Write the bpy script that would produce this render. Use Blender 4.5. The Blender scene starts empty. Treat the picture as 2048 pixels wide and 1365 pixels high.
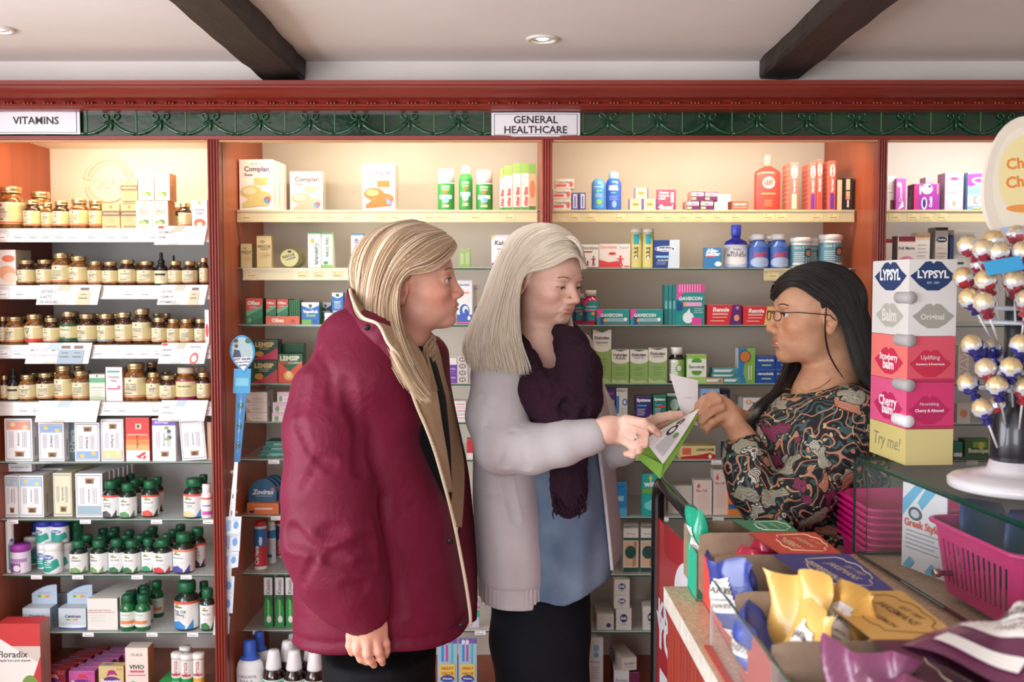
import bpy, math, random
import numpy as np
from mathutils import Vector, Matrix
random.seed(7); RNG = np.random.default_rng(7)
SC = bpy.context.scene
COL = SC.collection
R = math.radians
# ---------------------------------------------------------------- camera
F = 2048 * 35 / 36
cam_d = bpy.data.cameras.new('camera'); cam_d.lens = 35; cam_d.sensor_width = 36
cam_d.clip_start = 0.05
cam = bpy.data.objects.new('camera', cam_d); COL.objects.link(cam); SC.camera = cam
cam.location = (0, 0, 1.53)
cam.rotation_euler = (R(90 - 3.12), 0, R(0.086))
cam_d.dof.use_dof = True; cam_d.dof.focus_distance = 2.3; cam_d.dof.aperture_fstop = 4.5
CM = cam.rotation_euler.to_matrix()
# ---------------------------------------------------------------- view + world
SC.view_settings.view_transform = 'Standard'; SC.view_settings.look = 'None'
SC.view_settings.gamma = 1; SC.view_settings.use_curve_mapping = False
SC.view_settings.exposure = -0.1
W = bpy.data.worlds.new('world'); SC.world = W; W.use_nodes = True
W.node_tree.nodes['Background'].inputs[0].default_value = (0.80, 0.88, 1.0, 1)
W.node_tree.nodes['Background'].inputs[1].default_value = 1.6
SC.cycles.use_denoising = True
SC.cycles.max_bounces = 7; SC.cycles.diffuse_bounces = 4; SC.cycles.glossy_bounces = 3
SC.cycles.transmission_bounces = 7; SC.cycles.transparent_max_bounces = 12
SC.cycles.caustics_reflective = False; SC.cycles.caustics_refractive = False
SC.cycles.sample_clamp_indirect = 5
# room dimensions
XL, XR, YB, YF, ZC = -2.3, 2.7, -2.6, 3.66, 2.215
def area(name, loc, rot, sx, sy, power, col, spread=180):
    l = bpy.data.lights.new(name, 'AREA'); l.shape = 'RECTANGLE'; l.size = sx; l.size_y = sy
    l.energy = power; l.color = col; l.spread = R(spread)
    o = bpy.data.objects.new(name, l); COL.objects.link(o); o.location = loc; o.rotation_euler = rot
    return o
# daylight through the shop window behind the camera and the one in the side wall
area('daylight_front_window', (-1.2, YB - 0.02, 1.35), (R(90), 0, 0), 1.8, 1.5, 72, (0.93, 0.96, 1.0))
area('daylight_side_window', (XL - 0.02, 0.7, 1.35), (R(90), 0, R(-90)), 2.4, 1.4, 96, (0.93, 0.96, 1.0))

# ---------------------------------------------------------------- helpers
def PX(px, py, y):
    """world point seen at photo position (px, py) at distance y into the room"""
    v = CM @ Vector(((px - 1024) / F, (682.5 - py) / F, -1))
    t = y / v.y
    return Vector((v.x * t, y, 1.53 + v.z * t))
def srgb(h):
    h = h.lstrip('#'); c = [int(h[i:i + 2], 16) / 255 for i in (0, 2, 4)]
    return tuple(x / 12.92 if x <= .04045 else ((x + .055) / 1.055) ** 2.4 for x in c)
MATS = {}
def mat(hexc, rough=.5, metal=0., coat=0., emit=0., trans=0., spec=.5, sheen=0.):
    key = (hexc, rough, metal, coat, emit, trans, spec, sheen)
    if key in MATS: return MATS[key]
    m = bpy.data.materials.new('paint_' + hexc.lstrip('#')); m.use_nodes = True
    b = m.node_tree.nodes['Principled BSDF']; c = srgb(hexc) + (1,)
    b.inputs['Base Color'].default_value = c; b.inputs['Roughness'].default_value = rough
    b.inputs['Metallic'].default_value = metal; b.inputs['Coat Weight'].default_value = coat
    b.inputs['Specular IOR Level'].default_value = spec
    b.inputs['Transmission Weight'].default_value = trans
    b.inputs['Sheen Weight'].default_value = sheen
    if emit:
        b.inputs['Emission Color'].default_value = c; b.inputs['Emission Strength'].default_value = emit
    MATS[key] = m
    return m
class NM:
    """node material builder"""
    def __init__(s, name, rough=.5, **kw):
        s.m = bpy.data.materials.new(name); s.m.use_nodes = True
        s.t = s.m.node_tree; s.b = s.t.nodes['Principled BSDF']; s.b.inputs['Roughness'].default_value = rough
        for k, v in kw.items(): s.b.inputs[k.replace('_', ' ')].default_value = v
    def n(s, typ, **kw):
        x = s.t.nodes.new('ShaderNode' + typ)
        for k, v in kw.items():
            if k in x.inputs.keys() or k.replace('_', ' ') in x.inputs.keys(): x.inputs[k.replace('_', ' ')].default_value = v
            else: setattr(x, k, v)
        return x
    def l(s, a, b): s.t.links.new(a, b)
    def coords(s, which='Object', scale=(1, 1, 1), rot=(0, 0, 0)):
        c = s.n('TexCoord'); mp = s.n('Mapping'); mp.inputs['Scale'].default_value = scale; mp.inputs['Rotation'].default_value = rot
        s.l(c.outputs[which], mp.inputs[0]); return mp.outputs[0]
    def noise(s, vec, scale=5, detail=3, rough=.5, dist=0.):
        x = s.n('TexNoise'); x.inputs['Scale'].default_value = scale; x.inputs['Detail'].default_value = detail
        x.inputs['Roughness'].default_value = rough; x.inputs['Distortion'].default_value = dist
        s.l(vec, x.inputs['Vector']); return x.outputs['Fac']
    def ramp(s, fac, stops, interp='LINEAR'):
        x = s.n('ValToRGB'); x.color_ramp.interpolation = interp
        e = x.color_ramp.elements
        while len(e) < len(stops): e.new(.5)
        for i, (p, c) in enumerate(stops):
            e[i].position = p; e[i].color = (srgb(c) if isinstance(c, str) else c) + (1,)
        s.l(fac, x.inputs[0]); return x.outputs[0]
    def mix(s, fac, a, b, mode='MIX'):
        x = s.n('Mix'); x.data_type = 'RGBA'; x.blend_type = mode
        for v, i in ((fac, 0), (a, 6), (b, 7)):
            if isinstance(v, str): x.inputs[i].default_value = srgb(v) + (1,)
            elif isinstance(v, (int, float)): x.inputs[i].default_value = v
            else: s.l(v, x.inputs[i])
        return x.outputs[2]
    def bump(s, h, strength=.3, dist=.002):
        x = s.n('Bump'); x.inputs['Strength'].default_value = strength; x.inputs['Distance'].default_value = dist
        s.l(h, x.inputs['Height']); s.l(x.outputs[0], s.b.inputs['Normal']); return x
    def color(s, c): s.l(c, s.b.inputs['Base Color'])

# text glyph outlines, cached as flat meshes (height of capitals about 0.7 of size 1)
TXT = {}
def text_geo(s, bold=0.0, shear=0.0):
    k = (s, bold, shear)
    if k not in TXT:
        c = bpy.data.curves.new('lettering', 'FONT'); c.body = s; c.offset = bold; c.shear = shear
        c.resolution_u = 2 if len(s) > 3 else 3; c.align_x = 'CENTER'; c.align_y = 'CENTER'
        o = bpy.data.objects.new('lettering', c)
        me = bpy.data.meshes.new_from_object(o)
        n = len(me.vertices); co = np.zeros(n * 3); me.vertices.foreach_get('co', co)
        co = co.reshape(-1, 3)[:, :2]
        fs = [tuple(p.vertices) for p in me.polygons]
        if n:
            co = co - (co.max(0) + co.min(0)) / 2
        TXT[k] = (co, fs, (co.max(0) - co.min(0)) if n else np.array([1., 1.]))
        bpy.data.objects.remove(o); bpy.data.curves.remove(c); bpy.data.meshes.remove(me)
    return TXT[k]

class MB:
    """collects shapes into one mesh, each face with its own material"""
    def __init__(s): s.v = []; s.f = []; s.m = []; s.mats = []; s.sm = []
    def mi(s, m):
        if isinstance(m, str): m = mat(m)
        if m not in s.mats: s.mats.append(m)
        return s.mats.index(m)
    def add(s, vs, fs, m, smooth=False, M=None):
        o = len(s.v); i = s.mi(m)
        if M is not None: vs = [M @ Vector(v) for v in vs]
        s.v.extend([tuple(v) for v in vs])
        for f in fs: s.f.append(tuple(o + k for k in f)); s.m.append(i); s.sm.append(smooth)
    def box(s, x0, y0, z0, x1, y1, z1, m, M=None, tops=None):
        vs = [(x0, y0, z0), (x1, y0, z0), (x1, y1, z0), (x0, y1, z0), (x0, y0, z1), (x1, y0, z1), (x1, y1, z1), (x0, y1, z1)]
        s.add(vs, [(0, 3, 2, 1), (4, 5, 6, 7), (0, 1, 5, 4), (1, 2, 6, 5), (2, 3, 7, 6), (3, 0, 4, 7)], m, False, M)
    def lathe(s, prof, m, n=20, cx=0, cy=0, ey=1.0, M=None, cap0=True, cap1=True, axis='z', smooth=True):
        vs = []; fs = []
        for r, z in prof:
            for k in range(n):
                a = 2 * math.pi * k / n
                x, y = cx + r * math.cos(a), cy + r * ey * math.sin(a)
                vs.append((x, y, z) if axis == 'z' else (z, x, y) if axis == 'x' else (y, z, x))
        for i in range(len(prof) - 1):
            for k in range(n):
                a, b = i * n + k, i * n + (k + 1) % n
                fs.append((a, b, b + n, a + n))
        if cap0: fs.append(tuple(range(n))[::-1])
        if cap1: fs.append(tuple((len(prof) - 1) * n + k for k in range(n)))
        s.add(vs, fs, m, smooth, M)
    def tube(s, pts, r, m, n=10, closed=False, caps=True, ry=None, flat=None):
        """tube along points; r number or list"""
        P = [Vector(p) for p in pts]; L = len(P); vs = []; fs = []
        rs = r if isinstance(r, (list, tuple, np.ndarray)) else [r] * L
        up = Vector((0, 0, 1)); prev = None
        for i in range(L):
            t = (P[(i + 1) % L] - P[i - 1]) if closed else (P[min(i + 1, L - 1)] - P[max(i - 1, 0)])
            t.normalize()
            if prev is None:
                u = t.cross(up)
                if u.length < .1: u = t.cross(Vector((1, 0, 0)))
                u.normalize()
            else:
                u = prev - t * prev.dot(t)
                u.normalize()
            prev = u; w = t.cross(u)
            for k in range(n):
                a = 2 * math.pi * k / n
                vs.append(P[i] + u * (rs[i] * math.cos(a)) + w * (rs[i] * (ry or 1) * math.sin(a)))
        for i in range(L if closed else L - 1):
            for k in range(n):
                a, b = i * n + k, i * n + (k + 1) % n; j = ((i + 1) % L) * n
                fs.append((a, b, j + (k + 1) % n, j + k))
        if caps and not closed: fs.append(tuple(range(n))[::-1]); fs.append(tuple((L - 1) * n + k for k in range(n)))
        s.add(vs, fs, m, True)
    def prism(s, poly, y0, y1, m, M=None, side=None):
        """polygon in x,z extruded from y0 (front) to y1"""
        n = len(poly); vs = [(x, y0, z) for x, z in poly] + [(x, y1, z) for x, z in poly]
        s.add(vs, [tuple(range(n)), tuple(range(2 * n - 1, n - 1, -1))], m, False, M)
        s.add(vs, [(k, k + n, (k + 1) % n + n, (k + 1) % n) for k in range(n)], side or m, False, M)
    def build(s, name, parent=None, loc=None, rot=None, bevel=0, subsurf=0, data_only=False, link=True):
        me = bpy.data.meshes.new(name)
        me.from_pydata(s.v, [], s.f)
        for m in s.mats: me.materials.append(m)
        me.polygons.foreach_set('material_index', s.m)
        me.polygons.foreach_set('use_smooth', s.sm)
        me.update()
        o = bpy.data.objects.new(name, me)
        COL.objects.link(o)
        if parent: o.parent = parent
        if loc is not None: o.location = loc
        if rot is not None: o.rotation_euler = rot
        if bevel:
            b = o.modifiers.new('bevel', 'BEVEL'); b.width = bevel; b.segments = 2; b.limit_method = 'ANGLE'; b.angle_limit = R(40)
        if subsurf:
            b = o.modifiers.new('subsurf', 'SUBSURF'); b.levels = b.render_levels = subsurf
        return o

# printed artwork: ops in face units, mapped by fn(u_metres, v_metres, lift) -> xyz
def poly_strips(mb, pts, w, h, fn, lf, c, seg):
    us = [p[0] for p in pts]; u0, u1 = min(us), max(us); n = max(2, int(seg * (u1 - u0) * 1.6 + 1)); cols = []
    for k in range(n + 1):
        u = min(max(u0 + (u1 - u0) * k / n, u0 + 1e-5), u1 - 1e-5); vv = []
        for (a, b), (p, q) in zip(pts, pts[1:] + pts[:1]):
            if (a - u) * (p - u) <= 0 and a != p: vv.append(b + (q - b) * (u - a) / (p - a))
        if vv: cols.append((u, min(vv), max(vv)))
    vs = []
    for u, a, b in cols: vs += [fn(u * w, a * h, lf), fn(u * w, b * h, lf)]
    mb.add(vs, [(2 * i, 2 * i + 2, 2 * i + 3, 2 * i + 1) for i in range(len(cols) - 1)], c, True)
def art(mb, ops, w, h, fn, lift0=.0003, seg=1):
    """ops: ('r',u0,v0,u1,v1,col) ('e',u,v,ru,rv,col) ('t',u,v,size,col,text[,rot][,bold]) ('p',[(u,v)..],col); u,v in 0..1"""
    for k, op in enumerate(ops):
        lf = lift0 + .00018 * k
        if op[0] == 'r':
            _, u0, v0, u1, v1, c = op[:6]
            n = max(1, int(seg * abs(u1 - u0) + .99)); vs = []; fs = []
            for i in range(n + 1):
                u = u0 + (u1 - u0) * i / n
                vs += [fn(u * w, v0 * h, lf), fn(u * w, v1 * h, lf)]
            for i in range(n): fs.append((2 * i, 2 * i + 2, 2 * i + 3, 2 * i + 1))
            mb.add(vs, fs, c, seg > 1)
        elif op[0] == 'e':
            _, u, v, ru, rv, c = op[:6]; a1 = op[6] if len(op) > 6 else 0
            if seg > 1:
                poly_strips(mb, [(u + ru * math.cos(t), v + rv * math.sin(t)) for t in np.linspace(0, 2 * math.pi, 21)[:-1]], w, h, fn, lf, c, seg * 2); continue
            n = 18; vs = [fn(u * w, v * h, lf)]
            for i in range(n):
                a = 2 * math.pi * i / n; dx, dz = ru * w * math.cos(a), rv * h * math.sin(a)
                vs.append(fn(u * w + dx * math.cos(a1) - dz * math.sin(a1), v * h + dx * math.sin(a1) + dz * math.cos(a1), lf))
            mb.add(vs, [(0, i + 1, (i + 1) % n + 1) for i in range(n)], c)
        elif op[0] == 'p' and seg > 1: poly_strips(mb, list(op[1]), w, h, fn, lf, op[2], seg)
        elif op[0] == 'p':
            mb.add([fn(u * w, v * h, lf) for u, v in op[1]], [tuple(range(len(op[1])))], op[2])
        elif op[0] == 't':
            _, u, v, size, c, s = op[:6]; rot = op[6] if len(op) > 6 else 0; bold = op[7] if len(op) > 7 else .012
            co, fs, ext = text_geo(s, bold, op[8] if len(op) > 8 else 0)
            # size = fraction of face width the text spans (height if rotated)
            sc = size * (w if abs(rot) < 45 else h) / max(ext[0], .01)
            a = R(rot); ca, sa = math.cos(a), math.sin(a)
            vs = [fn(u * w + sc * (x * ca - y * sa), v * h + sc * (x * sa + y * ca), lf) for x, y in co]
            mb.add(vs, fs, c)

def tag(o, label=None, cat=None, group=None, kind=None):
    if label: o['label'] = label
    if cat: o['category'] = cat
    if group: o['group'] = group
    if kind: o['kind'] = kind
    return o
def empty(name, loc=(0, 0, 0), rz=0):
    o = bpy.data.objects.new(name, None); COL.objects.link(o); o.location = loc; o.rotation_euler = (0, 0, rz)
    o.empty_display_size = .05
    return o
def copy_tree(o, parent=None, kids=True):
    c = o.copy(); COL.objects.link(c); c.parent = parent
    if kids:
        for ch in list(o.children): copy_tree(ch, c)
    return c
def struct(o): o['kind'] = 'structure'; return o
# ================================================================ the room
def plaster(name, c1, c2):
    n = NM(name, .85); v = n.coords()
    n.color(n.ramp(n.noise(v, 2.5, 4), [(.3, c1), (.7, c2)])); n.bump(n.noise(v, 90, 3), .12, .001); return n.m
def wood_red(name, a, b, c, rough=.38, ax=(1, 1, 14), coat=.25):
    n = NM(name, rough, Coat_Weight=coat, Coat_Roughness=.25); v = n.coords(scale=ax)
    f = n.noise(v, 2.2, 5, .6, .6); g = n.noise(n.coords(), 1.6, 3)
    col = n.ramp(f, [(.25, a), (.5, b), (.8, c)])
    n.color(n.mix(.35, col, n.ramp(g, [(.35, a), (.65, c)]))); n.bump(f, .08, .001); return n.m
CEIL = plaster('ceiling_plaster', '#f2eae6', '#f8f1ee')
WALLM = plaster('wall_plaster', '#dcd5cf', '#e8e1dc')
REDH = wood_red('red_wood_lengthwise', '#71211a', '#862b21', '#95382a', ax=(.8, 10, 14))
REDV = wood_red('red_wood_upright', '#74251d', '#8a2f25', '#973829', ax=(14, 14, .8))
PANELV = wood_red('orange_veneer', '#8c3c22', '#a34c2b', '#b05a34', rough=.42, ax=(9, 9, .7), coat=.15)
BACKP = plaster('cabinet_back_cream', '#cdc6ba', '#d6cfc3')
BACKW = plaster('cabinet_back_white', '#dfdcd7', '#e7e4df')
mb = MB(); mb.box(XL, YB, -.05, XR, YF + .2, 0, mat('#8c7b68')); fl = mb.build('floor'); struct(fl)
n = NM('floor_vinyl', .45); v = n.coords(scale=(1, 6, 1)); n.color(n.ramp(n.noise(v, 3, 4), [(.3, '#a3917c'), (.7, '#bdab95')])); fl.data.materials[0] = n.m
mb = MB(); mb.box(XL, YB, ZC, XR, YF + .2, ZC + .05, CEIL); struct(mb.build('ceiling'))
mb = MB(); mb.box(XL, YF, 0, XR, YF + .1, ZC, WALLM); struct(mb.build('wall_back'))
def wall_with_window(name, ax, pos, a0, a1, w0, w1, z0, z1, m, t=.1):
    mb = MB()
    def bx(p0, p1, q0, q1):
        if ax == 'y': mb.box(p0, pos - t, q0, p1, pos, q1, m)
        else: mb.box(pos - t if pos < 0 else pos, p0, q0, pos if pos < 0 else pos + t, p1, q1, m)
    bx(a0, a1, 0, z0); bx(a0, a1, z1, ZC); bx(a0, w0, z0, z1); bx(w1, a1, z0, z1)
    return struct(mb.build(name))
wall_with_window('wall_front', 'y', YB, XL, XR, -2.0, .6, .6, 2.1, WALLM)
wall_with_window('wall_left', 'x', XL, YB, YF, -.5, 1.9, .65, 2.05, WALLM)
mb = MB(); mb.box(XR, YB, 0, XR + .1, YF, ZC, WALLM); struct(mb.build('wall_right'))
# bulkhead over the cabinets
mb = MB(); mb.box(XL, 3.07, PX(1027, 162, 3.07).z - .01, XR, YF, ZC, WALLM); struct(mb.build('wall_bulkhead'))
# old timber beams
def beam(name, x0, x1, drop):
    ny = 60; vs = []; fs = []; rr = random.Random(3 if x0 < 0 else 5)
    ring = [(0, ZC + .01), (0, ZC - drop * .85), (.06, ZC - drop), (.5, ZC - drop - .004), (.93, ZC - drop), (1, ZC - drop * .8), (1, ZC + .01)]
    for i in range(ny + 1):
        y = YB + .3 + (3.065 - YB - .3) * i / ny
        for k, (u, z) in enumerate(ring):
            j = 0 if k in (0, 6) else 1
            bow = .012 * math.sin(y * 1.7 + (0 if x0 < 0 else 2))
            vs.append((x0 + (x1 - x0) * u + bow + rr.uniform(-.004, .004) * (1 if k in (0, 1, 5, 6) else .5), y, z + j * rr.uniform(-.003, .003)))
    nr = len(ring)
    for i in range(ny):
        for k in range(nr - 1): fs.append((i * nr + k, i * nr + k + 1, (i + 1) * nr + k + 1, (i + 1) * nr + k))
    fs.append(tuple(ny * nr + k for k in range(nr)))
    n = NM('old_oak', .5); v = n.coords(scale=(9, 1, 9)); f = n.noise(v, 5, 8, .7, 1.)
    n.color(n.ramp(f, [(.3, '#140f0d'), (.55, '#2b1d17'), (.75, '#4a3529')]))
    n.bump(n.noise(n.coords(scale=(3, 1, 3)), 14, 8, .75), .9, .012)
    mb = MB(); mb.add(vs, fs, n.m); return struct(mb.build(name))
beam('beam_1', PX(535, 158, 3.07).x, PX(620, 158, 3.07).x, .062)
beam('beam_2', PX(1510, 152, 3.07).x, PX(1595, 152, 3.07).x, .052)
# downlights set in the ceiling
def downlight(px, py, lab, power):
    z = ZC; v = (PX(px, py, 1) - Vector((0, 0, 1.53))); t = (z - 1.53) / v.z; p = Vector((0, 0, 1.53)) + v * t
    e = empty('ceiling_downlight', (p.x, p.y, z)); tag(e, lab, 'ceiling light', 'recessed downlights')
    mb = MB(); mb.lathe([(.046, -.0005), (.044, -.006), (.034, -.007), (.031, -.002)], mat('#e8e4de', .3), 32, cap0=False, cap1=False); mb.build('bezel', e)
    mb = MB(); mb.lathe([(.031, -.002), (.022, .006)], mat('#c9c2b8', .25, .6), 28, cap0=False, cap1=True); mb.build('reflector', e)
    mb = MB(); mb.lathe([(.014, -.003), (.012, .0)], mat('#fff3dc', emit=9.), 20); mb.build('bulb', e)
    l = bpy.data.lights.new('downlight', 'SPOT'); l.energy = power; l.spot_size = R(110); l.spot_blend = .6; l.shadow_soft_size = .03; l.color = (1, .9, .76)
    o = bpy.data.objects.new('downlight_beam', l); COL.objects.link(o); o.parent = e; o.location = (0, 0, -.012)
downlight(1085, 77, 'round recessed downlight, lit, in the ceiling between the two beams', 9)
downlight(-6, 57, 'round recessed downlight in ceiling above the vitamins bay, cut by picture edge', 9)
# cornice, swept moulding along x
def sweep_x(name, prof, x0, x1, m):
    mb = MB(); n = len(prof); vs = [(x0, y, z) for y, z in prof] + [(x1, y, z) for y, z in prof]
    mb.add(vs, [(k, k + n, (k + 1) % n + n, (k + 1) % n) for k in range(n)] + [tuple(range(n))[::-1], tuple(range(n, 2 * n))], m)
    return mb
YC = 3.075                      # plane of the fascia
def zc(py, y=YC): return PX(1027, py, y).z
za, zb = zc(161, 2.95), zc(222, 3.05)
H = za - zb
prof = [(3.09, za), (2.945, za), (2.945, za - .018), (2.952, za - .022), (2.952, za - .03), (2.962, za - .036), (2.975, za - .05), (2.992, za - .062), (3.012, za - .068),
        (3.016, za - .072), (3.02, za - .078), (3.012, za - .086), (3.018, za - .094), (3.028, za - .1), (3.03, za - .104), (3.045, za - .108), (3.09, za - .108)]
prof = [(y, za - (za - z) * H / .108) for y, z in prof]
mb = sweep_x('trim_1', prof, XL, XR, REDH)
x = XL + .05                    # small carved triple beads
while x < XR:
    for k in range(3):
        q = H / .108; mb.lathe([(.0035, za - .0885 * q), (.0045, za - .082 * q), (.0035, za - .0765 * q)], REDH, 6, cx=x + k * .0105, cy=3.011)
    x += .0605
struct(mb.build('trim_1'))
# lower red rail under the tiles
zt1, zt0 = zc(222), zc(272); zr0 = zc(280)
mb = MB(); mb.box(XL, YC - .012, zr0, XR, YC + .03, zt0, REDH); mb.box(XL, YC - .004, zr0 - .006, XR, YC + .02, zr0, mat('#d9a070', .4)); struct(mb.build('trim_2', bevel=.002))  # tan strip paints the lit bottom edge of the rail into its colour
# frieze of relief tiles with bows and garlands
TG = NM('bottle_green_glaze', .12, Coat_Weight=.6, Coat_Roughness=.06)
v = TG.coords(); TG.color(TG.ramp(TG.noise(v, 7, 3), [(.35, '#082818'), (.7, '#123f27')])); TG.bump(TG.noise(v, 45, 3), .25, .004)
TG = TG.m
TGL = mat('#1f5236', .15, coat=.5); GROUT = mat('#56825a', .6)
mb = MB(); tw = .152; hh = zt1 - zt0; yb = YC + .004
mb.box(XL, yb + .002, zt0, XR, yb + .03, zt1, TG)
x = PX(172, 240, YC).x; x -= tw * 6
relief = []
while x < XR:
    mb.box(x - .0012, yb - .0015, zt0, x + .0012, yb + .004, zt1, GROUT)
    cx = x + tw / 2; zm = zt0 + hh * .62
    for sgn in (-1, 1):                              # bow loops, tails, swags
        pts = [(cx + sgn * (.0165 + .0095 * math.sin(a)), yb - .003, zm + .013 - .0085 * math.cos(a) + .003 * math.sin(a)) for a in np.linspace(0, 2 * math.pi, 11)[:-1]]
        mb.tube(pts, .0022, TGL, 5, closed=True)
        mb.tube([(cx + sgn * .003, yb - .002, zm + .003), (cx + sgn * .012, yb - .003, zm + .002), (cx + sgn * .024, yb - .002, zm - .006), (cx + sgn * .034, yb - .001, zm - .005)], [.0022, .0024, .0018, .0008], TGL, 5)
        for q_ in range(7): mb.tube([(cx + sgn * (.012 + .009 * q_), yb - .0045, zm - .008 - .033 * math.sin((.1 + .12 * q_) * math.pi / 2 * 1.05) ** .8), (cx + sgn * (.017 + .009 * q_), yb - .005, zm - .004 - .033 * math.sin((.1 + .12 * q_) * math.pi / 2 * 1.05) ** .8)], [.0028, .0008], TGL, 5)
        sw = [(cx + sgn * (.006 + .07 * t), yb - .003, zm - .006 - .034 * math.sin(t * math.pi / 2) ** .8) for t in np.linspace(0, 1, 9)]
        mb.tube(sw, [.003 + .0022 * ((i % 2)) + .0015 * math.sin(i / 8 * math.pi) for i in range(9)], TGL, 6)
    mb.tube([(cx, yb - .003, zm + .002), (cx, yb - .004, zm - .018), (cx, yb - .002, zm - .03)], [.005, .0042, .001], TGL, 6)
    x += tw
struct(mb.build('trim_3'))
# name plates over the tiles
def plate(px0, px1, py0, py1, lines, lab, curl=0):
    a = PX(px0, py1, YC - .004); b = PX(px1, py0, YC - .004); w, h = b.x - a.x, b.z - a.z
    mb = MB(); W_, K = mat('#ece6ec', .3, coat=.3), mat('#2b2729', .6)
    n = 12; vs = []; fs = []
    def yy(u, l): return -l - .004 - .006 * math.sin(math.pi * u / w)
    def fn(u, v, l): return (u, yy(u, l), v)
    for i in range(n + 1): vs += [fn(w * i / n, 0, 0), fn(w * i / n, h, 0)]
    for i in range(n): fs.append((2 * i, 2 * i + 2, 2 * i + 3, 2 * i + 1))
    mb.add(vs, fs, W_, True); mb.add([(x, y + .004, z) for x, y, z in vs], [f[::-1] for f in fs], W_, True)
    t = .004; e = .03
    ops = [('r', e, .06, 1 - e, .06 + .018, K), ('r', e, .92, 1 - e, .938, K), ('r', e, .06, e + .006, .938, K), ('r', 1 - e - .006, .06, 1 - e, .938, K)]
    art(mb, ops + lines, w, h, fn, seg=12)
    o = mb.build('aisle_sign', loc=(a.x, YC - .004, a.z)); tag(o, lab, 'sign', 'white aisle signs over the shelves')
    return o
K = mat('#2b2729', .6)
plate(-22, 160, 221, 269, [('t', .53, .56, .5, K, 'VITAMINS', 0, .018)], 'white aisle sign reading VITAMINS on the green tiles')
plate(983, 1160, 226, 274, [('t', .5, .7, .5, K, 'GENERAL', 0, .018), ('t', .5, .28, .71, K, 'HEALTHCARE', 0, .018)], 'white aisle sign reading GENERAL HEALTHCARE on the green tiles')

# ---------------------------------------------------------------- shelving bays
YBK = 3.60
BAY = {1: (PX(-50, 600, YC).x, PX(420, 600, YC).x), 2: (PX(444, 600, YC).x, PX(1083, 600, YC).x), 3: (PX(1104, 600, YC).x, PX(1749, 600, YC).x), 4: (PX(1768, 600, YC).x, PX(2330, 600, YC).x)}
BNAME = {1: 'vitamins bay', 2: 'bay behind the maroon coat', 3: 'bay behind the pharmacist', 4: 'end bay'}
FRY = {1: 3.19, 2: 3.25, 3: 3.25, 4: 3.25}
SHY = {1: [457, 571, 690, 804, 925, 1040, 1151, 1266, 1388], 2: [420, 536, 650, 768, 845, 920, 1033, 1148, 1262, 1388], 3: [420, 537, 651, 768, 848, 921, 1035, 1150, 1264, 1388], 4: [420, 537, 651, 768, 848, 921, 1035, 1150, 1264, 1388]}
SHZ = {b: [PX(1027, y, FRY[b]).z for y in ys] for b, ys in SHY.items()}
ORD = ['top', 'second', 'third', 'fourth', 'fifth', 'sixth', 'seventh', 'eighth', 'ninth', 'bottom']
GL = NM('clear_shelf_glass', .03, Transmission_Weight=0., Alpha=.28, Specular_IOR_Level=.8); GL.b.inputs['Base Color'].default_value = (.82, .93, .9, 1); GL = GL.m
GEDGE = mat('#14523f', .15, coat=.5)
WSH = mat('#d2ccc2', .35, coat=.3)
RAILC = NM('yellowed_clear_rail', .2, Coat_Weight=.3); RAILC.b.inputs['Base Color'].default_value = srgb('#d8cca2') + (1,); RAILC = RAILC.m
RAILW = mat('#d9d5d1', .25, coat=.3)
TICKY, TICKW, TPR = mat('#e8d9a8', .5), mat('#f0eef2', .5), mat('#8d8a96', .6)
pinc = []
def ticket_mesh(col, pr):
    mb = MB(); w, h = .036, .020
    fn = lambda u, v, l: (u - w / 2, -l, v)
    art(mb, [('r', 0, 0, 1, 1, col), ('r', .1, .25, .75, .4, pr), ('r', .1, .72, .4, .8, pr), ('r', .82, 0, .83, 1, pr)], w, h, fn)
    o = mb.build('price_ticket'); me = o.data; bpy.data.objects.remove(o); return me
TKY, TKW = ticket_mesh(TICKY, mat('#a8946a')), ticket_mesh(TICKW, TPR)
def pilaster(x0, x1, name):
    mb = MB(); n = 4; w = x1 - x0; z1 = zr0 + .001
    pts = []; ys = YC - .004
    m = 40
    for i in range(m + 1):
        u = i / m; t = (u * n) % 1
        pts.append((x0 + w * u, ys - .007 * abs(math.sin(math.pi * u * n)) ** .6))
    vs = [(x, y, 0) for x, y in pts] + [(x, y, z1) for x, y in pts]; k = m + 1
    mb.add(vs, [(i, i + 1, i + 1 + k, i + k) for i in range(m)], REDV, True)
    mb.box(x0, ys, 0, x1, YC + .03, z1, REDV)
    struct(mb.build(name))
edges = [(-73, -51), (420, 443), (1083, 1104), (1749, 1768), (2330, 2350)]
for i, (a, b) in enumerate(edges): pilaster(PX(a, 600, YC).x, PX(b, 600, YC).x, 'trim_%d' % (4 + i))
bays = {}
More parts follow.
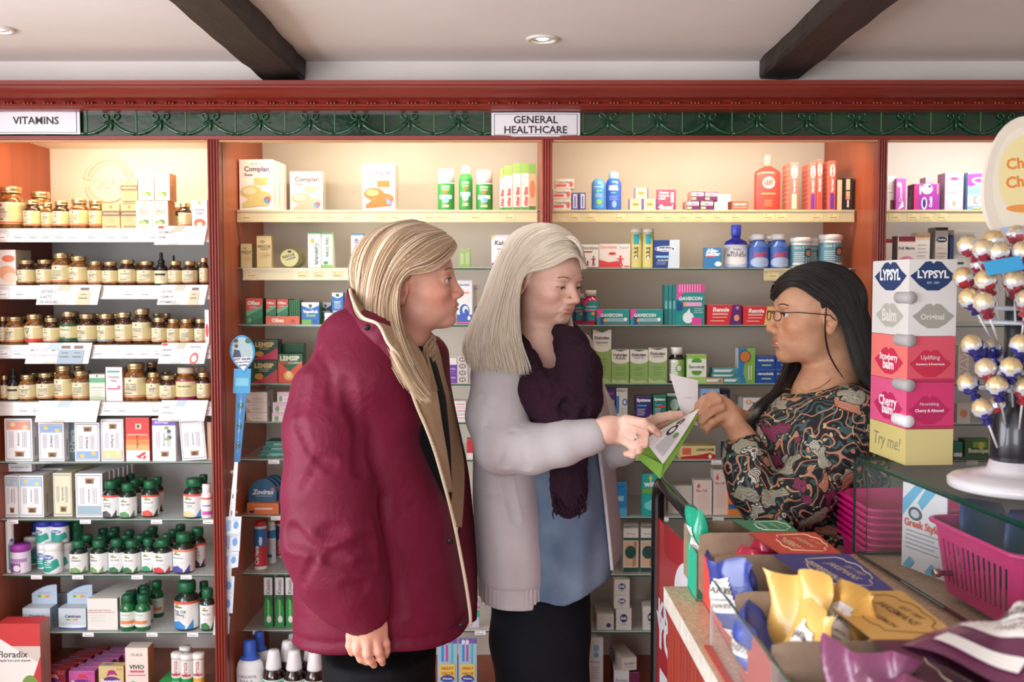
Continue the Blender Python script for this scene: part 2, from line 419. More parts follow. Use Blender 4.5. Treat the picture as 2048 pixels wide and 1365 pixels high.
for b, (x0, x1) in BAY.items():
    root = empty('shelving_bay', ((x0 + x1) / 2, YBK, 0)); bays[b] = root
    tag(root, {1: 'wall shelving bay with white rails and amber vitamin jars under the VITAMINS sign', 2: 'wall shelving bay behind the woman in the maroon coat', 3: 'wall shelving bay behind the pharmacist, second beyond the maroon coat', 4: 'wall shelving bay at the end, behind the lip balm stand'}[b], 'shelving', 'built-in wall shelving bays')
    cx = (x0 + x1) / 2; X = lambda x: x - cx; Y = lambda y: y - YBK
    mb = MB(); mb.box(X(x0 - .02), Y(YBK), 0, X(x1 + .02), Y(YBK + .02), zr0 + .1, BACKW if b in (1, 4) else BACKP); mb.build('back_panel', root)
    for s, (p, q) in enumerate(((x0 - .016, x0), (x1, x1 + .016))):
        mb = MB(); mb.box(X(p), Y(YC + .03), 0, X(q), Y(YBK), zr0 + .1, PANELV); mb.build('side_panel', root)
    mb = MB(); zq = zr0 + (.045 if b == 1 else .08); mb.box(X(x0), Y(YC + .03), zq, X(x1), Y(YBK), zq + .02, mat('#efe6da', .7)); mb.build('top_panel', root)
    zb_ = SHZ[b][-1]
    mb = MB(); mb.box(X(x0), Y(YC + .02), 0, X(x1), Y(YBK), zb_, PANELV); mb.build('plinth', root)
    fr = FRY[b]
    for i, z in enumerate(SHZ[b][:-1]):
        white = (b == 1 and i < 4)
        mb = MB()
        if white:
            mb.box(X(x0 + .001), Y(fr), z - .012, X(x1 - .001), Y(YBK - .002), z, WSH)
        else:
            mb.box(X(x0 + .001), Y(fr + .0015), z - .006, X(x1 - .001), Y(YBK - .002), z, GL)
            mb.box(X(x0 + .001), Y(fr), z - .006, X(x1 - .001), Y(fr + .0015), z - .0004, GEDGE)
            mb.box(X(x0 + .001), Y(fr - .0006), z - .0012, X(x1 - .001), Y(fr + .001), z, mat('#dfe3dc', .2))
        sh = mb.build('shelf', root)
        # price rails
        spans = []
        if b == 1 and i < 4: spans = [(x0 + .002, x1 - .002)]
        elif i == 0: spans = [(x0 + .004, x1 - .01)]
        elif b == 2 and i == 1: spans = [(x0 + .02, PX(790, 540, fr).x)]
        elif b == 3 and i == 1: spans = [(PX(1527, 540, fr).x, x1 - .02)]
        for (p, q) in spans:
            hgt = .042 if b == 1 else .038
            mb = MB(); mm = RAILW if b == 1 else RAILC
            mb.prism([(0, 0), (0, 0)][:0] or [(X(p), z - hgt), (X(q), z - hgt), (X(q), z - .001), (X(p), z - .001)], Y(fr - .006), Y(fr - .003), mm)
            mb.box(X(p), Y(fr - .009), z - .006, X(q), Y(fr - .003), z - .001, mm)
            mb.box(X(p), Y(fr - .009), z - hgt - .002, X(q), Y(fr - .003), z - hgt + .003, mm)
            mb.build('price_rail', sh)
            tx = p + .03
            while tx < q - .02:
                if random.random() < .72:
                    t = bpy.data.objects.new('price_ticket', TKW if b == 1 else TKY); COL.objects.link(t); t.parent = sh
                    t.location = (X(tx), Y(fr - .0066), z - hgt + .006); t.rotation_euler = (0, R(random.uniform(-2.5, 2.5)), 0)
                tx += random.uniform(.04, .062)
        if not spans and i > 4:
            for k in range(4):
                t = bpy.data.objects.new('price_ticket', TKW); COL.objects.link(t); t.parent = sh
                t.location = (X(x0 + (x1 - x0) * (k + .5 + random.uniform(-.3, .3)) / 4), Y(fr - .0008), z - .014); t.scale = (1, 1, .65)
    # lamp tucked up behind the fascia
    pw = {1: 4.2, 2: 4.0, 3: 4.0, 4: 3.2}[b]; cc = {1: (1, .72, .40), 2: (1, .80, .56), 3: (1, .80, .56), 4: (1, .92, .82)}[b]
    lw = (x1 - x0) * .75
    mb = MB(); mb.box(-lw / 2, Y(YC + .035), zr0 + .004, lw / 2, Y(YC + .06), zr0 + .018, mat('#fff0d8', emit=1.5)); mb.build('strip_lamp', root)
    a = area('strip_lamp_light', (cx, YC + .065, zr0 + .002), (R(50), 0, 0), lw, .03, pw, cc)
# shelf pins on the side of the second bay
for py in (938, 975, 1018, 1078, 1112):
    p = PX(478 if py < 1000 else 474, py, 3.2)
    mb = MB(); mb.lathe([(.006, 0), (.007, .003), (.006, .018), (.0045, .02)], mat('#e9e4dc', .4), 12, axis='x'); o = mb.build('shelf_pin', bays[2]); o.location = (BAY[2][0] - bays[2].location.x, 3.14 - YBK, p.z)
# ================================================================ products
PL = []          # everything standing on shelves, for its label
CNT = {}
def T(u, v, s, c, t, rot=0, b=.012, sh=0): return ('t', u, v, s, c, t, rot, b, sh)
def ln(u0, u1, v, n=3, dv=.05, c='#8a8a8a', th=.012):
    return [('r', u0, v - i * dv, u1 - (.12 * (u1 - u0) if i % 2 else 0), v - i * dv + th, c) for i in range(n)]
def carton_mesh(w, h, d, base, ops, side=None, top=None, sops=None, tops=None):
    mb = MB(); S_, T_ = side or base, top or base
    r = .0008
    mb.box(-w / 2, 0, 0, w / 2, d, h, base)
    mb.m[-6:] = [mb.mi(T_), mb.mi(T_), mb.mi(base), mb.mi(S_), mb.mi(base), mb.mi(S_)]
    art(mb, ops, w, h, lambda u, v, l: (u - w / 2, -l, v))
    sl = sops if sops is not None else [('r', .3, .1, .42, .55, '#9a9490'), ('r', .55, .1, .6, .8, '#b5afaa')] if d > .03 else []
    art(mb, sl, d, h, lambda u, v, l: (w / 2 + l, u, v))
    art(mb, sl, d, h, lambda u, v, l: (-w / 2 - l, d - u, v))
    if tops: art(mb, tops, w, d, lambda u, v, l: (u - w / 2, v, h + l))
    # flap seam on top
    mb.add([(-w / 2 + .001, -.0001, h - .0006), (w / 2 - .001, -.0001, h - .0006), (w / 2 - .001, -.0001, h - .0001), (-w / 2 + .001, -.0001, h - .0001)], [(0, 1, 2, 3)], '#cfc8c2')
    return mb
def reg(o, b, s, lab, cat, grp, x, row, lev=0):
    o['category'] = cat
    PL.append([o, lab, b, s, x, row, grp, lev])
def CT(b, s, x0, x1, yt, ops, base='#f4f1ee', lab='white carton', side=None, top=None, d=.05, din=.012, yb=None, yaw=0, n=1, gap=.002, cat='carton', name='carton', sops=None, tops=None, lean=0, lev=0, dx=0, roll=0):
    y = FRY[b] + din; w = (x1 - x0) * y / F; z0 = SHZ[b][s] + .0008 if yb is None else PX(1027, yb, y).z
    if yb is not None and abs(z0 - SHZ[b][s]) < .012: z0 = SHZ[b][s] + .0008
    z1 = PX(1027, yt, y).z; h = max(z1 - z0, .008)
    x = PX((x0 + x1) / 2, 600, y).x
    o = carton_mesh(w, h, d, base, ops, side, top, sops, tops).build(name)
    for k in range(n):
        c = o if k == 0 else o.copy()
        if k: COL.objects.link(c)
        c.location = (x + k * dx, y + k * (d + gap), z0 + abs(math.sin(R(roll))) * w / 2); c.rotation_euler = (R(lean), R(roll), R(yaw) + (R(random.uniform(-1.5, 1.5)) if not roll else 0))
        reg(c, b, s, lab, cat, 'cartons', x, k, lev)
    return o
PROTO = {}
def bottle(key, w, h, body, bm, cap, cm, label=None, ey=1., name='bottle', nseg=22, extra=None, arc=110, capey=None):
    """body/cap profiles in (half-width fraction, height fraction)"""
    root = empty(name); PROTO[key] = (root, w, h, [False])
    P = lambda pr: [(r * w / 2, z * h) for r, z in pr]
    mb = MB(); mb.lathe(P(body), bm, nseg, ey=ey); mb.build('body', root)
    if cap:
        mb = MB(); mb.lathe(P(cap), cm, nseg, ey=capey or (1 if ey == 1 else min(1, ey * 1.3))); mb.build('cap', root)
    if label:
        z0, z1, base, ops, rf = label
        mb = MB(); r = w / 2 * rf + .0005; A = R(arc); lw = r * 2 * A; lh = (z1 - z0) * h
        def fn(u, v, l):
            a = (u / lw - .5) * 2 * A
            return ((r + l) * math.sin(a), -(r * ey + l) * math.cos(a), z0 * h + v)
        art(mb, [('r', 0, 0, 1, 1, base)] + ops, lw, lh, fn, seg=14)
        mb.build('label', root)
    if extra: extra(root, w, h)
    return root
def B(key, b, s, x0, x1, yt, din=.03, lab='bottle', cat='bottle', row=0, lev=0, z=None, yaw=None, lean=0):
    root, w0, h0, used = PROTO[key]
    if used[0]: root = copy_tree(root)
    used[0] = True
    if din >= 0: din = max(din, (x1 - x0) * 3.22 / F * .5 * (1 if key not in ('corsodyl', 'mom', 'flask') else .6) + .004)
    y = FRY[b] + din; w = (x1 - x0) * y / F; z0 = (SHZ[b][s] if z is None else z) + .0006
    h = PX(1027, yt, y).z - z0
    root.location = (PX((x0 + x1) / 2, 600, y).x, y, z0)
    root.scale = (w / w0, w / w0, h / h0)
    root.rotation_euler = (R(lean), 0, R(random.uniform(-14, 14) if yaw is None else yaw))
    reg(root, b, s, lab, cat, 'bottles', root.location.x, row, lev)
    return root
# ---- glass jars with gold lids
AMB = NM('amber_glass', .12, Coat_Weight=.6, Coat_Roughness=.05); v = AMB.coords()
AMB.color(AMB.ramp(AMB.noise(v, 60, 2), [(.35, '#2a150c'), (.6, '#4c2a14'), (.75, '#7b4a22')])); AMB = AMB.m
AMB2 = NM('amber_glass_filled', .12, Coat_Weight=.6, Coat_Roughness=.05); v = AMB2.coords()
AMB2.color(AMB2.ramp(AMB2.noise(v, 90, 3), [(.35, '#5c3313'), (.6, '#96612a'), (.75, '#b98a4a')])); AMB2 = AMB2.m
GOLD = mat('#d0b98c', .3, .85); CRM, CRM2 = mat('#e3dab9', .5), mat('#d8c893', .5)
DKT, GRT = mat('#5a5248', .6), mat('#8a8272', .6)
JB = [(.0, 0), (.9, 0), (1, .03), (1, .62), (.97, .68), (.86, .74), (.74, .77), (.70, .80), (.70, .84)]
JC = [(.74, .84), (.80, .845), (.80, .875), (.76, .88), (.80, .89), (.80, .97), (.77, 1.0)]
def jar_label(top=None, bot='#d9663c', words_=('VITAMIN',), cm=CRM, big=False):
    ops = [('r', 0, .0, 1, .03, '#b89a50'), ('r', 0, .05, 1, .11, bot), ('r', .62, .13, 1, .9, CRM2), ('e', .45, .86, .03, .05, DKT)]
    if top: ops += [('r', 0, .86, 1, 1, top), ('r', 0, 0, 1, .18, bot)]
    for i, t in enumerate(words_): ops.append(T(.46, .66 - .12 * i, .26 if len(t) > 5 else .15, DKT, t, 0, .0))
    ops += ln(.3, .6, .42, 3, .06, GRT, .012) + [('r', .3, .2, .5, .245, DKT)]
    return (.10, .62, cm, ops, 1.)
for key, wd, a in (('jar', ('ZINC',), AMB), ('jar_b', ('VITAMIN', 'B12'), AMB2), ('jar_c', ('CALCIUM', 'MAGNESIUM', 'PLUS ZINC'), AMB2), ('jar_bone', ('BONE', 'SUPPORT'), AMB2), ('jar_skin', ('SKIN, NAILS', 'AND HAIR', 'FORMULA'), AMB2), ('jar_est', ('ESTER-C',), AMB), ('jar_mag', ('MAGNESIUM', 'CITRATE'), AMB), ('jar_mv', ('KANGAVITES',), AMB)):
    bottle(key, .055, .086, JB, a, JC, GOLD, jar_label(words_=wd), name='vitamin_jar')
bottle('jar_red', .055, .086, JB, AMB2, JC, GOLD, jar_label(bot='#d8352c', top='#e3dab9', words_=('V',)), name='vitamin_jar')
bottle('jar_green', .055, .086, JB, AMB, JC, GOLD, jar_label(bot='#1d5a3a', top='#1d5a3a', words_=('OMNIUM',)), name='vitamin_jar')
bottle('jar_blue', .055, .086, JB, AMB, JC, GOLD, jar_label(bot='#4c6c96', words_=('FORMULA', 'VM-2000')), name='vitamin_jar')
bottle('jar_mag2', .055, .086, JB, AMB2, [(.76, .82), (.84, .83), (.84, .99), (.8, 1.)], '#d8cdb4', (.04, .62, '#e0d3a0', [('r', 0, 0, 1, .16, '#8c1c55'), ('r', 0, .94, 1, 1, '#c0307a'), T(.48, .7, .34, DKT, 'MALE MULTIPLE', 0, .03)] + ln(.32, .64, .52, 4, .08, GRT), 1.), name='vitamin_jar')
def pipette(root, w, h):
    mb = MB(); mb.lathe([(.24 * w, .66 * h), (.26 * w, .67 * h), (.26 * w, .75 * h), (.17 * w, .77 * h), (.17 * w, .8 * h), (.13 * w, .83 * h), (.13 * w, .95 * h), (.09 * w, .995 * h), (.02 * w, 1. * h)], '#17171b', 16); mb.build('dropper', root)
bottle('dropper', .045, .105, [(0, 0), (.9, 0), (1, .03), (1, .46), (.85, .56), (.5, .62), (.45, .67)], mat('#16171d', .15, coat=.5), None, None, (.05, .44, CRM, [('r', .28, .62, .72, .78, '#2a2a30')] + ln(.32, .66, .5, 3, .1, GRT), 1.), extra=pipette, name='dropper_bottle')
J = 'amber glass vitamin jar with gold lid'
def jars(b, s, rows):
    for r in rows:
        key, x0, x1, yt = r[:4]; din = r[4] if len(r) > 4 else .03; row = 1 if din > .09 else 0
        lab = {'dropper': 'dark dropper bottle with cream label', 'jar_red': 'amber jar with red-banded label', 'jar_green': 'amber jar with green-banded label', 'jar_blue': 'amber jar with blue-banded label', 'jar_mag2': 'amber jar with cream lid, magenta label band'}.get(key, J)
        if key.startswith('jar') and lab == J and (x1 - x0) > 40: lab = 'large ' + J
        B(key, b, s, x0, x1, yt, din, lab, 'jar' if key != 'dropper' else 'bottle', row)
jars(1, 0, [('jar_bone', 4, 52, 374), ('jar', 53, 87, 401), ('jar_b', 88, 112, 406), ('jar', 111, 144, 403), ('jar_c', 145, 182, 399), ('jar_b', 183, 213, 401), ('jar_bone', 64, 108, 384, .13), ('jar', 180, 206, 402, .14), ('jar', 352, 366, 415, .12), ('jar', 361, 386, 407)])
jars(1, 1, [('jar', 38, 72, 521), ('jar', 75, 108, 520), ('jar_c', 107, 143, 507), ('jar_bone', 141, 178, 513), ('jar_b', 178, 208, 523), ('jar', 207, 238, 524), ('jar_est', 239, 274, 520), ('jar_mag', 276, 313, 523), ('dropper', 311, 337, 505), ('jar', 338, 366, 523), ('jar_mag', 366, 395, 523), ('jar', 400, 418, 516),
            ('jar', 60, 88, 527, .14), ('jar', 130, 150, 508, .13), ('jar', 196, 214, 524, .13), ('jar', 262, 284, 527, .13), ('dropper', 341, 357, 511, .13), ('jar', 392, 412, 526, .13)])
jars(1, 2, [('jar_mv', -3, 12, 634), ('jar_red', 50, 86, 629), ('jar_b', 10, 48, 634), ('jar', 86, 119, 636), ('jar_green', 120, 156, 623), ('jar_blue', 155, 193, 628), ('jar_blue', 194, 229, 628), ('jar_est', 230, 265, 625), ('jar_mag', 265, 302, 618), ('jar', 303, 332, 636), ('jar_b', 333, 360, 638), ('jar_c', 359, 386, 638), ('jar', 388, 412, 638),
            ('jar', 34, 56, 633, .14), ('jar', 60, 82, 634, .14), ('jar', 88, 110, 631, .14), ('jar', 136, 160, 624, .13), ('jar', 158, 178, 627, .15), ('jar', 186, 206, 627, .14), ('jar', 222, 244, 628, .14), ('jar_mag', 304, 324, 627, .13), ('jar_mag', 322, 343, 627, .14), ('jar', 372, 394, 636, .14)])
jars(1, 3, [('jar', -3, 12, 752), ('dropper', 11, 35, 735), ('jar_b', 35, 68, 750), ('jar_mag', 70, 106, 746), ('jar_skin', 106, 142, 731), ('jar_c', 142, 176, 742), ('jar_skin', 247, 291, 726), ('jar_b', 290, 320, 745), ('jar', 317, 351, 751), ('jar_mag2', 350, 390, 735), ('jar', 391, 418, 745),
            ('dropper', 36, 54, 733, .13), ('jar', 52, 76, 746, .14), ('jar', 100, 118, 745, .14), ('jar_mag', 142, 168, 731, .13), ('jar_mag', 288, 314, 724, .14), ('jar', 318, 342, 744, .14), ('jar', 342, 356, 748, .14), ('jar_mag2', 384, 412, 734, .12), ('jar', 164, 180, 742, .13)])
TAN, TANK = mat('#d4b183', .5), '#7b6450'
acid = [('r', 0, .5, 1, .72, TANK), T(.5, .61, .86, '#e6d3b0', 'ACIDOPHILUS', 0, .02), ('e', .5, .88, .09, .06, '#a98658'), ('r', .15, .06, .85, .1, TANK)] + ln(.3, .7, .42, 3, .06, '#b08c5e')
herb = [('e', .5, .9, .08, .06, '#d9b36a'), T(.5, .66, .6, '#8a7a66', 'Skin'), T(.5, .54, .7, '#8a7a66', 'Support'), ('e', .35, .22, .2, .07, '#8fae6e'), ('e', .62, .24, .2, .09, '#6d9450'), ('e', .5, .17, .14, .07, '#c4d0a4'), ('r', .1, .04, .9, .06, '#b08c5e')]
kw = dict(d=.06)
CT(1, 0, 208, 243, 408, acid, TAN, 'tan carton with brown band', **kw); CT(1, 0, 245, 279, 408, acid, TAN, 'tan carton with brown band', **kw)
CT(1, 0, 246, 279, 356, acid, TAN, 'tan carton with brown band', yb=407, lev=1, **kw)
for x0, x1, yt, yb, lv in ((276, 307, 402, None, 0), (308, 339, 402, None, 0), (281, 312, 346, 401, 1), (314, 343, 346, 401, 1)):
    CT(1, 0, x0, x1, yt, herb, '#f3efe6', 'white carton with green leaf picture', side=TAN, yb=yb, lev=lv, d=.07)
calm = [('e', .5, .9, .12, .07, '#d9b36a'), T(.5, .66, .7, '#6b6670', 'Ultimate'), T(.5, .54, .5, '#6b6670', 'Calm'), ('e', .5, .2, .38, .14, '#d9714a'), ('e', .5, .14, .2, .07, '#f0e9e4'), ('r', 0, 0, 1, .06, '#c9a468')]
CT(1, 0, 387, 417, 400, calm, '#efe9ee', 'white carton with orange swirl', d=.05)
CT(1, 1, -4, 34, 500, [('e', .6, .75, .35, .1, '#e9825c'), ('e', .5, .35, .5, .2, '#f2b590'), ('e', .7, .2, .4, .15, '#f7d8c0')], '#f2ede6', 'white carton with peach picture', d=.09, yaw=-4, side='#d9c9a8')
CT(1, 2, 409, 417, 620, [('e', .5, .4, .4, .2, '#c8404a')], '#f0ebee', 'white narrow carton with red ring')
CT(1, 3, 175, 206, 749, [('r', 0, .68, 1, .86, '#5fa87c'), T(.5, .5, .8, '#8b857d', 'GENTLE IRON'), ('e', .5, .93, .07, .05, '#8b857d'), ('e', .5, .1, .5, .1, '#b8c4a6')] + ln(.15, .85, .38, 3, .07, '#b5afa4'), '#dedccf', 'white carton with green band', d=.06)
CT(1, 3, 208, 241, 735, [('r', .08, .84, .85, .9, '#5aa58e'), T(.5, .7, .7, '#6b6169', 'Healthy'), T(.5, .6, .4, '#6b6169', 'Hair'), ('r', .08, .34, .85, .38, '#cf3a7c'), ('e', .8, .42, .1, .04, '#dc6b9c')] + ln(.1, .8, .26, 3, .07, '#bdb6bd'), '#efe4e8', 'white carton with pink stripe', d=.06, side='#d8b3ae')
# shelf talker cards
def talker(x0, x1, yt, yb, txt, b=1, extra=None, fg='#8b8f94', lab=''):
    y = FRY[b] - .02; a = PX(x0, yb, y); c = PX(x1, yt, y); w, h = c.x - a.x, c.z - a.z; sl = .10
    fn = lambda u, v, l: (u + sl * (v - h / 2) * 2.2, -l, v)
    mb = MB(); mb.prism([(fn(0, 0, 0)[0], 0), (fn(w, 0, 0)[0], 0), (fn(w, h, 0)[0], h), (fn(0, h, 0)[0], h)], 0, .0007, mat('#dedadb', .4))
    # folded clip holding the card to the rail
    mb.box(w * .3, .0007, h * .75, w * .7, .0105, h * .8, mat('#dedadb', .4))
    ops = [('p', [(.35, 1), (.55, 1), (.5, .7), (.3, .7)], '#c4c2ae' if 'b' not in (extra or '') else '#b9cbd6'), ('p', [(.3, .1), (.5, .1), (.48, 0), (.28, 0)], '#c9c8b8')]
    for i, t in enumerate(txt): ops.append(T(.05 + .019 * len(t), .66 - i * .26, .038 * len(t), fg, t, 0, .012, .25))
    if extra and 'j' in extra:
        for cx in ((.6, .8) if '2' in extra else (.75,)):
            ops += [('r', cx - .07, .72, cx + .07, .86, '#7d6b5e'), ('r', cx - .1, 0, cx + .1, .66, '#d9c9a2' if 'b' not in extra else '#9fb2c4'), ('r', cx - .07, .3, cx + .07, .36, '#7a7265'), ('r', cx - .05, .5, cx + .05, .54, '#7a7265')]
    if extra and 'o' in extra: ops += [('e', .76, .25, .09, .28, '#cf5a55'), ('e', .76, .25, .055, .17, '#f1edee'), T(.76, .8, .22, '#7c6f74', 'Brain Works')]
    if extra and 'n' in extra: ops += [('r', .02, .86, .13, .98, '#d8483e')]
    art(mb, ops, w, h, fn)
    o = mb.build('shelf_card', loc=(a.x, y, a.z)); o['category'] = 'shelf card'; o['label'] = lab; o['group'] = 'slanted promotion cards on the vitamin rails'
talker(312, 411, 452, 490, ['ULTIMATE', 'CALM'], extra='n', lab='slanted white shelf card reading ULTIMATE CALM')
talker(76, 198, 570, 610, ['ESTER-C', 'LASTS', '24 HOURS'], extra='j', lab='slanted white shelf card reading ESTER-C LASTS 24 HOURS')
talker(318, 412, 570, 610, ['ACTIVE', 'FORM OF', 'VITAMIN D'], extra='j', lab='slanted white shelf card reading ACTIVE FORM OF VITAMIN D')
talker(54, 180, 686, 728, ['MULTIVITAMINS', 'FOR EVERYONE'], extra='j2b', fg='#c3cbd2', lab='slanted white shelf card with two blue jars, reading MULTIVITAMINS')
talker(320, 412, 686, 728, ['BRAIN', 'WORKS'], extra='no', lab='slanted white shelf card reading BRAIN WORKS with red ring')
talker(74, 196, 802, 845, [], extra='b', lab='slanted white shelf card, nearly blank, above the white cartons')
talker(320, 412, 801, 843, ['TAKE', 'CONTROL'], extra='b', fg='#a9b8bc', lab='slanted white shelf card reading TAKE CONTROL')
# relief logo on the back of the vitamins bay
mb = MB(); RL = mat('#f0e8d8', .5); c = PX(219, 366, YBK); rr = .083
for r_, hh_ in ((rr, .006), (rr * .8, .004)):
    for a0, a1 in ((.12, math.pi - .12), (math.pi + .3, 2 * math.pi - .3)):
        mb.tube([(c.x + r_ * math.cos(a), YBK - .0075, c.z + r_ * math.sin(a)) for a in np.linspace(a0, a1, 24)], hh_, RL, 6)
co, fs, ext = text_geo('SOLGAR', .02); sc_ = .2 / ext[0]
n_ = len(co); mb.add([(c.x + .012 + x * sc_, YBK - .008, c.z + y * sc_) for x, y in co], fs, RL)
mb.tube([(c.x + .085, YBK - .0075, c.z - .09), (c.x - .07, YBK - .0075, c.z - .09)], .004, RL, 6)
o = mb.build('raised_logo'); tag(o, 'cream raised round logo reading SOLGAR on the lit back panel', 'logo')
# ---- Danish style pill cartons (white, line border)
def nord(top, name, flip=False, bg='#f3f1f4', big=False, col2=None):
    o = [('r', .05, .04, .95, .055, '#6a6a8a'), ('r', .05, .945, .95, .96, '#6a6a8a'), ('r', .05, .04, .063, .96, '#6a6a8a'), ('r', .937, .04, .95, .96, '#6a6a8a')]
    f = (lambda v: 1 - v) if flip else (lambda v: v)
    if top: o += [('r', .08, min(f(.74), f(.93)), .92, max(f(.74), f(.93)), top)]
    if col2: o += [('e', .3, f(.86), .1, .05, col2), ('e', .75, f(.8), .1, .05, col2)]
    o += [T(.5, f(.52), .3, '#4a4652', name, -90 if flip else 90, .01)]
    for u in (.17, .23, .29, .64, .7, .76): o.append(('r', u, min(f(.32), f(.7)), u + .02, max(f(.32), f(.7)), '#c5c2cd'))
    m = f(.17); o += [('r', .38, m - .06, .68, m + .05, '#9a6e48'), ('r', .44, m - .045, .62, m + .035, '#5a3c2a'), ('r', .34, m + .045, .74, m + .065, '#c49a70')]
    return o
N_ = 'white pill carton with '
CT(1, 4, 2, 57, 838, nord('#e89a84', 'Bio-Quinone', col2='#f0d9a0'), '#f3f1f4', N_ + 'coral band', d=.06, n=3)
CT(1, 4, 70, 121, 846, nord('#8db0dc', 'D-Pearls', col2='#e8c96a'), '#f3f1f4', N_ + 'blue band on top', d=.06, n=3)
CT(1, 4, 133, 142, 846, [T(.5, .5, .6, '#c8d2d4', 'D-Pearls', 90)], '#5c7680', 'grey-green narrow carton', d=.06, din=.05)
CT(1, 4, 143, 192, 846, nord('#8db0dc', 'D-Pearls', True, col2='#e8c96a'), '#f3f1f4', N_ + 'blue band at bottom', d=.06, n=3)
CT(1, 4, 196, 241, 839, nord('#ecd59a', 'D-Pearls', True, col2='#f4e7b8'), '#f3f1f4', N_ + 'yellow band at bottom', d=.06, n=3)
CT(1, 4, 246, 293, 836, [('r', 0, .6, 1, 1, '#d83a38'), ('r', 0, .5, 1, .6, '#e0603a'), ('r', 0, .38, 1, .5, '#e88a48'), ('r', 0, .25, 1, .38, '#efb070'), ('r', .06, .6, .94, .62, '#f5c8b0'), ('r', .42, .74, .66, .86, '#e9dcc4'), ('r', .47, .76, .6, .84, '#7a5a48'), ('e', .7, .16, .16, .03, '#d83a38', .5), ('e', .55, .1, .12, .025, '#d83a38', -.5), ('e', .78, .09, .1, .025, '#d83a38', 1.), T(.5, .45, .3, '#7a4a30', 'Bio-C-Zinc', -90)], '#f6efe9', 'red and orange pill carton', d=.06, n=2, side='#c8313a')
CT(1, 4, 299, 346, 838, [('r', .0, .84, 1, .97, '#7f5cb8'), T(.42, .905, .6, '#f0eaf6', 'Blood Sugar', 0, .02), ('e', .62, .78, .1, .04, '#86ac4e'), ('e', .72, .7, .09, .045, '#453a5e'), ('e', .74, .56, .09, .045, '#453a5e'), ('e', .64, .52, .1, .035, '#86ac4e')] + nord(None, 'Bio-Chromium')[4:], '#f3f1f4', N_ + 'purple top band', d=.06, n=3)
CT(1, 4, 359, 408, 842, nord(None, 'SelenoPrecise'), '#f3f1f4', N_ + 'thin line border, tilted', d=.04, roll=-4, din=.02)
CT(1, 4, 410, 418, 845, [], '#c9a184', 'kraft brown carton beside pillar', d=.06, din=.03)
for x0, x1, nm_, fl in ((-1, 26, 'Bio-Chromium', 0), (27, 77, 'Bio-Glucosamine', 0)):
    CT(1, 5, x0, x1, 952, nord('#a9cbe6', nm_, col2='#e3d2a0'), '#f3f2f4', N_ + 'pale blue band', d=.065, n=3, din=.03, side='#d6cec8')
CT(1, 5, 97, 134, 947, nord(None, 'BIO-CALCIUM'), '#e9e3c4', 'cream pill carton with gold frame picture', d=.06, n=3, din=.04, side='#ddd5b0')
CT(1, 5, 142, 196, 948, nord('#9db6c4', 'Bio-E-Vitamin', True), '#f3f2f4', N_ + 'grey-blue band at bottom', d=.05, n=1, din=.03, side='#cfc8c4')
CT(1, 5, 160, 212, 943, nord(None, 'Bio-E-Vitamin'), '#f3f2f4', 'white pill carton behind the grey-blue banded one', d=.024, n=6, din=.085, dx=.005, side='#cfc8c4')
CT(1, 5, 8, 54, 926, [T(.5, .5, .8, '#6a6a8a', 'Bio-Influenza-Zinc')], '#eeecef', 'white carton lying flat on standing cartons', d=.1, din=.06, yb=944, lev=1)
CT(1, 5, 60, 118, 938, [], '#f0eef0', 'white carton lying flat behind the blue-banded one', d=.09, din=.14, yb=948, lev=1)
# ---- green capped supplement bottles
GG = mat('#0f2a1e', .12, coat=.6); GC = mat('#14623f', .4); GC2 = mat('#0f4a2f', .4)
GBp = [(0, 0), (.88, 0), (1, .03), (1, .60), (.95, .68), (.75, .74), (.62, .76), (.6, .80)]
GCp = [(.62, .79), (.72, .80), (.73, .9), (.72, .985), (.68, 1.)]
def gl(c, txt, top=None, c2=None):
    o = [('p', [(.25, 0), (.58, 0), (.58, .12), (.46, .3), (.25, .2)], c), ('p', [(.6, 0), (.75, 0), (.75, .34)], c2 or c), ('e', .4, .87, .05, .05, '#c9a43c'), ('r', .33, .77, .52, .82, '#5d7a4a')]
    for i, t in enumerate(txt): o.append(T(.46, .64 - i * .13, min(.26, .034 * len(t)), '#3d3f4c', t, 0, .004))
    o += ln(.33, .6, .42, 2, .06, '#a5a5ad')
    if top: o.insert(0, ('r', 0, .9, 1, 1, top))
    return (.05, .63, '#eef0ef', o, 1.)
for key, a in (('g_ag', gl('#5b5560', ('Glucosamine', 'Acetyl'), '#e3564f')), ('g_sage', gl('#5c9a5e', ('Sage Leaf',), None, '#4d7a50')), ('g_d', gl('#e0564d', ('Vitamin D3',), '#e3564f', '#3c4b4a')), ('g_e', gl('#e3d1a2', ('Prostate', 'Care'), '#e3564f', '#4c92cf')),
               ('g_zinc', gl('#7fa56a', ('Psyllium',))), ('g_fol', gl('#3b7a4c', ('Folic Acid',))), ('g_tur', gl('#3d9a66', ('Turmeric',))), ('g_red', gl('#d33f4a', ('Ginkgo',))), ('g_multi', gl('#5250a0', ('Multivitamins',), '#e98a76')), ('g_fish', gl('#3c8fd0', ('Fish Oil', '1000mg'), '#e3564f')), ('g_pur', gl('#4b3467', ('Glucosamine', 'Chondroitin'), '#e3564f'))):
    bottle(key, .055, .1, GBp, GG, GCp, GC, a, name='supplement_bottle')
G_ = 'green-capped supplement bottle, '
def gs(s, rows):
    for key, x0, x1, yt, din, row in rows:
        w = {'g_ag': 'grey and red label', 'g_sage': 'green leaf label', 'g_d': 'red and white label', 'g_e': 'beige and blue label', 'g_zinc': 'pale green label', 'g_fol': 'green striped label', 'g_tur': 'teal label', 'g_red': 'red ribbon label', 'g_multi': 'purple ribbon label', 'g_fish': 'blue fish label', 'g_pur': 'dark purple label'}[key]
        B(key, 1, s, x0, x1, yt, din, G_ + w, 'bottle', row)
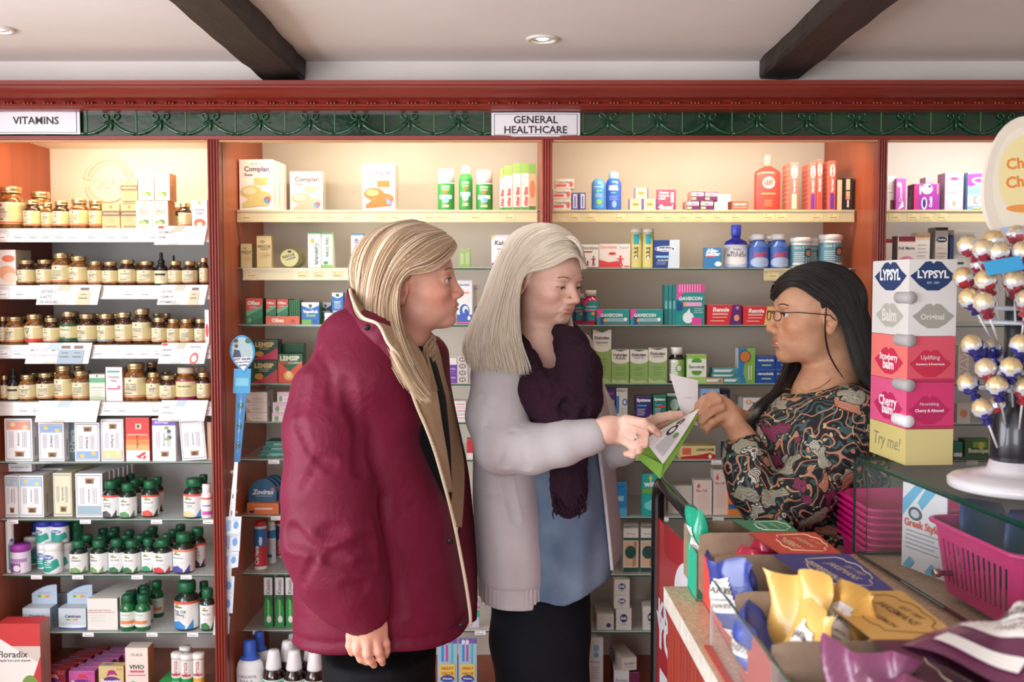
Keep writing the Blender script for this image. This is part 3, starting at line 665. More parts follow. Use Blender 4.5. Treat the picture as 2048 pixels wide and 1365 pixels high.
gs(5, [('g_ag', 197, 231, 962, .035, 0), ('g_sage', 231, 264, 968, .03, 0), ('g_d', 276, 310, 962, .05, 0), ('g_e', 361, 402, 957, .035, 0), ('g_ag', 216, 244, 956, .12, 1), ('g_sage', 249, 275, 961, .1, 1), ('g_ag', 242, 266, 949, .2, 2), ('g_sage', 266, 290, 955, .18, 1), ('g_d', 296, 320, 955, .12, 1), ('g_e', 382, 404, 956, .12, 1), ('g_e', 390, 412, 950, .2, 2)])
bottle('whitepill', .04, .1, [(0, 0), (.95, 0), (1, .02), (1, .7), (.7, .78)], '#f3eff2', [(.72, .77), (.78, .78), (.78, 1.)], '#f6f4f4', (.04, .62, '#f6f2f4', [('r', 0, .9, 1, 1, '#e06a60'), ('r', .3, .1, .8, .3, '#d25ab0'), ('r', .3, .55, .7, .62, '#7a7f9a')], 1.), name='pill_bottle')
B('whitepill', 1, 5, 396, 418, 969, .03, 'white pill bottle with pink label', 'bottle', yaw=8)
gs(6, [('g_zinc', 128, 163, 1082, .03, 0), ('g_zinc', 170, 204, 1081, .03, 0), ('g_fol', 207, 240, 1079, .035, 0), ('g_fol', 237, 270, 1081, .03, 0), ('g_tur', 273, 301, 1078, .045, 0), ('g_red', 297, 335, 1079, .03, 0), ('g_multi', 338, 380, 1067, .035, 0), ('g_pur', 371, 403, 1056, .10, 0)])
xs = [(150, 1071, .1), (178, 1073, .1), (201, 1064, .17), (228, 1071, .1), (257, 1071, .1), (274, 1062, .17), (311, 1069, .1), (325, 1060, .17), (183, 1058, .24), (207, 1056, .24), (236, 1061, .2), (284, 1054, .24), (340, 1050, .24)]
for i, (x, yt, din) in enumerate(xs): gs(6, [(['g_zinc', 'g_fol', 'g_tur', 'g_red'][i % 4], x, x + 29 - int(din * 15), yt, din, int(din * 14))])
gs(7, [('g_fish', 339, 388, 1163, .045, 0), ('g_fol', 390, 420, 1178, .03, 0), ('g_fol', 386, 410, 1164, .12, 1)])
bottle('g_small', .04, .09, GBp, mat('#1b6b3c', .12, coat=.6), GCp, GC, (.13, .55, '#e4ece6', [T(.46, .8, .3, '#5d8a6c', 'NATURES AID'), ('r', .25, .2, .75, .42, '#ec8a55')] + ln(.3, .6, .6, 2, .1, '#7d9a86'), 1.), name='supplement_bottle')
for x, yt, din, row in ((228, 1190, .025, 0), (258, 1190, .028, 0), (235, 1183, .08, 1), (264, 1180, .09, 1), (263, 1172, .15, 2), (288, 1163, .16, 2)):
    B('g_small', 1, 7, x, x + 30 - row, yt, din, 'small green bottle with orange label mark', 'bottle', row)
# tubs
def tub(key, lidc, lab, body='#f2f1f4', ey=1):
    bottle(key, .06, .078, [(0, 0), (.95, 0), (1, .02), (1, .74), (.97, .78)], body, [(.98, .77), (1.04, .78), (1.04, .95), (.98, 1.)], lidc, lab, name='tub')
tub('tub_w', '#f4f3f5', (.06, .70, '#eef3f4', [('p', [(.22, 0), (.22, .8), (.5, .55), (.72, .75), (.78, .3), (.5, 0)], '#2f9e8c'), ('e', .45, .8, .17, .14, '#4d5fb0'), T(.45, .8, .24, '#f0f2f8', 'fybogel', 0, .02)] + ln(.34, .56, .5, 3, .12, '#c9ece6', .05), 1.))
tub('tub_b', '#2a2fa0', (.06, .70, '#eef3f4', [('p', [(.22, 0), (.22, .8), (.5, .55), (.72, .75), (.78, .3), (.5, 0)], '#2fa08c'), ('e', .42, .78, .17, .14, '#4d5fb0'), T(.42, .78, .24, '#f0f2f8', 'fybogel', 0, .02)], 1.))
tub('tub_g', '#1a6b45', (.2, .6, '#1a6b45', [('r', .3, .3, .8, .6, '#cfd9cf')], 1.), '#1a6b45')
tub('tub_p', '#a23fa8', (.05, .6, '#f0e6f2', [('r', 0, .0, .62, .62, '#8e4aa8'), ('r', .3, .66, .8, .9, '#b78cc4'), ('e', .52, .28, .1, .2, '#f1eef4')], 1.), '#e8def0')
tub('tub_n', '#1f3a8a', (.05, .7, '#27508c', [('e', .45, .6, .18, .2, '#c8d6e8'), ('r', .3, .2, .7, .3, '#8fb0d8')], 1.), '#dfe6ee')
Tb = 'round plastic tub with '
B('tub_w', 1, 6, -1, 14, 1042, .03, 'large round white tub cut by picture edge', 'tub', yaw=60)
B('tub_p', 1, 6, 9, 46, 1089, .03, Tb + 'purple lid and purple label', 'tub')
zt = lambda b, s, din, py: PX(1027, py, FRY[b] + din).z
B('tub_w', 1, 6, 76, 112, 1087, .03, Tb + 'white lid, teal label', 'tub')
B('tub_w', 1, 6, 62, 96, 1087, .09, Tb + 'white lid, teal label', 'tub', 1)
B('tub_w', 1, 6, 100, 132, 1087, .08, Tb + 'white lid, teal label', 'tub', 1)
B('tub_w', 1, 6, 36, 64, 1074, .13, Tb + 'white lid, teal label', 'tub', 1, yaw=80)
B('tub_b', 1, 6, 62, 94, 1042, .085, Tb + 'blue lid, stacked on another tub', 'tub', z=zt(1, 6, .09, 1086), lev=1)
B('tub_b', 1, 6, 92, 126, 1042, .085, Tb + 'blue lid, stacked on another tub', 'tub', z=zt(1, 6, .08, 1086), lev=1)
B('tub_n', 1, 6, 52, 70, 1046, .17, Tb + 'navy label', 'tub', 1); B('tub_n', 1, 6, 54, 78, 1045, .25, Tb + 'navy label', 'tub', 1)
B('tub_g', 1, 6, 127, 154, 1043, .15, 'green round tub with pale label strip', 'tub', 1)
# ---- folded-top vitamin cartons
def centrum(x, din, row, k):
    o = CT(1, 7, x, x + 56, 1218, [('r', .0, .0, 1, .1, '#2f5aa8'), ('e', .5, .12, .5, .07, '#e8eef4'), T(.52, .62, .58, '#3a4a68', 'Centrum', 0, .03, .2), ('r', .28, .42, .42, .48, '#4aa85a'), ('r', .42, .42, .56, .48, '#f0c040'), ('r', .56, .42, .7, .48, '#e8804a')], '#c9d4de', 'pale blue carton with curved display card', side='#9db4ca', top='#cfd9e2', d=.055, din=din)
    PL[-1][5] = row
    me = o.data; w = max(v.co.x for v in me.vertices) * 2; h = max(v.co.z for v in me.vertices)
    mb = MB(); n = 14
    pts = [(-w * .42, 0), (w * .5, 0), (w * .5, h * .95)] + [(w * .5 - w * .92 * i / n, h * (.95 - .45 * (i / n) ** 2)) for i in range(1, n)] + [(-w * .42, h * .5)]
    mb.prism(pts, 0, .0012, '#b9cbdc')
    mb.tube([(p[0], .0004, p[1]) for p in pts[2:]], .0014, '#2a5a98', 5)
    fn = lambda u, v, l: (u - w / 2, -l, v)
    art(mb, [('r', .3, .3, .42, .42, '#6ab06a'), ('r', .42, .3, .56, .42, '#e8d060'), ('r', .56, .3, .72, .42, '#e89a60'), ('r', .3, .5, .8, .54, '#9aaecc')], w, h, fn)
    c = mb.build('display_card', o, loc=(0, .05, h))
for k, (x, xo) in enumerate(((28, 9), (101, 6))):
    for r_ in range(3): centrum(x + xo * 2.2 * r_, .03 + .085 * r_, r_, k)
CT(1, 7, 160, 221, 1198, [T(.42, .62, .75, '#a05a62', 'FERROGLOBIN TABLETS'), ('r', .0, .55, .92, .565, '#c9484e')] + ln(.1, .6, .45, 3, .08, '#c8c4be'), '#e8e5df', 'plain white tablets carton', side='#a8aca0', d=.021, n=9, din=.02, dx=.0045)
# bottom shelf
CT(1, 8, -26, 62, 1249, [('r', 0, .72, 1, 1, '#cf3a3e'), ('p', [(0, .84), (.98, .5), (.98, .42), (0, 0)], '#f4ece8'), ('p', [(.6, 0), (1, 0), (1, .6)], '#c93a40'), T(.36, .62, .7, '#2e2a2a', 'Floradix', 0, .015), T(.4, .54, .75, '#2e2a2a', 'Liquid iron and vitamin'), ('e', .75, .22, .2, .14, '#7a9a4a'), ('e', .68, .12, .16, .08, '#a8b45a'), ('e', .85, .1, .05, .03, '#c23a34'), ('e', .6, .25, .04, .025, '#c23a34')], '#d9c9c2', 'tall red carton with herb picture', side='#c98a80', top='#d23a40', d=.07, din=-.085)
def bass(x0, x1, base, tp, lab, blob, n, yt=1344, din=.02, dx=.011, lv=0, age='7-11'):
    CT(1, 8, x0, x1, yt, [('e', .5, .30, .42, .28, '#6a2f8c'), T(.5, .38, .8, '#f4f0f4', 'Bassetts', 0, .04), ('e', .52, .75, .16, .1, blob), ('e', .4, .68, .1, .05, blob, .8), ('e', .66, .7, .1, .05, blob, -.8), T(.82, .88, .2, blob, age)], base, lab, side='#8f3a6a' if n > 1 else '#cbb45a', top=tp, d=.036, n=n, din=din, dx=dx, tops=[('e', .3, .5, .24, .2, '#7a4aa0'), T(.3, .5, .4, '#f4f0f4', 'Bassetts')])
bass(60, 112, '#a6283a', '#c43a48', 'dark red chewy vitamins carton', '#e9a8b0', 6)
bass(119, 172, '#c95aa6', '#d670b8', 'pink chewy vitamins carton', '#d83a4a', 6)
bass(180, 231, '#dcc98a', '#e0cf95', 'cream chewy vitamins carton', '#b83280', 1, 1334)
CT(1, 8, 235, 281, 1297, [('r', .1, .02, .92, .1, '#e8dfdc'), T(.5, .84, .5, '#4a4650', 'OLALA', 0, 0, .3), T(.5, .56, .66, '#3c3a42', 'VIVIO', 0, .03), ('r', .2, .43, .84, .48, '#d8607c'), ('r', .1, .36, .9, .38, '#c8508a'), ('e', .4, .16, .2, .06, '#5ab8a0', -.6), ('e', .66, .14, .1, .06, '#d8703a')], '#f2e4da', 'white and orange carton reading VIVIO', side='#d9804e', d=.055, din=.015)
CT(1, 8, 300, 330, 1368, [('r', .1, .3, .9, .7, '#5fc07a')], '#2fa04e', 'green flat carton beside tubes', top='#3fb45e', d=.16, din=.02, roll=0)
def tubeb(key, c, t2):
    bottle(key, .03, .135, [(0, 0), (1, 0), (1, .86)], '#e9ece8', [(1.08, .86), (1.1, .9), (1.1, .98), (1.02, 1.)], '#f4f2f0', (.02, .84, '#eef0ec', [('r', 0, 0, 1, .42, c), ('r', .25, .5, .7, .56, '#c4505a'), T(.45, .72, .5, '#c23a44', 'Berocca', 90), ('r', .3, .2, .62, .3, '#f0f4f0')], 1.), name='effervescent_tube')
tubeb('tube_g', '#2aa05a', ''); tubeb('tube_y', '#e3b24a', '')
for k, x0, yt, din, row in (('tube_g', 330, 1306, .03, 0), ('tube_g', 347, 1294, .07, 1), ('tube_g', 350, 1309, .025, 0), ('tube_y', 374, 1307, .03, 0)):
    B(k, 1, 8, x0, x0 + 22, yt, din, 'tablet tube with white cap, ' + ('green' if k == 'tube_g' else 'yellow') + ' print', 'tube', row, yaw=5)
# ---------------------------------------------------------------- second bay
WH = '#f2ede6'
def complan(c1, c2):
    return [T(.5, .91, .32, '#8a6a7a', 'NUTRICIA'), T(.52, .8, .74, '#5f3a62', 'Complan', 0, .03), T(.28, .7, .26, '#6f5a6a', 'Shake', 0, .02), ('e', .35, .36, .32, .13, c1), ('e', .6, .26, .38, .12, c1), ('r', .45, .5, .85, .64, c1), ('e', .3, .38, .2, .07, c2), ('e', .55, .22, .25, .06, c2), ('p', [(.1, .14), (.5, .3), (.9, .22), (.9, .1), (.1, .05)], c1), ('e', .83, .2, .1, .07, '#7f6fc0'), ('e', .86, .22, .06, .05, '#e0605a'), ('e', .8, .18, .05, .04, '#4aa5cf')]
CT(2, 0, 482, 549, 319, complan('#d6c680', '#e6dcb0'), WH, 'large white shake carton with pale yellow picture', d=.05, n=3, din=.02, dx=.004)
CT(2, 0, 583, 647, 343, complan('#e6ab9a', '#efc8bc'), WH, 'white shake carton with pale pink picture', d=.06, din=.17)
CT(2, 0, 727, 791, 327, complan('#c9662e', '#e0966a'), WH, 'large white shake carton with orange swirl', d=.05, n=2, din=.05, side='#ecd9cc')
def spray(key, body, bm, cap, cm, lab): return bottle(key, .05, .15, body, bm, cap, cm, lab, name='spray_bottle')
jl = lambda c, c2: [('r', 0, 0, 1, 1, '#2f8a3f'), T(.5, .86, .26, '#f0f4ee', 'JUNGLE', 0, .04), T(.5, .77, .24, '#f0f4ee', 'FORMULA', 0, .03), ('p', [(.4, .72), (.6, .72), (.5, .58)], '#e06a4e'), ('r', .3, .42, .7, .56, c), ('e', .5, .38, .12, .1, c2), ('r', .4, .1, .6, .2, '#e6b8a0')] + ln(.4, .6, .3, 2, .05, '#cfe2cc')
spray('jf_pump', [(0, 0), (1, 0), (1, .66)], '#e9ece8', [(1, .66), (1, .92), (.9, .985), (.3, 1)], mat('#f0efee', .25), (.0, .64, '#2f8a3f', jl('#e9efe4', '#78a8d0'), 1.))
spray('jf_can', [(0, 0), (1, .01), (1, .72), (.8, .8), (.62, .82)], '#2f9a3f', [(.62, .81), (.66, .82), (.64, .96), (.4, 1)], '#f0efee', (.02, .7, '#3aa045', jl('#9ac4e4', '#a9cdea'), 1.))
B('jf_pump', 2, 0, 877, 909, 338, .04, 'green and white insect spray with clear tall cap, blue mark', 'spray bottle', yaw=0); B('jf_can', 2, 0, 919, 945, 332, .03, 'green insect spray can with white nozzle', 'spray can', yaw=0)
B('jf_pump', 2, 0, 953, 985, 340, .04, 'insect spray with clear tall cap beside the blister cards', 'spray bottle', yaw=0)
for x0, x1, yt in ((1000, 1007, 338), (1008, 1024, 332), (1026, 1041, 327), (1043, 1057, 326)):
    CT(2, 0, x0, x1, yt, [('r', 0, .78, 1, 1, '#8cb85a'), ('r', 0, 0, 1, .06, '#5a9a48'), ('r', .3, .1, .5, .75, '#d9cfc4'), T(.62, .28, .42, '#d0454a', 'After Bite', 90, .04)], '#e8e2d8', 'slim green-topped bite relief pack', d=.03, side='#d99a7a', sops=[('r', 0, .84, 1, 1, '#7fae4e'), ('r', 0, 0, 1, .08, '#3f7a3e'), ('e', .5, .5, .4, .14, '#c9744e')])
CT(2, 0, 1058, 1071, 328, [('r', 0, .78, 1, 1, '#7fae4e'), ('e', .5, .45, .4, .2, '#c9744e'), ('r', 0, 0, 1, .08, '#3f7a3e')], '#dca888', 'green-topped bite relief card with orange picture', d=.01)
resc = [('e', .4, .82, .18, .05, '#a89a70'), T(.5, .67, .86, '#5a4f38', 'RESCUE', 0, .02), T(.55, .58, .6, '#8a7f60', 'REMEDY')] + ln(.2, .8, .45, 3, .07, '#b5a678') + [('r', .5, .38, .9, .41, '#d98a50')]
CT(2, 1, 483, 505, 488, resc, '#cdbb84', 'small tan drops carton', d=.04, side='#8f8050'); CT(2, 1, 515, 544, 472, resc, '#dccb92', 'taller cream drops carton', d=.035, side='#c9b878')
def tin(x, din, row):
    y = FRY[2] + din; c = PX(x, 516, y); mb = MB(); r = .032
    mb.lathe([(r, 0), (r, .012), (r * .97, .013)], mat('#b8b48a', .3, .6), 30, axis='y')
    for k in range(1): pass
    ops = [('e', .5, .5, .46, .46, '#c9c98f'), T(.45, .6, .62, '#3f3f3a', 'RESCUE', 15, .03), ('p', [(.3, .4), (.8, .58), (.82, .5), (.32, .36)], '#6f5aa0'), ('e', .5, .82, .1, .06, '#3a3a44')]
    art(mb, ops, 2 * r, 2 * r, lambda u, v, l: (u - r, -.0004 - l, v - r))
    e = mb.build('round_tin', loc=(c.x, y, SHZ[2][1] + r + .0012)); e.rotation_euler = (R(-6), 0, 0); reg(e, 2, 1, 'round green-gold balm tin standing on edge', 'tin', 'tins', c.x, row)
tin(579, .03, 0); tin(586, .05, 1); tin(592, .07, 2)
CT(2, 1, 617, 643, 464, [('r', 0, .95, 1, 1, '#4f9a4e'), ('e', .35, .75, .17, .07, '#e9b060'), ('r', .34, .4, .37, .7, '#8ab07a'), T(.7, .38, .6, '#3f7a60', 'Calendula', -90, .02)], '#ebe6ea', 'slim carton with orange flower', d=.03)
CT(2, 1, 644, 668, 465, [('r', 0, .95, 1, 1, '#6fae4e'), ('r', 0, 0, 1, .08, '#8fbf6a'), ('r', .9, 0, 1, 1, '#a9cc8c'), T(.5, .58, .55, '#4f8a6a', 'tea tree', -90, .01), ('e', .35, .14, .2, .05, '#5f9a5a')], '#e8e9e2', 'slim carton with green lettering', d=.03)
CT(2, 1, 703, 728, 467, [('r', 0, .95, 1, 1, '#5aa0b8'), T(.5, .5, .7, '#7a4f8a', 'arnicare', -90, .02), ('e', .4, .06, .2, .06, '#9fbf7a'), ('e', .6, .05, .2, .04, '#d9c0dc')], '#ebe2ea', 'slim carton with purple lettering', d=.03)
for x0 in (918, 929): CT(2, 1, x0, x0 + 12, 500 - (x0 - 918) // 4, [('r', .2, .2, .8, .8, '#a8bf8c')], '#8fae6e', 'green carton seen beyond the woman in maroon', d=.05)
kal = [('p', [(0, 1), (.2, 1), (0, .85)], '#dccf70'), T(.5, .76, .72, '#3f3a48', 'Kalms', 0, .02, .2), T(.5, .58, .5, '#6a6078', 'Lavender'), ('r', .3, .46, .7, .5, '#d9cf8a'), ('p', [(0, .12), (.5, .28), (.75, .3), (1, .18), (1, 0), (0, 0)], '#6a3f8a'), ('e', .5, .24, .2, .05, '#8a5fa8'), ('r', 0, .05, .7, .08, '#f0eef4')]
CT(2, 1, 983, 1026, 470, kal, '#eeeaf2', 'white and purple lavender tablets carton', d=.05); CT(2, 1, 1029, 1071, 470, kal, '#eeeaf2', 'white and purple lavender tablets carton', d=.05)
olb = lambda: [('r', 0, .5, 1, 1, '#e2553a'), ('p', [(0, .5), (1, .72), (1, .3), (0, 0)], '#2f8a58'), ('p', [(0, .5), (1, .72), (1, .62), (0, .3)], '#7fb890'), T(.45, .82, .75, '#f6efe6', 'Olbas', 0, .05, .15), T(.45, .65, .5, '#f6efe6', 'pastilles'), ('e', .2, .15, .12, .09, '#6fae84')]
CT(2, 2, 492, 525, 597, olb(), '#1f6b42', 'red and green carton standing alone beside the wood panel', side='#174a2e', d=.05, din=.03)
CT(2, 2, 532, 552, 599, olb(), '#1f6b42', 'red and green carton in the orange tray', side='#2a7048', d=.03, din=.035, n=3, yb=640); CT(2, 2, 554, 576, 599, olb(), '#1f6b42', 'red and green carton in the orange tray', side='#2a7048', d=.03, din=.035, n=3, yb=640)
CT(2, 2, 531, 599, 633, [T(.35, .5, .36, '#f6e6da', 'Olbas', 0, .05), ('r', .75, .2, .85, .6, '#b9452e')], '#e0684a', 'low orange display tray', d=.1, din=.02, name='display_tray', cat='tray')
for k in range(5): CT(2, 2, 578 + k * 4.4, 581.5 + k * 4.4, 601, [], '#2f7a48', 'thin green pack in the orange tray', d=.05, din=.04, yb=640)
def vapo(base): return [('p', [(0, 1), (1, 1), (1, .86), (.5, .7), (0, .86)], '#f0efee'), ('p', [(.4, .9), (.6, .9), (.58, .78), (.5, .72), (.42, .78)], '#2a6b4a'), T(.5, .56, .86, '#f2f4f8', 'VapoRub', 0, .05), ('r', .25, .35, .8, .44, '#8fc05a'), ('r', 0, 0, .55, .22, '#6fae4e'), ('r', .62, .05, .85, .22, '#2a5aa8')]
CT(2, 2, 603, 638, 605, vapo(0), '#2a6ec0', 'blue and green chest rub carton', d=.05, side='#3a8a4e'); CT(2, 2, 640, 662, 605, vapo(0), '#1c3f6a', 'dark blue chest rub carton behind the white pot', d=.05, din=.07)
CT(2, 2, 664, 686, 586, [('p', [(0, 1), (1, 1), (1, .9), (.5, .82), (0, .9)], '#f0efee'), ('e', .5, .92, .16, .05, '#2a6b4a'), T(.5, .7, .6, '#e8eef6', 'FIRST', 0, .04), ('e', .5, .58, .34, .1, '#8fa8d0'), T(.5, .38, .85, '#f4f6fa', 'STOP', 0, .05), T(.5, .26, .8, '#f4f6fa', 'A COLD', 0, .04), ('r', 0, 0, 1, .12, '#e8eef6')], '#2f78c4', 'tall blue and white carton reading STOP A COLD', d=.04, din=.03)
bottle('pot', .035, .05, [(0, 0), (1, .02), (1, .62), (.95, .68)], '#e8eef0', [(1.02, .68), (1.04, .7), (1.04, .97), (.98, 1)], '#f0efee', (.06, .6, '#e8eef0', [('r', .35, .25, .6, .8, '#4f9ac4')], 1.), name='pot')
B('pot', 2, 2, 649, 667, 626, .0 + .022, 'small white pot with blue label mark', 'pot')
sea = [('e', .5, .3, .34, .16, '#3f66b8'), ('e', .56, .33, .2, .09, '#dfe8f4'), ('e', .6, .29, .12, .06, '#3f66b8'), ('r', 0, 0, 1, .22, '#4a62b8'), T(.5, .9, .7, '#6a7ab0', 'Sterimar', 0, .02), ('r', .2, .7, .8, .74, '#e8a090'), ('e', .8, .14, .1, .05, '#e8eef6'), ('r', 0, .02, 1, .05, '#d97a90')]
CT(2, 2, 914, 944, 561, sea, '#eceff4', 'tall white nasal spray carton with blue wave', d=.03, din=.03); CT(2, 2, 947, 958, 570, sea, '#b8b4ac', 'tall grey carton with blue wave beside the white one', d=.03, din=.05)
CT(2, 2, 872, 904, 585, [('r', 0, 0, 1, .5, '#2f62b4'), ('e', .8, .3, .12, .12, '#dfe8f4'), ('r', .2, .16, .8, .2, '#8fb8e0'), ('r', .35, .05, .65, .08, '#e8eef6')], '#3a6cbc', 'blue carton below the maroon-coated woman\'s chin', d=.03, din=.03)
CT(2, 2, 842, 869, 600, [('r', .3, .05, .7, .08, '#e8eef6')], '#2a4a9a', 'dark blue carton partly hidden by a chin', d=.03, din=.04)
# fourth shelf
lem = lambda a, c: [('p', [(0, 0), (1, .5), (1, 0)], a), ('p', [(.35, .1), (1, .62), (1, .1)], a), T(.5, .78, .72, c, 'LEMSIP', 0, .05), ('e', .3, .3, .16, .14, '#d8a04a')] + ln(.3, .7, .6, 2, .08, '#b8c0a8', .03)
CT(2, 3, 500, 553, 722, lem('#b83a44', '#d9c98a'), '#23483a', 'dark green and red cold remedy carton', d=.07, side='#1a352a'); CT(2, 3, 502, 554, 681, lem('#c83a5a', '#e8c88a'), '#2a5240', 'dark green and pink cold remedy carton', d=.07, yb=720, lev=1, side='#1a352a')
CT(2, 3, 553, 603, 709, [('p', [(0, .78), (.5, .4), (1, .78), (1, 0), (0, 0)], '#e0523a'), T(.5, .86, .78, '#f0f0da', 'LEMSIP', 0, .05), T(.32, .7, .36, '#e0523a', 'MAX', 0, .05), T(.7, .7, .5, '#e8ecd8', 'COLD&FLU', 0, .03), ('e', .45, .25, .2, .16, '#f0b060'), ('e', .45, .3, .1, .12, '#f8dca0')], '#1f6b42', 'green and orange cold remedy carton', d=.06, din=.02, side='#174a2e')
CT(2, 3, 560, 606, 688, [('r', .1, .3, .8, .6, '#cfe0cc')], '#22633f', 'green carton standing behind the orange one', d=.04, din=.09)
for k, yb in enumerate((None, 748)): CT(2, 3, 885, 914, [748, 731][k], [T(.6, .6, .6, '#c8b4e4', 'nurofen', 0, .03), ('r', .2, .2, .8, .3, '#9a70c8')], '#6a3a9a', 'purple carton between the two women', d=.06, yb=yb, lev=k)
CT(2, 3, 886, 913, 717, [], '#e6e2e4', 'white carton on the purple cartons', d=.05, yb=730, lev=2)
for k in range(4): CT(2, 3, 914, 935, 753 - 13.4 * k, [('e', .5, .5, .34, .36, '#8a7068'), ('e', .5, .5, .2, .2, '#e0dcdc'), ('r', .46, .2, .54, .8, '#8a7068')], '#cfcaca', 'small grey carton with round mark, stacked', d=.06, yb=[None, 753, 739.6, 726.2][k], lev=k)
wr = [('r', .1, .2, .7, .26, '#b8a8a8'), T(.4, .6, .5, '#6a5a60', 'Piriton')]
for k in range(3):
    CT(2, 4, 489 - k, 531, 826 - 20.5 * k, [('p', [(0, 0), (.3, 0), (0, .6)], '#d9b880'), ('r', .3, .3, .8, .36, '#c4b4aa'), ('r', .1, .7, .5, .76, '#d0c4bc')], '#eadfd8', 'cream flat carton in a stack of three', d=.09, yb=[None, 825.5, 805][k], lev=k)
    CT(2, 4, [541, 543, 552][k], 586, 826 - 20.5 * k, [('r', 0, .6, 1, 1, '#e8c4d4'), ('e', .2, .35, .1, .3, '#7faf7a'), ('r', .4, .3, .9, .36, '#d0a0b4')], '#f0dfe6', 'pink and white flat carton in a stack of three', d=.08, yb=[None, 825.5, 805][k], lev=k)
for k, (a, yt, yb) in enumerate(((906, 831, None), (904, 817, 830), (903, 803, 816.5))): CT(2, 4, a, 935 - 2 * k, yt, [('r', .3, .5, .9, .62, '#d9545a'), ('r', .3, .2, .9, .26, '#b0a8a8')], '#eeecea', 'white flat carton with red line', d=.07, yb=yb, lev=k)
for k in range(4): CT(2, 5, 512 + 5 * k, 572 + 3 * k, 911 - 9 * k, [('r', .3, .2, .8, .6, '#7fc0b4')], ['#1c6f68', '#2a8078'][k % 2], 'teal flat blister pack in a loose pile', d=.08, yb=None if k == 0 else 911 - 9 * (k - 1), lev=k, din=.05)
CT(2, 5, 933, 946, 880, [('r', 0, 0, 1, .3, '#e8e0dc')], '#cf3540', 'red carton showing beside the grey cardigan', d=.05)
# seventh shelf: lip cream display
CT(2, 6, 488, 552, 1008, [('r', .25, .45, .8, .6, '#f0dccc'), ('e', .15, .25, .09, .14, '#1f3a66')], '#e0763a', 'orange display tray of blue lip cream cards', d=.12, din=.02, name='display_tray', cat='tray', side='#1f4a78')
def zov(px, py, din, row):
    y = FRY[2] + din; c = PX(px, py, y); mb = MB(); w, h = .093, .092
    pts = [(-w * .5, 0), (w * .5, 0), (w * .5, h * .45)] + [(w * .5 * math.cos(a), h * .45 + h * .55 * math.sin(a)) for a in np.linspace(.1, math.pi - .1, 14)] + [(-w * .5, h * .45)]
    mb.prism(pts, 0, .004, '#15567f')
    art(mb, [T(.52, .52, .8, '#eef2f6', 'Zovirax', 0, .03, .2), ('r', .25, .36, .85, .385, '#9cc0d8'), ('e', .85, .62, .06, .04, '#e8765a'), ('r', .1, .1, .6, .12, '#3a86b0'), ('e', .5, .05, .12, .08, '#0f3358')], w, h, lambda u, v, l: (u - w / 2, -l, v))
    e = mb.build('lip_cream_card', loc=(c.x, y, SHZ[2][6] + .0227)); e.rotation_euler = (R(-12), 0, 0); reg(e, 2, 6, 'dark blue rounded lip cream card in the orange tray', 'card pack', 'cards', c.x, row)
for k in range(4): zov(524 + 8 * k, 985, .042 + .026 * k, k)
CT(2, 6, 560, 590, 985, [('r', .1, .0, 1, .3, '#5fb0c4')], '#1a5a8a', 'blue carton beside the lip cream cards', d=.05, din=.05)
# eighth: toothpaste pumps
bottle('pump', .034, .14, [(0, 0), (1.05, 0), (1.05, .03), (1, .04), (1, .86), (.9, .9)], '#e9e6e4', [(.86, .9), (.8, .98), (.5, 1)], '#c9303c', (.07, .85, '#c42a38', [('r', 0, .0, 1, .55, '#c42a38'), ('p', [(.2, .5), (.8, .55), (.8, 1), (.2, 1)], '#2a6ab4'), ('e', .56, .68, .07, .12, '#e8eef4'), T(.42, .3, .5, '#f4eeee', 'Colgate', 90, .04)], 1.), name='toothpaste_pump')
bottle('pump2', .034, .14, [(0, 0), (1.05, 0), (1, .04), (1, .86), (.9, .9)], '#e3e3e6', [(.86, .9), (.8, .98), (.5, 1)], '#e9e6e4', (.07, .85, '#dfe0e6', [('r', 0, .7, 1, .95, '#2f7ab8'), ('r', .3, .1, .6, .2, '#4a5a8a')] + ln(.25, .7, .6, 7, .06, '#9a9ab0'), 1.), name='toothpaste_pump')
B('pump', 2, 7, 502, 527, 1042, .06, 'upright red and blue toothpaste pump', 'toothpaste', yaw=0); B('pump2', 2, 7, 527, 545, 1044, .13, 'white and blue toothpaste pump beside the red one', 'toothpaste', yaw=0); B('pump', 2, 7, 545, 562, 1040, .2, 'blue and red toothpaste pump nearest the maroon coat', 'toothpaste', 1, yaw=15)
for x0 in (520, 543, 564): CT(2, 8, x0, x0 + 17, 1156, [('r', 0, .65, 1, 1, '#e2dfe0'), T(.5, .82, .3, '#6a5a80', 'Kinetic', 90, .02), ('p', [(0, 0), (1, 0), (1, .4), (.4, .62), (0, .5)], '#1f8a3e'), ('r', .4, .15, .6, .55, '#7fc86a'), ('e', .55, .16, .28, .07, '#e6e8e6')], '#1a5a34', 'slim white and green brush pack', d=.025, din=.03)
# bottom: mouthwash
bottle('corsodyl', .075, .2, [(0, 0), (.9, 0), (1, .02), (1, .5), (.94, .62), (.7, .68), (.5, .72)], '#e9e8ec', [(.5, .68), (.72, .685), (.7, .72), (.5, .73), (.46, .93), (.4, .95)], '#2a55b8', (.03, .56, '#eeecf0', [T(.46, .8, .42, '#4a4a60', 'CORSODYL', 0, .01), T(.46, .66, .26, '#4a4a60', 'DAILY', 0, .01), ('r', .35, .42, .62, .47, '#6a9ad0'), ('p', [(.3, 0), (.75, 0), (.75, .4), (.5, .22), (.3, .2)], '#d83a44'), ('p', [(.5, .22), (.75, .4), (.75, .5)], '#2a55b8')], 1.), ey=.6, name='mouthwash_bottle')
B('corsodyl', 2, 9, 462, 517, 1275, -.09, 'white mouthwash bottle with blue cap', 'bottle', yaw=0); B('corsodyl', 2, 9, 488, 530, 1258, -.02, 'white mouthwash bottle with blue cap, standing behind', 'bottle', 1, yaw=0)
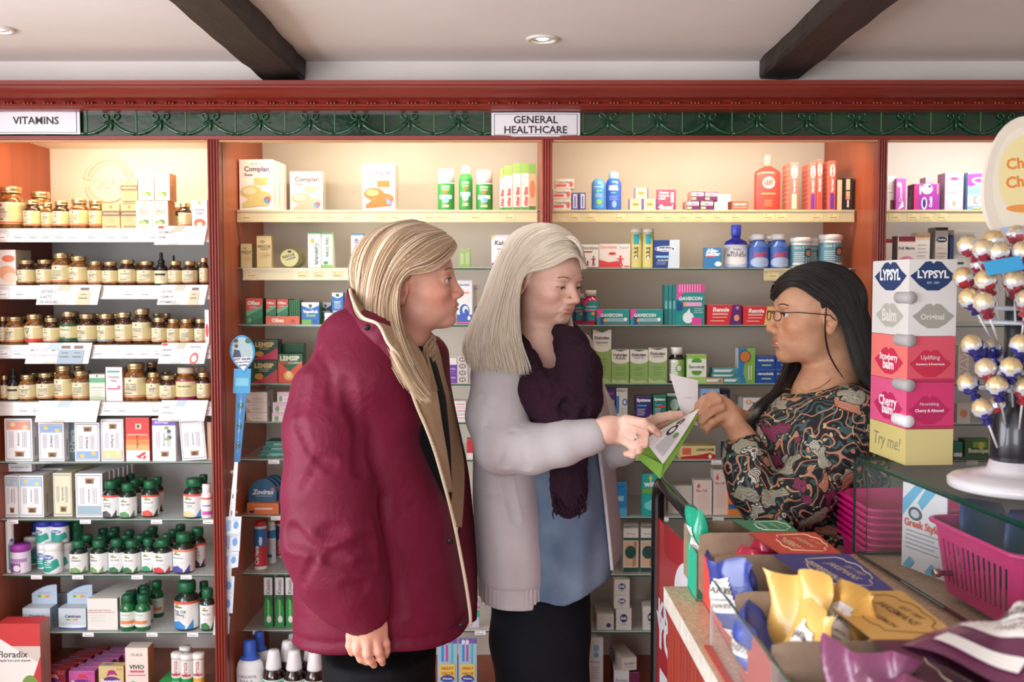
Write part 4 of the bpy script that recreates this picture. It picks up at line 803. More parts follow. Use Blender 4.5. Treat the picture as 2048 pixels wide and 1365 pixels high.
MW = mat('#2a1512', .08, coat=.8)
bottle('mouth', .065, .17, [(0, 0), (.92, 0), (1, .03), (1, .5), (.9, .6), (.55, .68), (.45, .7)], MW, [(.74, .66), (.74, .69), (.55, .96), (.48, 1)], mat('#e6e2e4', .35), (.04, .5, '#e2ece8', [('r', 0, .55, .75, .95, '#2aa888'), T(.42, .75, .3, '#e8f4f0', 'Listerine', 0, .02)] + ln(.25, .7, .4, 4, .09, '#9ab0a8'), 1.), name='mouthwash_bottle')
for x0, yt, din, row in ((516, 1301, -.08, 0), (558, 1302, -.09, 0), (600, 1303, -.09, 0), (546, 1283, -.02, 1), (594, 1282, -.02, 1), (560, 1268, .06, 2), (640, 1290, .01, 1)): B('mouth', 2, 9, x0, x0 + 43 - row * 2, yt, din, 'dark mouthwash bottle with white conical cap', 'bottle', row, yaw=0)
# toothbrush blister packs between the women
for j, (x0, x1) in enumerate(((872, 912), (915, 952))):
    CT(2, 9, x0, x1, 1278, [('r', 0, .9, 1, 1, '#7a5ab0'), ('r', .2, .55, .32, .9, '#3a8ad0'), ('r', .42, .55, .54, .9, '#c84a9a'), ('e', .26, .93, .1, .05, '#d8e8f8'), ('e', .48, .93, .1, .05, '#f0d8ec'), ('r', .68, .5, .78, .92, '#4ac0c8'), ('r', .1, .2, .9, .5, '#e8c860'), T(.5, .42, .66, '#b86a2a', 'GREAT', 0, .04), T(.5, .32, .66, '#b86a2a', 'VALUE', 0, .04), ('e', .5, .22, .36, .07, '#3a4a9a'), T(.5, .22, .5, '#f0f0f8', 'Wisdom', 0, .03)], '#9fc4dc', 'toothbrush blister pack reading GREAT VALUE', d=.012, din=.03)
CT(2, 8, 938, 957, 1206, [('r', 0, .4, 1, .7, '#2fae8a'), ('r', 0, .75, 1, .85, '#d8585a')], '#c9c2d8', 'striped pack beside the dark trousers', d=.02, din=.03)
# ---------------------------------------------------------------- third bay
cap_ = [T(.5, .66, .84, '#6a6a70', 'Cura-Heat', 0, .02), ('r', .05, .2, .6, .45, '#d8605a'), ('e', .86, .45, .1, .3, '#d8605a')]
for k, (a, b_, yt, yb) in enumerate(((1106, 1141, 398, None), (1106, 1141, 378, 397.5), (1110, 1147, 358, 377.5))): CT(3, 0, a, b_, yt, cap_, '#dcd9d2', 'grey and red heat pad carton in a stack', d=.05, yb=yb, lev=k)
for x0 in (1143, 1158): CT(3, 0, x0, x0 + 13, 385, [('r', .2, .1, .8, .9, '#cfcfe2'), ('r', .4, .15, .6, .8, '#5a5fa8')], '#5558a4', 'narrow blue-violet carton', d=.045)
bottle('rollon', .05, .11, [(0, 0), (.84, .0), (.95, .04), (.95, .45), (1, .5), (1, .8), (.9, .9), (.5, .99), (.1, 1)], mat('#4f93d8', .3, coat=.4), None, None, (.06, .84, '#4f93d8', [T(.46, .86, .3, '#dfeaf6', 'DEEP RELIEF', 0, .02), ('e', .5, .25, .1, .1, '#8fc85a'), ('r', .4, .68, .6, .72, '#8fc85a')] + ln(.35, .62, .55, 3, .05, '#dfeaf6'), .96), name='rollon_bottle')
B('rollon', 3, 0, 1182, 1210, 358, .04, 'light blue gel bottle with rounded top', 'bottle', yaw=0)
B('jf_can', 3, 0, 1211, 1241, 344, .04, 'blue spray can with pale cap', 'spray can', yaw=0)
_o = PL[-1][0]
for ch in _o.children:
    ch.data = ch.data.copy(); nm = ch.name.split('.')[0]
    mm = {'body': ['#2f5fc4'], 'cap': ['#8fb8e4'], 'label': None}[nm]
    if mm: ch.data.materials.clear(); ch.data.materials.append(mat(mm[0], .3, coat=.4))
    else:
        mb = MB(); r = .0252; A = R(110); lw, lh = r * 2 * A, .66 * .15
        art(mb, [('r', 0, 0, 1, 1, '#2f5fc4'), T(.47, .88, .3, '#e8f0fa', 'DEEP', 0, .05), T(.47, .78, .34, '#e8f0fa', 'FREEZE', 0, .05), ('r', .38, .62, .56, .66, '#5fc0a0'), ('e', .5, .2, .08, .14, '#8ab4e8')] + ln(.32, .62, .5, 3, .06, '#bcd0f0'), lw, lh, lambda u, v, l: ((r + l) * math.sin((u / lw - .5) * 2 * A), -(r + l) * math.cos((u / lw - .5) * 2 * A), .02 * .15 + v), seg=12)
        me = mb.build('label'); ch.data = me.data; bpy.data.objects.remove(me)
tb = [('r', 0, 0, .1, 1, '#6a5aa0'), ('r', .9, 0, 1, 1, '#6a5aa0'), ('r', .14, .15, .86, .85, '#f0cfa0'), ('e', .5, .5, .25, .14, '#c98a50'), ('r', .1, .9, .9, .98, '#d9c0a0')]
for k, (a, yt, yb) in enumerate(((1256, 398, None), (1284, 398, None), (1267, 376, 397.5))): CT(3, 0, a, a + 28, yt, tb, '#e6d9c4', 'small ornate balm carton', d=.03, yb=yb, lev=k // 2)
CT(3, 0, 1313, 1350, 379, [('r', 0, 0, 1, .25, '#d3294f'), T(.45, .14, .8, '#f6eef0', '4head', 0, .05), T(.36, .84, .5, '#f6eef0', 'Effective', 0, .04), T(.36, .7, .56, '#f6eef0', 'headache', 0, .04), T(.26, .56, .36, '#f6eef0', 'relief', 0, .04), ('r', .72, .35, .88, .85, '#f0dfe2')], '#dc4a66', 'pink-red card reading 4head', d=.02, cat='card pack')
pur = [('r', .05, .5, .95, .88, '#e6e0e8'), T(.5, .68, .7, '#4a2a52', 'Voltarol', 0, .04), ('r', .05, .1, .4, .35, '#a8c88a')]
for k, (a, yt, yb) in enumerate(((1371, 402, None), (1399, 402, None), (1380, 383, 401.5), (1407, 384, 401.5))): CT(3, 0, a, a + 26, yt, pur, '#6a2a5e', 'purple gel carton with green mark', d=.07, yb=yb, side='#d9a098', lev=k // 2)
for a, yt, yb, lv in ((1427, 404, None, 0), (1433, 389, 403.5, 1)): CT(3, 0, a, a + 26, yt, [('r', .1, .4, .8, .5, '#b8b4b0')], '#dddad6', 'small grey-white carton', d=.05, yb=yb, lev=lv)
dh = [T(.5, .62, .8, '#f8e8e2', 'DEEP HEAT', 0, .05), ('r', .1, .25, .9, .32, '#f0b8a8')]
CT(3, 0, 1462, 1494, 402, dh, '#e2604a', 'small low red heat rub carton', d=.07)
bottle('flask', .1, .21, [(0, 0), (.96, 0), (1, .02), (1, .66), (.94, .7), (.55, .76), (.26, .79), (.25, .8)], mat('#dd4038', .3, coat=.4), [(.27, .79), (.32, .8), (.32, .99), (.28, 1)], mat('#e88a80', .3), (.03, .64, '#dd4038', [('e', .5, .76, .13, .17, '#f6ddd2'), T(.5, .8, .2, '#d83a38', 'DEEP', 0, .05), T(.5, .72, .2, '#d83a38', 'HEAT', 0, .05), ('r', .35, .42, .65, .46, '#f0a060')] + ln(.42, .58, .24, 4, .055, '#f0b070'), 1.), ey=.45, name='rub_flask')
B('flask', 3, 0, 1506, 1557, 310, .05, 'large flat red rub bottle with pink cap', 'bottle', yaw=0)
dhv = lambda c: [('e', .5, .8, .4, .14, '#f6e0da'), T(.5, .8, .26, '#d83a38', 'DEEP HEAT', 90, .04), T(.5, .5, .26, '#f8ecec', 'Pain Relief', 90, .04), ('r', .2, .02, .8, .34, c)]
for x0, x1, yt, c in ((1577, 1593, 326, '#e9dcb0'), (1616, 1628, 326, '#7a3aa8'), (1630, 1641, 320, '#e8584e'), (1654, 1667, 322, '#7a3aa8')): CT(3, 0, x0, x1, yt, dhv(c), '#e8685c', 'tall slim red heat rub carton', d=.1, side='#ea7a6a', sops=ln(.1, .9, .88, 8, .1, '#f4b8a8', .02))
CT(3, 0, 1672, 1680, 360, [], '#e8c8a8', 'cream narrow carton beside the black one', d=.05)
CT(3, 0, 1682, 1702, 356, [('r', .3, .62, .7, .96, '#e8d0b0'), ('r', .3, .4, .7, .58, '#e0b890'), ('e', .5, .36, .24, .05, '#e08a80'), ('r', .42, .08, .6, .3, '#e8e4e0')], '#26221f', 'black narrow carton nearest the orange panel', d=.05)
# second shelf
def man(x, c, s=1.): return [('e', x, .48 * s, .035, .045, c), ('p', [(x - .03, .43 * s), (x + .03, .43 * s), (x + .05, .2 * s), (x - .05, .2 * s)], c), ('r', x - .12, .36 * s, x + .12, .4 * s, c), ('p', [(x - .05, .22 * s), (x - .1, .08), (x - .06, .08), (x, .2 * s)], c), ('p', [(x + .05, .22 * s), (x + .1, .08), (x + .06, .08), (x, .2 * s)], c)]
CT(3, 1, 1160, 1197, 489, [T(.5, .83, .9, '#4a4650', 'Dioralyte', 0, .01), ('r', .05, .66, .65, .71, '#8a2a4a'), ('r', 0, 0, 1, .04, '#8a2a4a')] + man(.72, '#8a2a4a', 1) + man(.4, '#8a2a4a', .6), '#f0ece8', 'white sachets carton with dark red figures', d=.05)
CT(3, 1, 1198, 1260, 488, [T(.3, .85, .52, '#d8605a', 'Dioralyte', 0, .01), T(.8, .85, .3, '#b8c8d4', 'Relief'), ('e', .42, .6, .12, .06, '#d83a40'), ('p', [(0, .35), (.3, .24), (.6, .3), (.75, .02), (0, .02)], '#d8444c'), ('r', .8, .05, .98, .1, '#d8444c')] + man(.68, '#d8444c', 1), '#f0e6e0', 'white sachets carton with red wave and figure', d=.05)
bottle('ors', .03, .11, [(0, 0), (1, 0), (1, .9)], '#d9cf86', [(1.04, .9), (1.08, .91), (1.08, .98), (1., 1)], '#ece6dc', (.02, .88, '#d9cf86', [('r', .36, .68, .62, .97, '#2aa0b4'), T(.48, .42, .36, '#2a2a30', 'O.R.S', 90, .03), ('e', .48, .28, .06, .05, '#f0f0e0')], 1.), name='tablet_tube')
for x0 in (1260, 1284): B('ors', 3, 1, x0, x0 + 22, 458, .03, 'yellow tube reading O.R.S with white cap', 'tube', yaw=0)
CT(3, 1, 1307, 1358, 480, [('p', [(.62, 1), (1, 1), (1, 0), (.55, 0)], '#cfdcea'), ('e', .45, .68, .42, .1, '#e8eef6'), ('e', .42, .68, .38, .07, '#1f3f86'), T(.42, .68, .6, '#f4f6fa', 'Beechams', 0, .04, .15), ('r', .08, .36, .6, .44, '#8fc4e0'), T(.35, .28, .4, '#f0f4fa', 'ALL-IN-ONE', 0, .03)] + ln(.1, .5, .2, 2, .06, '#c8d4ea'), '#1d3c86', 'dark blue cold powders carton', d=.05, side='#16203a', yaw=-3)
CT(3, 1, 1408, 1442, 495, [T(.45, .84, .7, '#f4f6fa', 'Alka-', 0, .05, .15), T(.5, .68, .86, '#f4f6fa', 'Seltzer', 0, .05, .15), ('r', .08, .52, .6, .57, '#d8504e'), ('e', .8, .2, .2, .12, '#eef2f6')], '#2f7fbc', 'light blue tablets carton', d=.05, side='#5a9cc8', yaw=-4)
BLG = mat('#1f2fb4', .1, coat=.8)
bottle('mom', .085, .15, [(0, 0), (.96, 0), (1, .02), (1, .56), (.9, .62), (.4, .68), (.36, .7), (.36, .76)], BLG, [(.38, .74), (.42, .76), (.42, .98), (.38, 1)], mat('#3a4cc8', .3), (.02, .54, '#e6e4e8', [T(.5, .78, .18, '#6a6a78', 'Phillips'), T(.5, .66, .3, '#4a4a56', 'MILK OF', 0, .01), T(.5, .54, .46, '#4a4a56', 'MAGNESIA', 0, .01), ('p', [(.1, 0), (.1, .2), (.5, .1), (.9, .25), (.9, 0)], '#b4c4dc'), ('p', [(.72, 1), (.84, 1), (.84, .8)], '#c8d48a')], 1.), ey=.6, name='medicine_bottle')
B('mom', 3, 1, 1447, 1494, 450, .05, 'cobalt blue bottle with cream label', 'bottle', yaw=0)
bottle('eno', .06, .11, [(0, 0), (.94, 0), (1, .02), (1, .58), (.9, .68), (.66, .78), (.6, .84)], mat('#3f63b0', .25, coat=.4), [(.66, .83), (.76, .84), (.76, .99), (.7, 1)], '#ece8e6', (.02, .62, '#3f63b0', [('e', .5, .25, .3, .25, '#a8bce0'), T(.5, .62, .36, '#dc3a40', 'ENO', 8, .03, .1), ('r', .6, .1, .7, .14, '#dfe8f4')], 1.), name='antacid_bottle')
for x0, din, row in ((1497, .035, 0), (1537, .035, 0), (1491, .1, 1), (1527, .1, 1)): B('eno', 3, 1, x0, x0 + 38 - row * 2, 469 + row * 4, din, 'blue fruit salt bottle with red ENO lettering', 'bottle', row, yaw=0)
bottle('wtub', .065, .095, [(0, 0), (.94, 0), (.96, .02), (.96, .86)], mat('#eeebe8', .4), [(1, .85), (1.04, .86), (1.04, .97), (.98, 1)], '#f0eeec', (.08, .76, '#dfe6e6', [('r', 0, 0, .76, 1, '#5c8fa4'), ('e', .62, .62, .12, .22, '#1f5a60'), ('e', .63, .6, .07, .14, '#c98a60'), T(.4, .86, .22, '#e8eef0', 'Care +')] + ln(.28, .52, .6, 6, .09, '#d8e2e4', .03) + [('r', .26, .04, .7, .12, '#e8ecec')], 1.), name='powder_tub')
for x0, x1, yt, din, row in ((1577, 1621, 476, .04, 0), (1637, 1682, 470, .04, 0), (1614, 1640, 477, .13, 1)): B('wtub', 3, 1, x0, x1, yt, din, 'large white tub with teal picture label', 'tub', row, yaw=0)
# third shelf
bottle('gav', .05, .125, [(0, 0), (.94, 0), (1, .03), (1, .66), (.94, .74), (.6, .8), (.56, .83)], mat('#b3184f', .2, coat=.6), [(.6, .83), (.72, .84), (.72, .99), (.68, 1)], '#eae4dc', (.08, .7, '#2a8f92', [('p', [(.2, .98), (.45, .98), (.2, .7)], '#e0479a'), T(.5, .72, .34, '#f0f4f6', 'GAVISCON', 0, .04), ('e', .56, .4, .06, .08, '#f0a050'), ('r', .3, .52, .7, .6, '#e08ab0'), ('r', 0, .0, 1, .08, '#b3184f'), ('r', .2, .0, .36, .5, '#1f4a8a')], 1.), name='liquid_bottle')
B('gav', 3, 2, 1166, 1197, 581, .04, 'pink bottle with teal label and white cap', 'bottle', yaw=0); B('gav', 3, 2, 1146, 1172, 588, .12, 'dark pink bottle half hidden by a nose', 'bottle', 1, yaw=0)
gv = [('p', [(0, 1), (.2, 1), (.12, .6), (0, .35)], '#e0479a'), ('p', [(.1, .0), (.12, .7), (.24, .7), (.22, 0)], '#1f4a8a'), T(.45, .62, .68, '#f4f6f8', 'GAVISCON', 0, .035, .15), ('r', .3, .22, .85, .42, '#8fd0cc'), ('e', .25, .3, .05, .12, '#f0a050'), T(.6, .33, .42, '#c8487a', 'DOUBLE ACTION', 0, .03), ('r', .25, .04, 1, .1, '#a02a5a'), ('e', .88, .35, .05, .12, '#eef0f4')]
for x0 in (1194, 1261): CT(3, 2, x0, x0 + 65, 619, gv, '#23908f', 'teal and pink heartburn tablets carton', d=.05)
for x0 in (1329, 1337, 1345): CT(3, 2, x0, x0 + 7, 570, [('r', .2, .4, .8, .6, '#7fc0c0')], '#2f8a8c', 'thin teal carton standing on end', d=.05, din=.03)
CT(3, 2, 1353, 1409, 569, [('r', 0, .8, 1, 1, '#d8479a')] + [('r', .1 + .09 * k, .8, .13 + .09 * k, 1, '#f0b0d4') for k in range(9)] + [('p', [(0, .8), (.25, .8), (.1, .66), (0, .6)], '#e0479a'), ('p', [(0, .35), (0, .6), (.22, .52), (.18, .35)], '#1f4a8a'), T(.5, .65, .84, '#f4f6f8', 'GAVISCON', 0, .035, .15), ('r', .25, .46, .9, .56, '#e8a8cc'), ('e', .3, .52, .06, .04, '#f0a050'), ('e', .42, .18, .2, .14, '#e6eef2'), ('p', [(.3, .25), (.46, .42), (.52, .2)], '#e6eef2'), ('r', .55, .0, .9, .18, '#d8479a')] + ln(.62, .95, .4, 3, .05, '#bfe0e0'), '#23908f', 'large teal and pink liquid sachets carton', d=.05)
ren = lambda c: [('p', [(.74, 1), (1, 1), (1, 0), (.64, 0)], c), T(.4, .76, .48, '#f6f0ee', 'Rennie', 0, .035, .15), ('r', .15, .5, .6, .58, '#f0b0a0'), ('r', .15, .36, .58, .4, '#f0c0b0'), ('r', .1, .18, .5, .22, '#f0c0b0')]
CT(3, 2, 1415, 1483, 610, ren('#5e1f6a') + [('e', .86, .35, .08, .16, '#e89a70'), ('e', .88, .85, .05, .09, '#a88ab8')], '#d22c34', 'red antacid carton with purple end', d=.05); CT(3, 2, 1487, 1552, 613, ren('#ecb870'), '#d22c34', 'red antacid carton with yellow end', d=.05)
# fourth
dl = lambda l2: [('r', 0, 0, 1, .66, '#8aa860'), ('p', [(0, .66), (.2, .6), (.5, .58), (.8, .6), (1, .66), (1, .7), (0, .7)], '#dfd8cc'), ('p', [(.1, 1), (.9, 1), (.5, .95)], '#2a5a3a'), T(.5, .85, .8, '#3a3a3a', 'Dulcolax', 0, .03), T(.5, .76, .6, '#4a4a48', l2, 0, .01), ('p', [(0, .16), (.3, .06), (.7, .1), (1, .02), (1, 0), (0, 0)], '#a9bf86')] + ln(.25, .75, .45, 2, .06, '#5f7a42') + ln(.25, .75, .3, 2, .06, '#5f7a42')
CT(3, 3, 1186, 1223, 660, dl('Pico Liquid'), '#dfd8cc', 'tallest green and cream laxative carton', d=.05, side='#7a9450')
for x0, l2, yt, w in ((1224, 'Adult', 700, 35), (1261, 'Twelve Plus', 700, 36), (1298, 'Twelve Plus', 697, 37)): CT(3, 3, x0, x0 + w, yt, dl(l2), '#dfd8cc', 'green and cream laxative carton', d=.045, side='#7a9450')
bottle('seno', .05, .115, [(0, 0), (.94, 0), (1, .03), (1, .66), (.9, .74), (.6, .8), (.58, .84)], mat('#1c1014', .08, coat=.8), [(.62, .8), (.76, .81), (.76, .98), (.7, 1)], '#efe8e4', (.06, .66, '#e4e8dc', [('r', .5, 0, .8, 1, '#9cc06a'), ('r', .2, .0, .5, 1, '#e4e8dc'), ('e', .55, .6, .12, .2, '#6fa848'), ('e', .55, .6, .08, .14, '#e4e8dc')] + ln(.2, .46, .8, 8, .09, '#a8aca0', .03), 1.), name='syrup_bottle')
B('seno', 3, 3, 1338, 1370, 695, .04, 'dark syrup bottle with white cap and green label', 'bottle', yaw=0)
CT(3, 3, 1375, 1414, 710, [('r', 0, .86, 1, 1, '#8cc04e'), ('r', 0, 0, 1, .22, '#9cc86a'), ('e', .5, .76, .26, .12, '#5a9a34'), ('e', .5, .4, .26, .12, '#5a9a34'), ('r', .2, .44, .8, .72, '#eef0e8'), T(.5, .58, .8, '#4a4e46', 'Senokot', 0, .02)], '#e6ecdc', 'white and green senna tablets carton', d=.05, side='#6fa848')
for k, (a, b_, yt, yb) in enumerate(((1413, 1448, 756, None), (1449, 1483, 756, None), (1425, 1480, 748, 755.5), (1427, 1478, 737, 747.5))): CT(3, 3, a, b_, yt, [('r', .05, .3, .8, .75, '#dfe6e6'), ('e', .8, .4, .1, .2, '#4a8a8a')], ['#c9a070', '#3f9294', '#2f8688', '#3f9294'][k], 'flat teal strip carton, low stack', d=.05, yb=yb, lev=max(0, k - 1))
CT(3, 3, 1478, 1512, 697, [('p', [(0, 1), (.5, 1), (.3, .3), (.5, 0), (0, 0)], '#2a7ab4'), ('e', .4, .76, .34, .18, '#1c1c20'), ('e', .4, .76, .3, .16, '#c8743a'), ('r', .6, .1, .66, .5, '#d8e4c8'), ('r', .74, .1, .8, .5, '#d8e4c8')], '#7fae4e', 'blue and green carton with round orange picture', d=.05, side='#d5d2d4')
for a, yt, yb, lv in ((1514, 740, None, 0), (1514, 713, 739.5, 1), (1553, 740, None, 0), (1553, 713, 739.5, 1)): CT(3, 3, a, a + 38, yt, [T(.5, .68, .84, '#eef0f6', 'germoloids', 0, .04), ('r', .3, .28, .8, .38, '#a8cfa0'), ('r', 0, 0, 1, .06, '#2a66b8')], '#1c4c9c', 'dark blue ointment carton in a stack', d=.05, yb=yb, lev=lv)
# fifth
CT(3, 4, 1209, 1232, 777, [('r', 0, .66, 1, 1, '#4a2a6a'), T(.5, .85, .7, '#b07ac0', 'HYLO'), ('r', .1, .38, .9, .66, '#c8a888'), ('e', .5, .52, .3, .1, '#a86a3a'), ('r', .05, .06, .95, .26, '#c8a090')], '#241a2c', 'dark purple eye drops carton with picture', d=.04)
CT(3, 4, 1234, 1256, 777, [T(.5, .93, .8, '#4a4a54', 'HYLO-', 0, .03), ('r', 0, .28, .25, .78, '#3a7ac0'), ('e', .76, .6, .22, .1, '#3a6ab0'), ('e', .76, .6, .12, .06, '#dfe6ea')] + ln(.35, .85, .4, 4, .05, '#a8a4a0'), '#dcd8d0', 'pale eye drops carton with blue eye', d=.04)
sy = lambda: [T(.5, .84, .84, '#eef0f4', 'Systane', 0, .05), ('r', .1, .62, .7, .68, '#3aa0d8'), ('p', [(.5, 0), (1, .35), (1, 0)], '#c8c4d8')] + ln(.12, .6, .5, 4, .07, '#b8b4d0', .03)
CT(3, 4, 1272, 1305, 793, sy(), '#3a2266', 'dark violet eye drops carton', d=.04); CT(3, 4, 1308, 1334, 791, sy() + [('r', .3, .56, .95, .64, '#d8404a')], '#1f7a5a', 'green eye drops carton', d=.04)
CT(3, 4, 1336, 1366, 787, [('e', .5, .6, .3, .2, '#b8d8c4'), ('r', 0, .9, 1, 1, '#e0e0dc')], '#2f7a66', 'green and white eye mist carton', d=.04, din=.04)
CT(3, 4, 1405, 1441, 778, [('r', .08, .3, .9, .86, '#1f3fa0'), ('e', .5, .5, .2, .18, '#4a90d8')], '#8fb4dc', 'pale and royal blue carton above the raised hand', d=.04, yb=None); CT(3, 4, 1445, 1462, 780, [('e', .4, .8, .3, .06, '#8aa0b8')], '#232a3e', 'navy carton beside the royal blue one', d=.04, din=.05)
for x0, x1, yt, ops, base, lab, d in ((1489, 1552, 796, [('e', .18, .82, .1, .09, '#e8a050'), ('e', .18, .82, .05, .045, '#efe9e0'), T(.6, .74, .6, '#4a4650', 'BLEPHA', 0, .02), T(.8, .6, .3, '#8a8690', 'clean'), ('r', 0, 0, 1, .28, '#e0b084'), ('e', .5, .16, .3, .1, '#efc9a4')], '#ece8e2', 'white eyelid wipes carton with orange base', .04),): CT(3, 4, x0, x1, yt, ops, base, lab, d=d, din=.03, side='#b8b4b0')
CT(3, 4, 1480, 1487, 794, [('r', 0, 0, 1, .3, '#d9b084')], '#a8a6a4', 'grey carton edge beside the eyelid wipes', d=.04, din=.04)
# sixth
CT(3, 5, 1364, 1434, 893, [('p', [(0, .02), (0, .2), (.5, .32), (.85, .5), (1, .34), (1, .02)], '#b4242e'), ('r', .05, .35, .3, .86, '#d8604a'), T(.71, .74, .5, '#2f2a22', 'LANACANE', 0, .03), ('e', .85, .22, .05, .15, '#e8dcc0')], '#dfc98a', 'yellow and red cream carton lying flat', d=.09, top='#cdbb80'); CT(3, 5, 1256, 1292, 906, [], '#dccf90', 'pale yellow flat carton behind the paper bag', d=.06)
CT(3, 5, 1452, 1480, 888, [], '#1f3a66', 'navy carton beside the patterned sleeve', d=.05)
# seventh
CT(3, 6, 1225, 1256, 966, [('r', .1, .86, .8, .9, '#1f5a8a'), ('r', .3, .45, .8, .6, '#8fc4e0'), ('r', 0, 0, 1, .24, '#4aa6d0')], '#2280bc', 'bright blue hanging pack', d=.02, cat='card pack')
CT(3, 6, 1287, 1330, 949, [('e', .4, .9, .08, .07, '#c8c850'), T(.5, .77, .84, '#f0f4f0', 'witch', 0, .04), ('r', 0, .54, 1, .66, '#6fa83e'), ('e', .5, .25, .4, .12, '#6fd0c8'), ('r', .4, .35, .9, .38, '#c8ecec')], '#1fa09c', 'turquoise witch hazel carton', d=.03)
bio = [('e', .26, .82, .1, .05, '#d8605a'), ('p', [(.18, .84), (.34, .84), (.26, .92)], '#d8605a'), T(.42, .7, .6, '#d8807a', 'Bio-Oil', 0, .03)] + ln(.2, .85, .6, 8, .06, '#e0b8ac', .012)
CT(3, 6, 1392, 1428, 961, bio, '#e8d3ca', 'pale pink oil carton, shorter', d=.045, side='#cfc4bc', din=.03); CT(3, 6, 1431, 1461, 940, bio, '#e8d3ca', 'pale pink oil carton, tallest on its shelf', d=.045, side='#cfc4bc', din=.03)
CT(3, 6, 1340, 1388, 972, [], '#c9beb4', 'plain beige carton behind the black rail', d=.05, din=.05)
for a, yt, yb, lv in ((1462, 1009, None, 0), (1462, 985, 1008.5, 1)): CT(3, 6, a, a + 32, yt, [('r', 0, .6, .7, 1, '#2a66a8'), ('e', .8, .55, .2, .2, '#e07a50')], '#e08a40', 'orange and blue carton in a short stack', d=.05, yb=yb, lev=lv)
# eighth
for x0 in (1250, 1285):
    for k in range(2): CT(3, 7, x0, x0 + 30, 1057 - 8 * k, [('r', 0, .72, 1, .78, '#1f4a3e'), T(.5, .87, .6, '#c88a80', 'Elastoplast'), ('r', .05, .12, .95, .7, '#d8b090'), ('p', [(.6, .12), (.8, .12), (.9, .7), (.7, .7)], '#b87a58'), ('e', .48, .45, .38, .15, '#1f4a40'), ('r', 0, 0, 1, .1, '#1f4a3e')], '#e6dcd2', 'support bandage carton with dark green disc', d=.03, din=.03 + .06 * k, side='#b8aea4') or None; PL[-1][5] = k
e45 = [('e', .5, .55, .24, .2, '#2a2a5a'), T(.5, .55, .34, '#e8e8f0', 'E45', 0, .04), ('r', .3, .25, .7, .3, '#a8a4ac')]
for a, yt, yb, lv in ((1236, 1218, None, 0), (1232, 1191, 1217.5, 1), (1232, 1160, 1190.5, 2)): CT(3, 8, a, a + 31, yt, e45, '#d8cfc6', 'small cream carton with navy oval, stacked in three', d=.06, yb=yb, lev=lv)
CT(3, 8, 1197, 1231, 1229, [('e', .7, .3, .14, .14, '#2a2a5a')], '#d0c7be', 'flat cream carton beside the stack of three', d=.12, top='#b8b0a8'); CT(3, 8, 1291, 1325, 1214, e45, '#d8cfc6', 'cream carton behind the black rail post', d=.07)
CT(3, 9, 1178, 1210, 1276, [('e', .55, .8, .2, .07, '#8ab8d8'), ('r', .4, .64, .7, .72, '#6aa8c8'), T(.5, .55, .6, '#5a5a70', 'Hydromol'), ('e', .7, .12, .12, .05, '#4a3a7a')] + ln(.25, .75, .45, 5, .05, '#a09cac'), '#dfdce0', 'tall pale ointment carton beside dark trousers', d=.05)
zb2 = [T(.5, .55, .8, '#3a4a80', 'Zerobase', 0, .01), ('r', .2, .25, .8, .3, '#b0acb4')]
CT(3, 9, 1232, 1263, 1342, zb2, '#dedadd', 'pale cream-tube carton, bottom shelf, upright', d=.12, top='#cfc8c4', side='#7a2a4a'); CT(3, 9, 1248, 1279, 1316, zb2, '#dccfc6', 'cream-tube carton lying across the one below', d=.13, yb=1341.5, lev=1, top='#cfc4ba', yaw=14, side='#c8bab0'); CT(3, 9, 1264, 1284, 1346, [('r', .1, .3, .9, .5, '#c8a0b8')], '#6a1f4a', 'dark magenta carton on the bottom shelf', d=.08)
# ---------------------------------------------------------------- end bay
CT(4, 0, 1770, 1786, 352, [('r', .1, .5, .8, .53, '#b8b0b0'), ('r', .4, .02, .95, .3, '#7a4a44')] + ln(.1, .8, .8, 3, .08, '#b8b4b8'), '#e4e0de', 'white narrow carton beside the fluted pillar', d=.05, din=.03)
cn = lambda c: [('e', .5, .85, .34, .08, '#f2eef4'), ('e', .5, .84, .24, .05, c), ('e', .5, .18, .32, .15, '#f2ecea'), ('e', .5, .17, .12, .08, '#e0a090')] + ln(.2, .8, .65, 4, .06, '#efe4f0', .025)
CT(4, 0, 1788, 1807, 357, [('e', .3, .8, .24, .08, '#f0e8f4'), ('p', [(.2, .0), (.8, .1), (.7, .3)], '#f0e8f4'), T(.45, .5, .5, '#f0d8f0', 'Canesten', 90, .02)], '#b85ab4', 'slim magenta cream carton', d=.03)
CT(4, 0, 1824, 1874, 368, [('r', 0, 0, .1, 1, '#d8285e'), ('e', .5, .8, .22, .2, '#e4e0d4'), ('e', .6, .9, .06, .05, '#2a3a78'), ('e', .4, .25, .11, .24, '#f0e8f4'), ('e', .4, .25, .07, .18, '#3a2a78'), T(.65, .3, .4, '#f4ecf6', 'Combi', 90, .04), ('r', .2, .6, .26, .92, '#f4ecf6'), ('r', .88, .6, .94, .95, '#f08a60')], '#94309a', 'bright purple combination pack carton', d=.06, side='#5a1f5e')
CT(4, 0, 1885, 1921, 346, cn('#a03a7a'), '#d8b4d8', 'pale pink cream carton', d=.06, side='#9a7088'); CT(4, 0, 1846, 1860, 355, [], '#c8a0b8', 'pink carton end at the back', d=.05, din=.12)
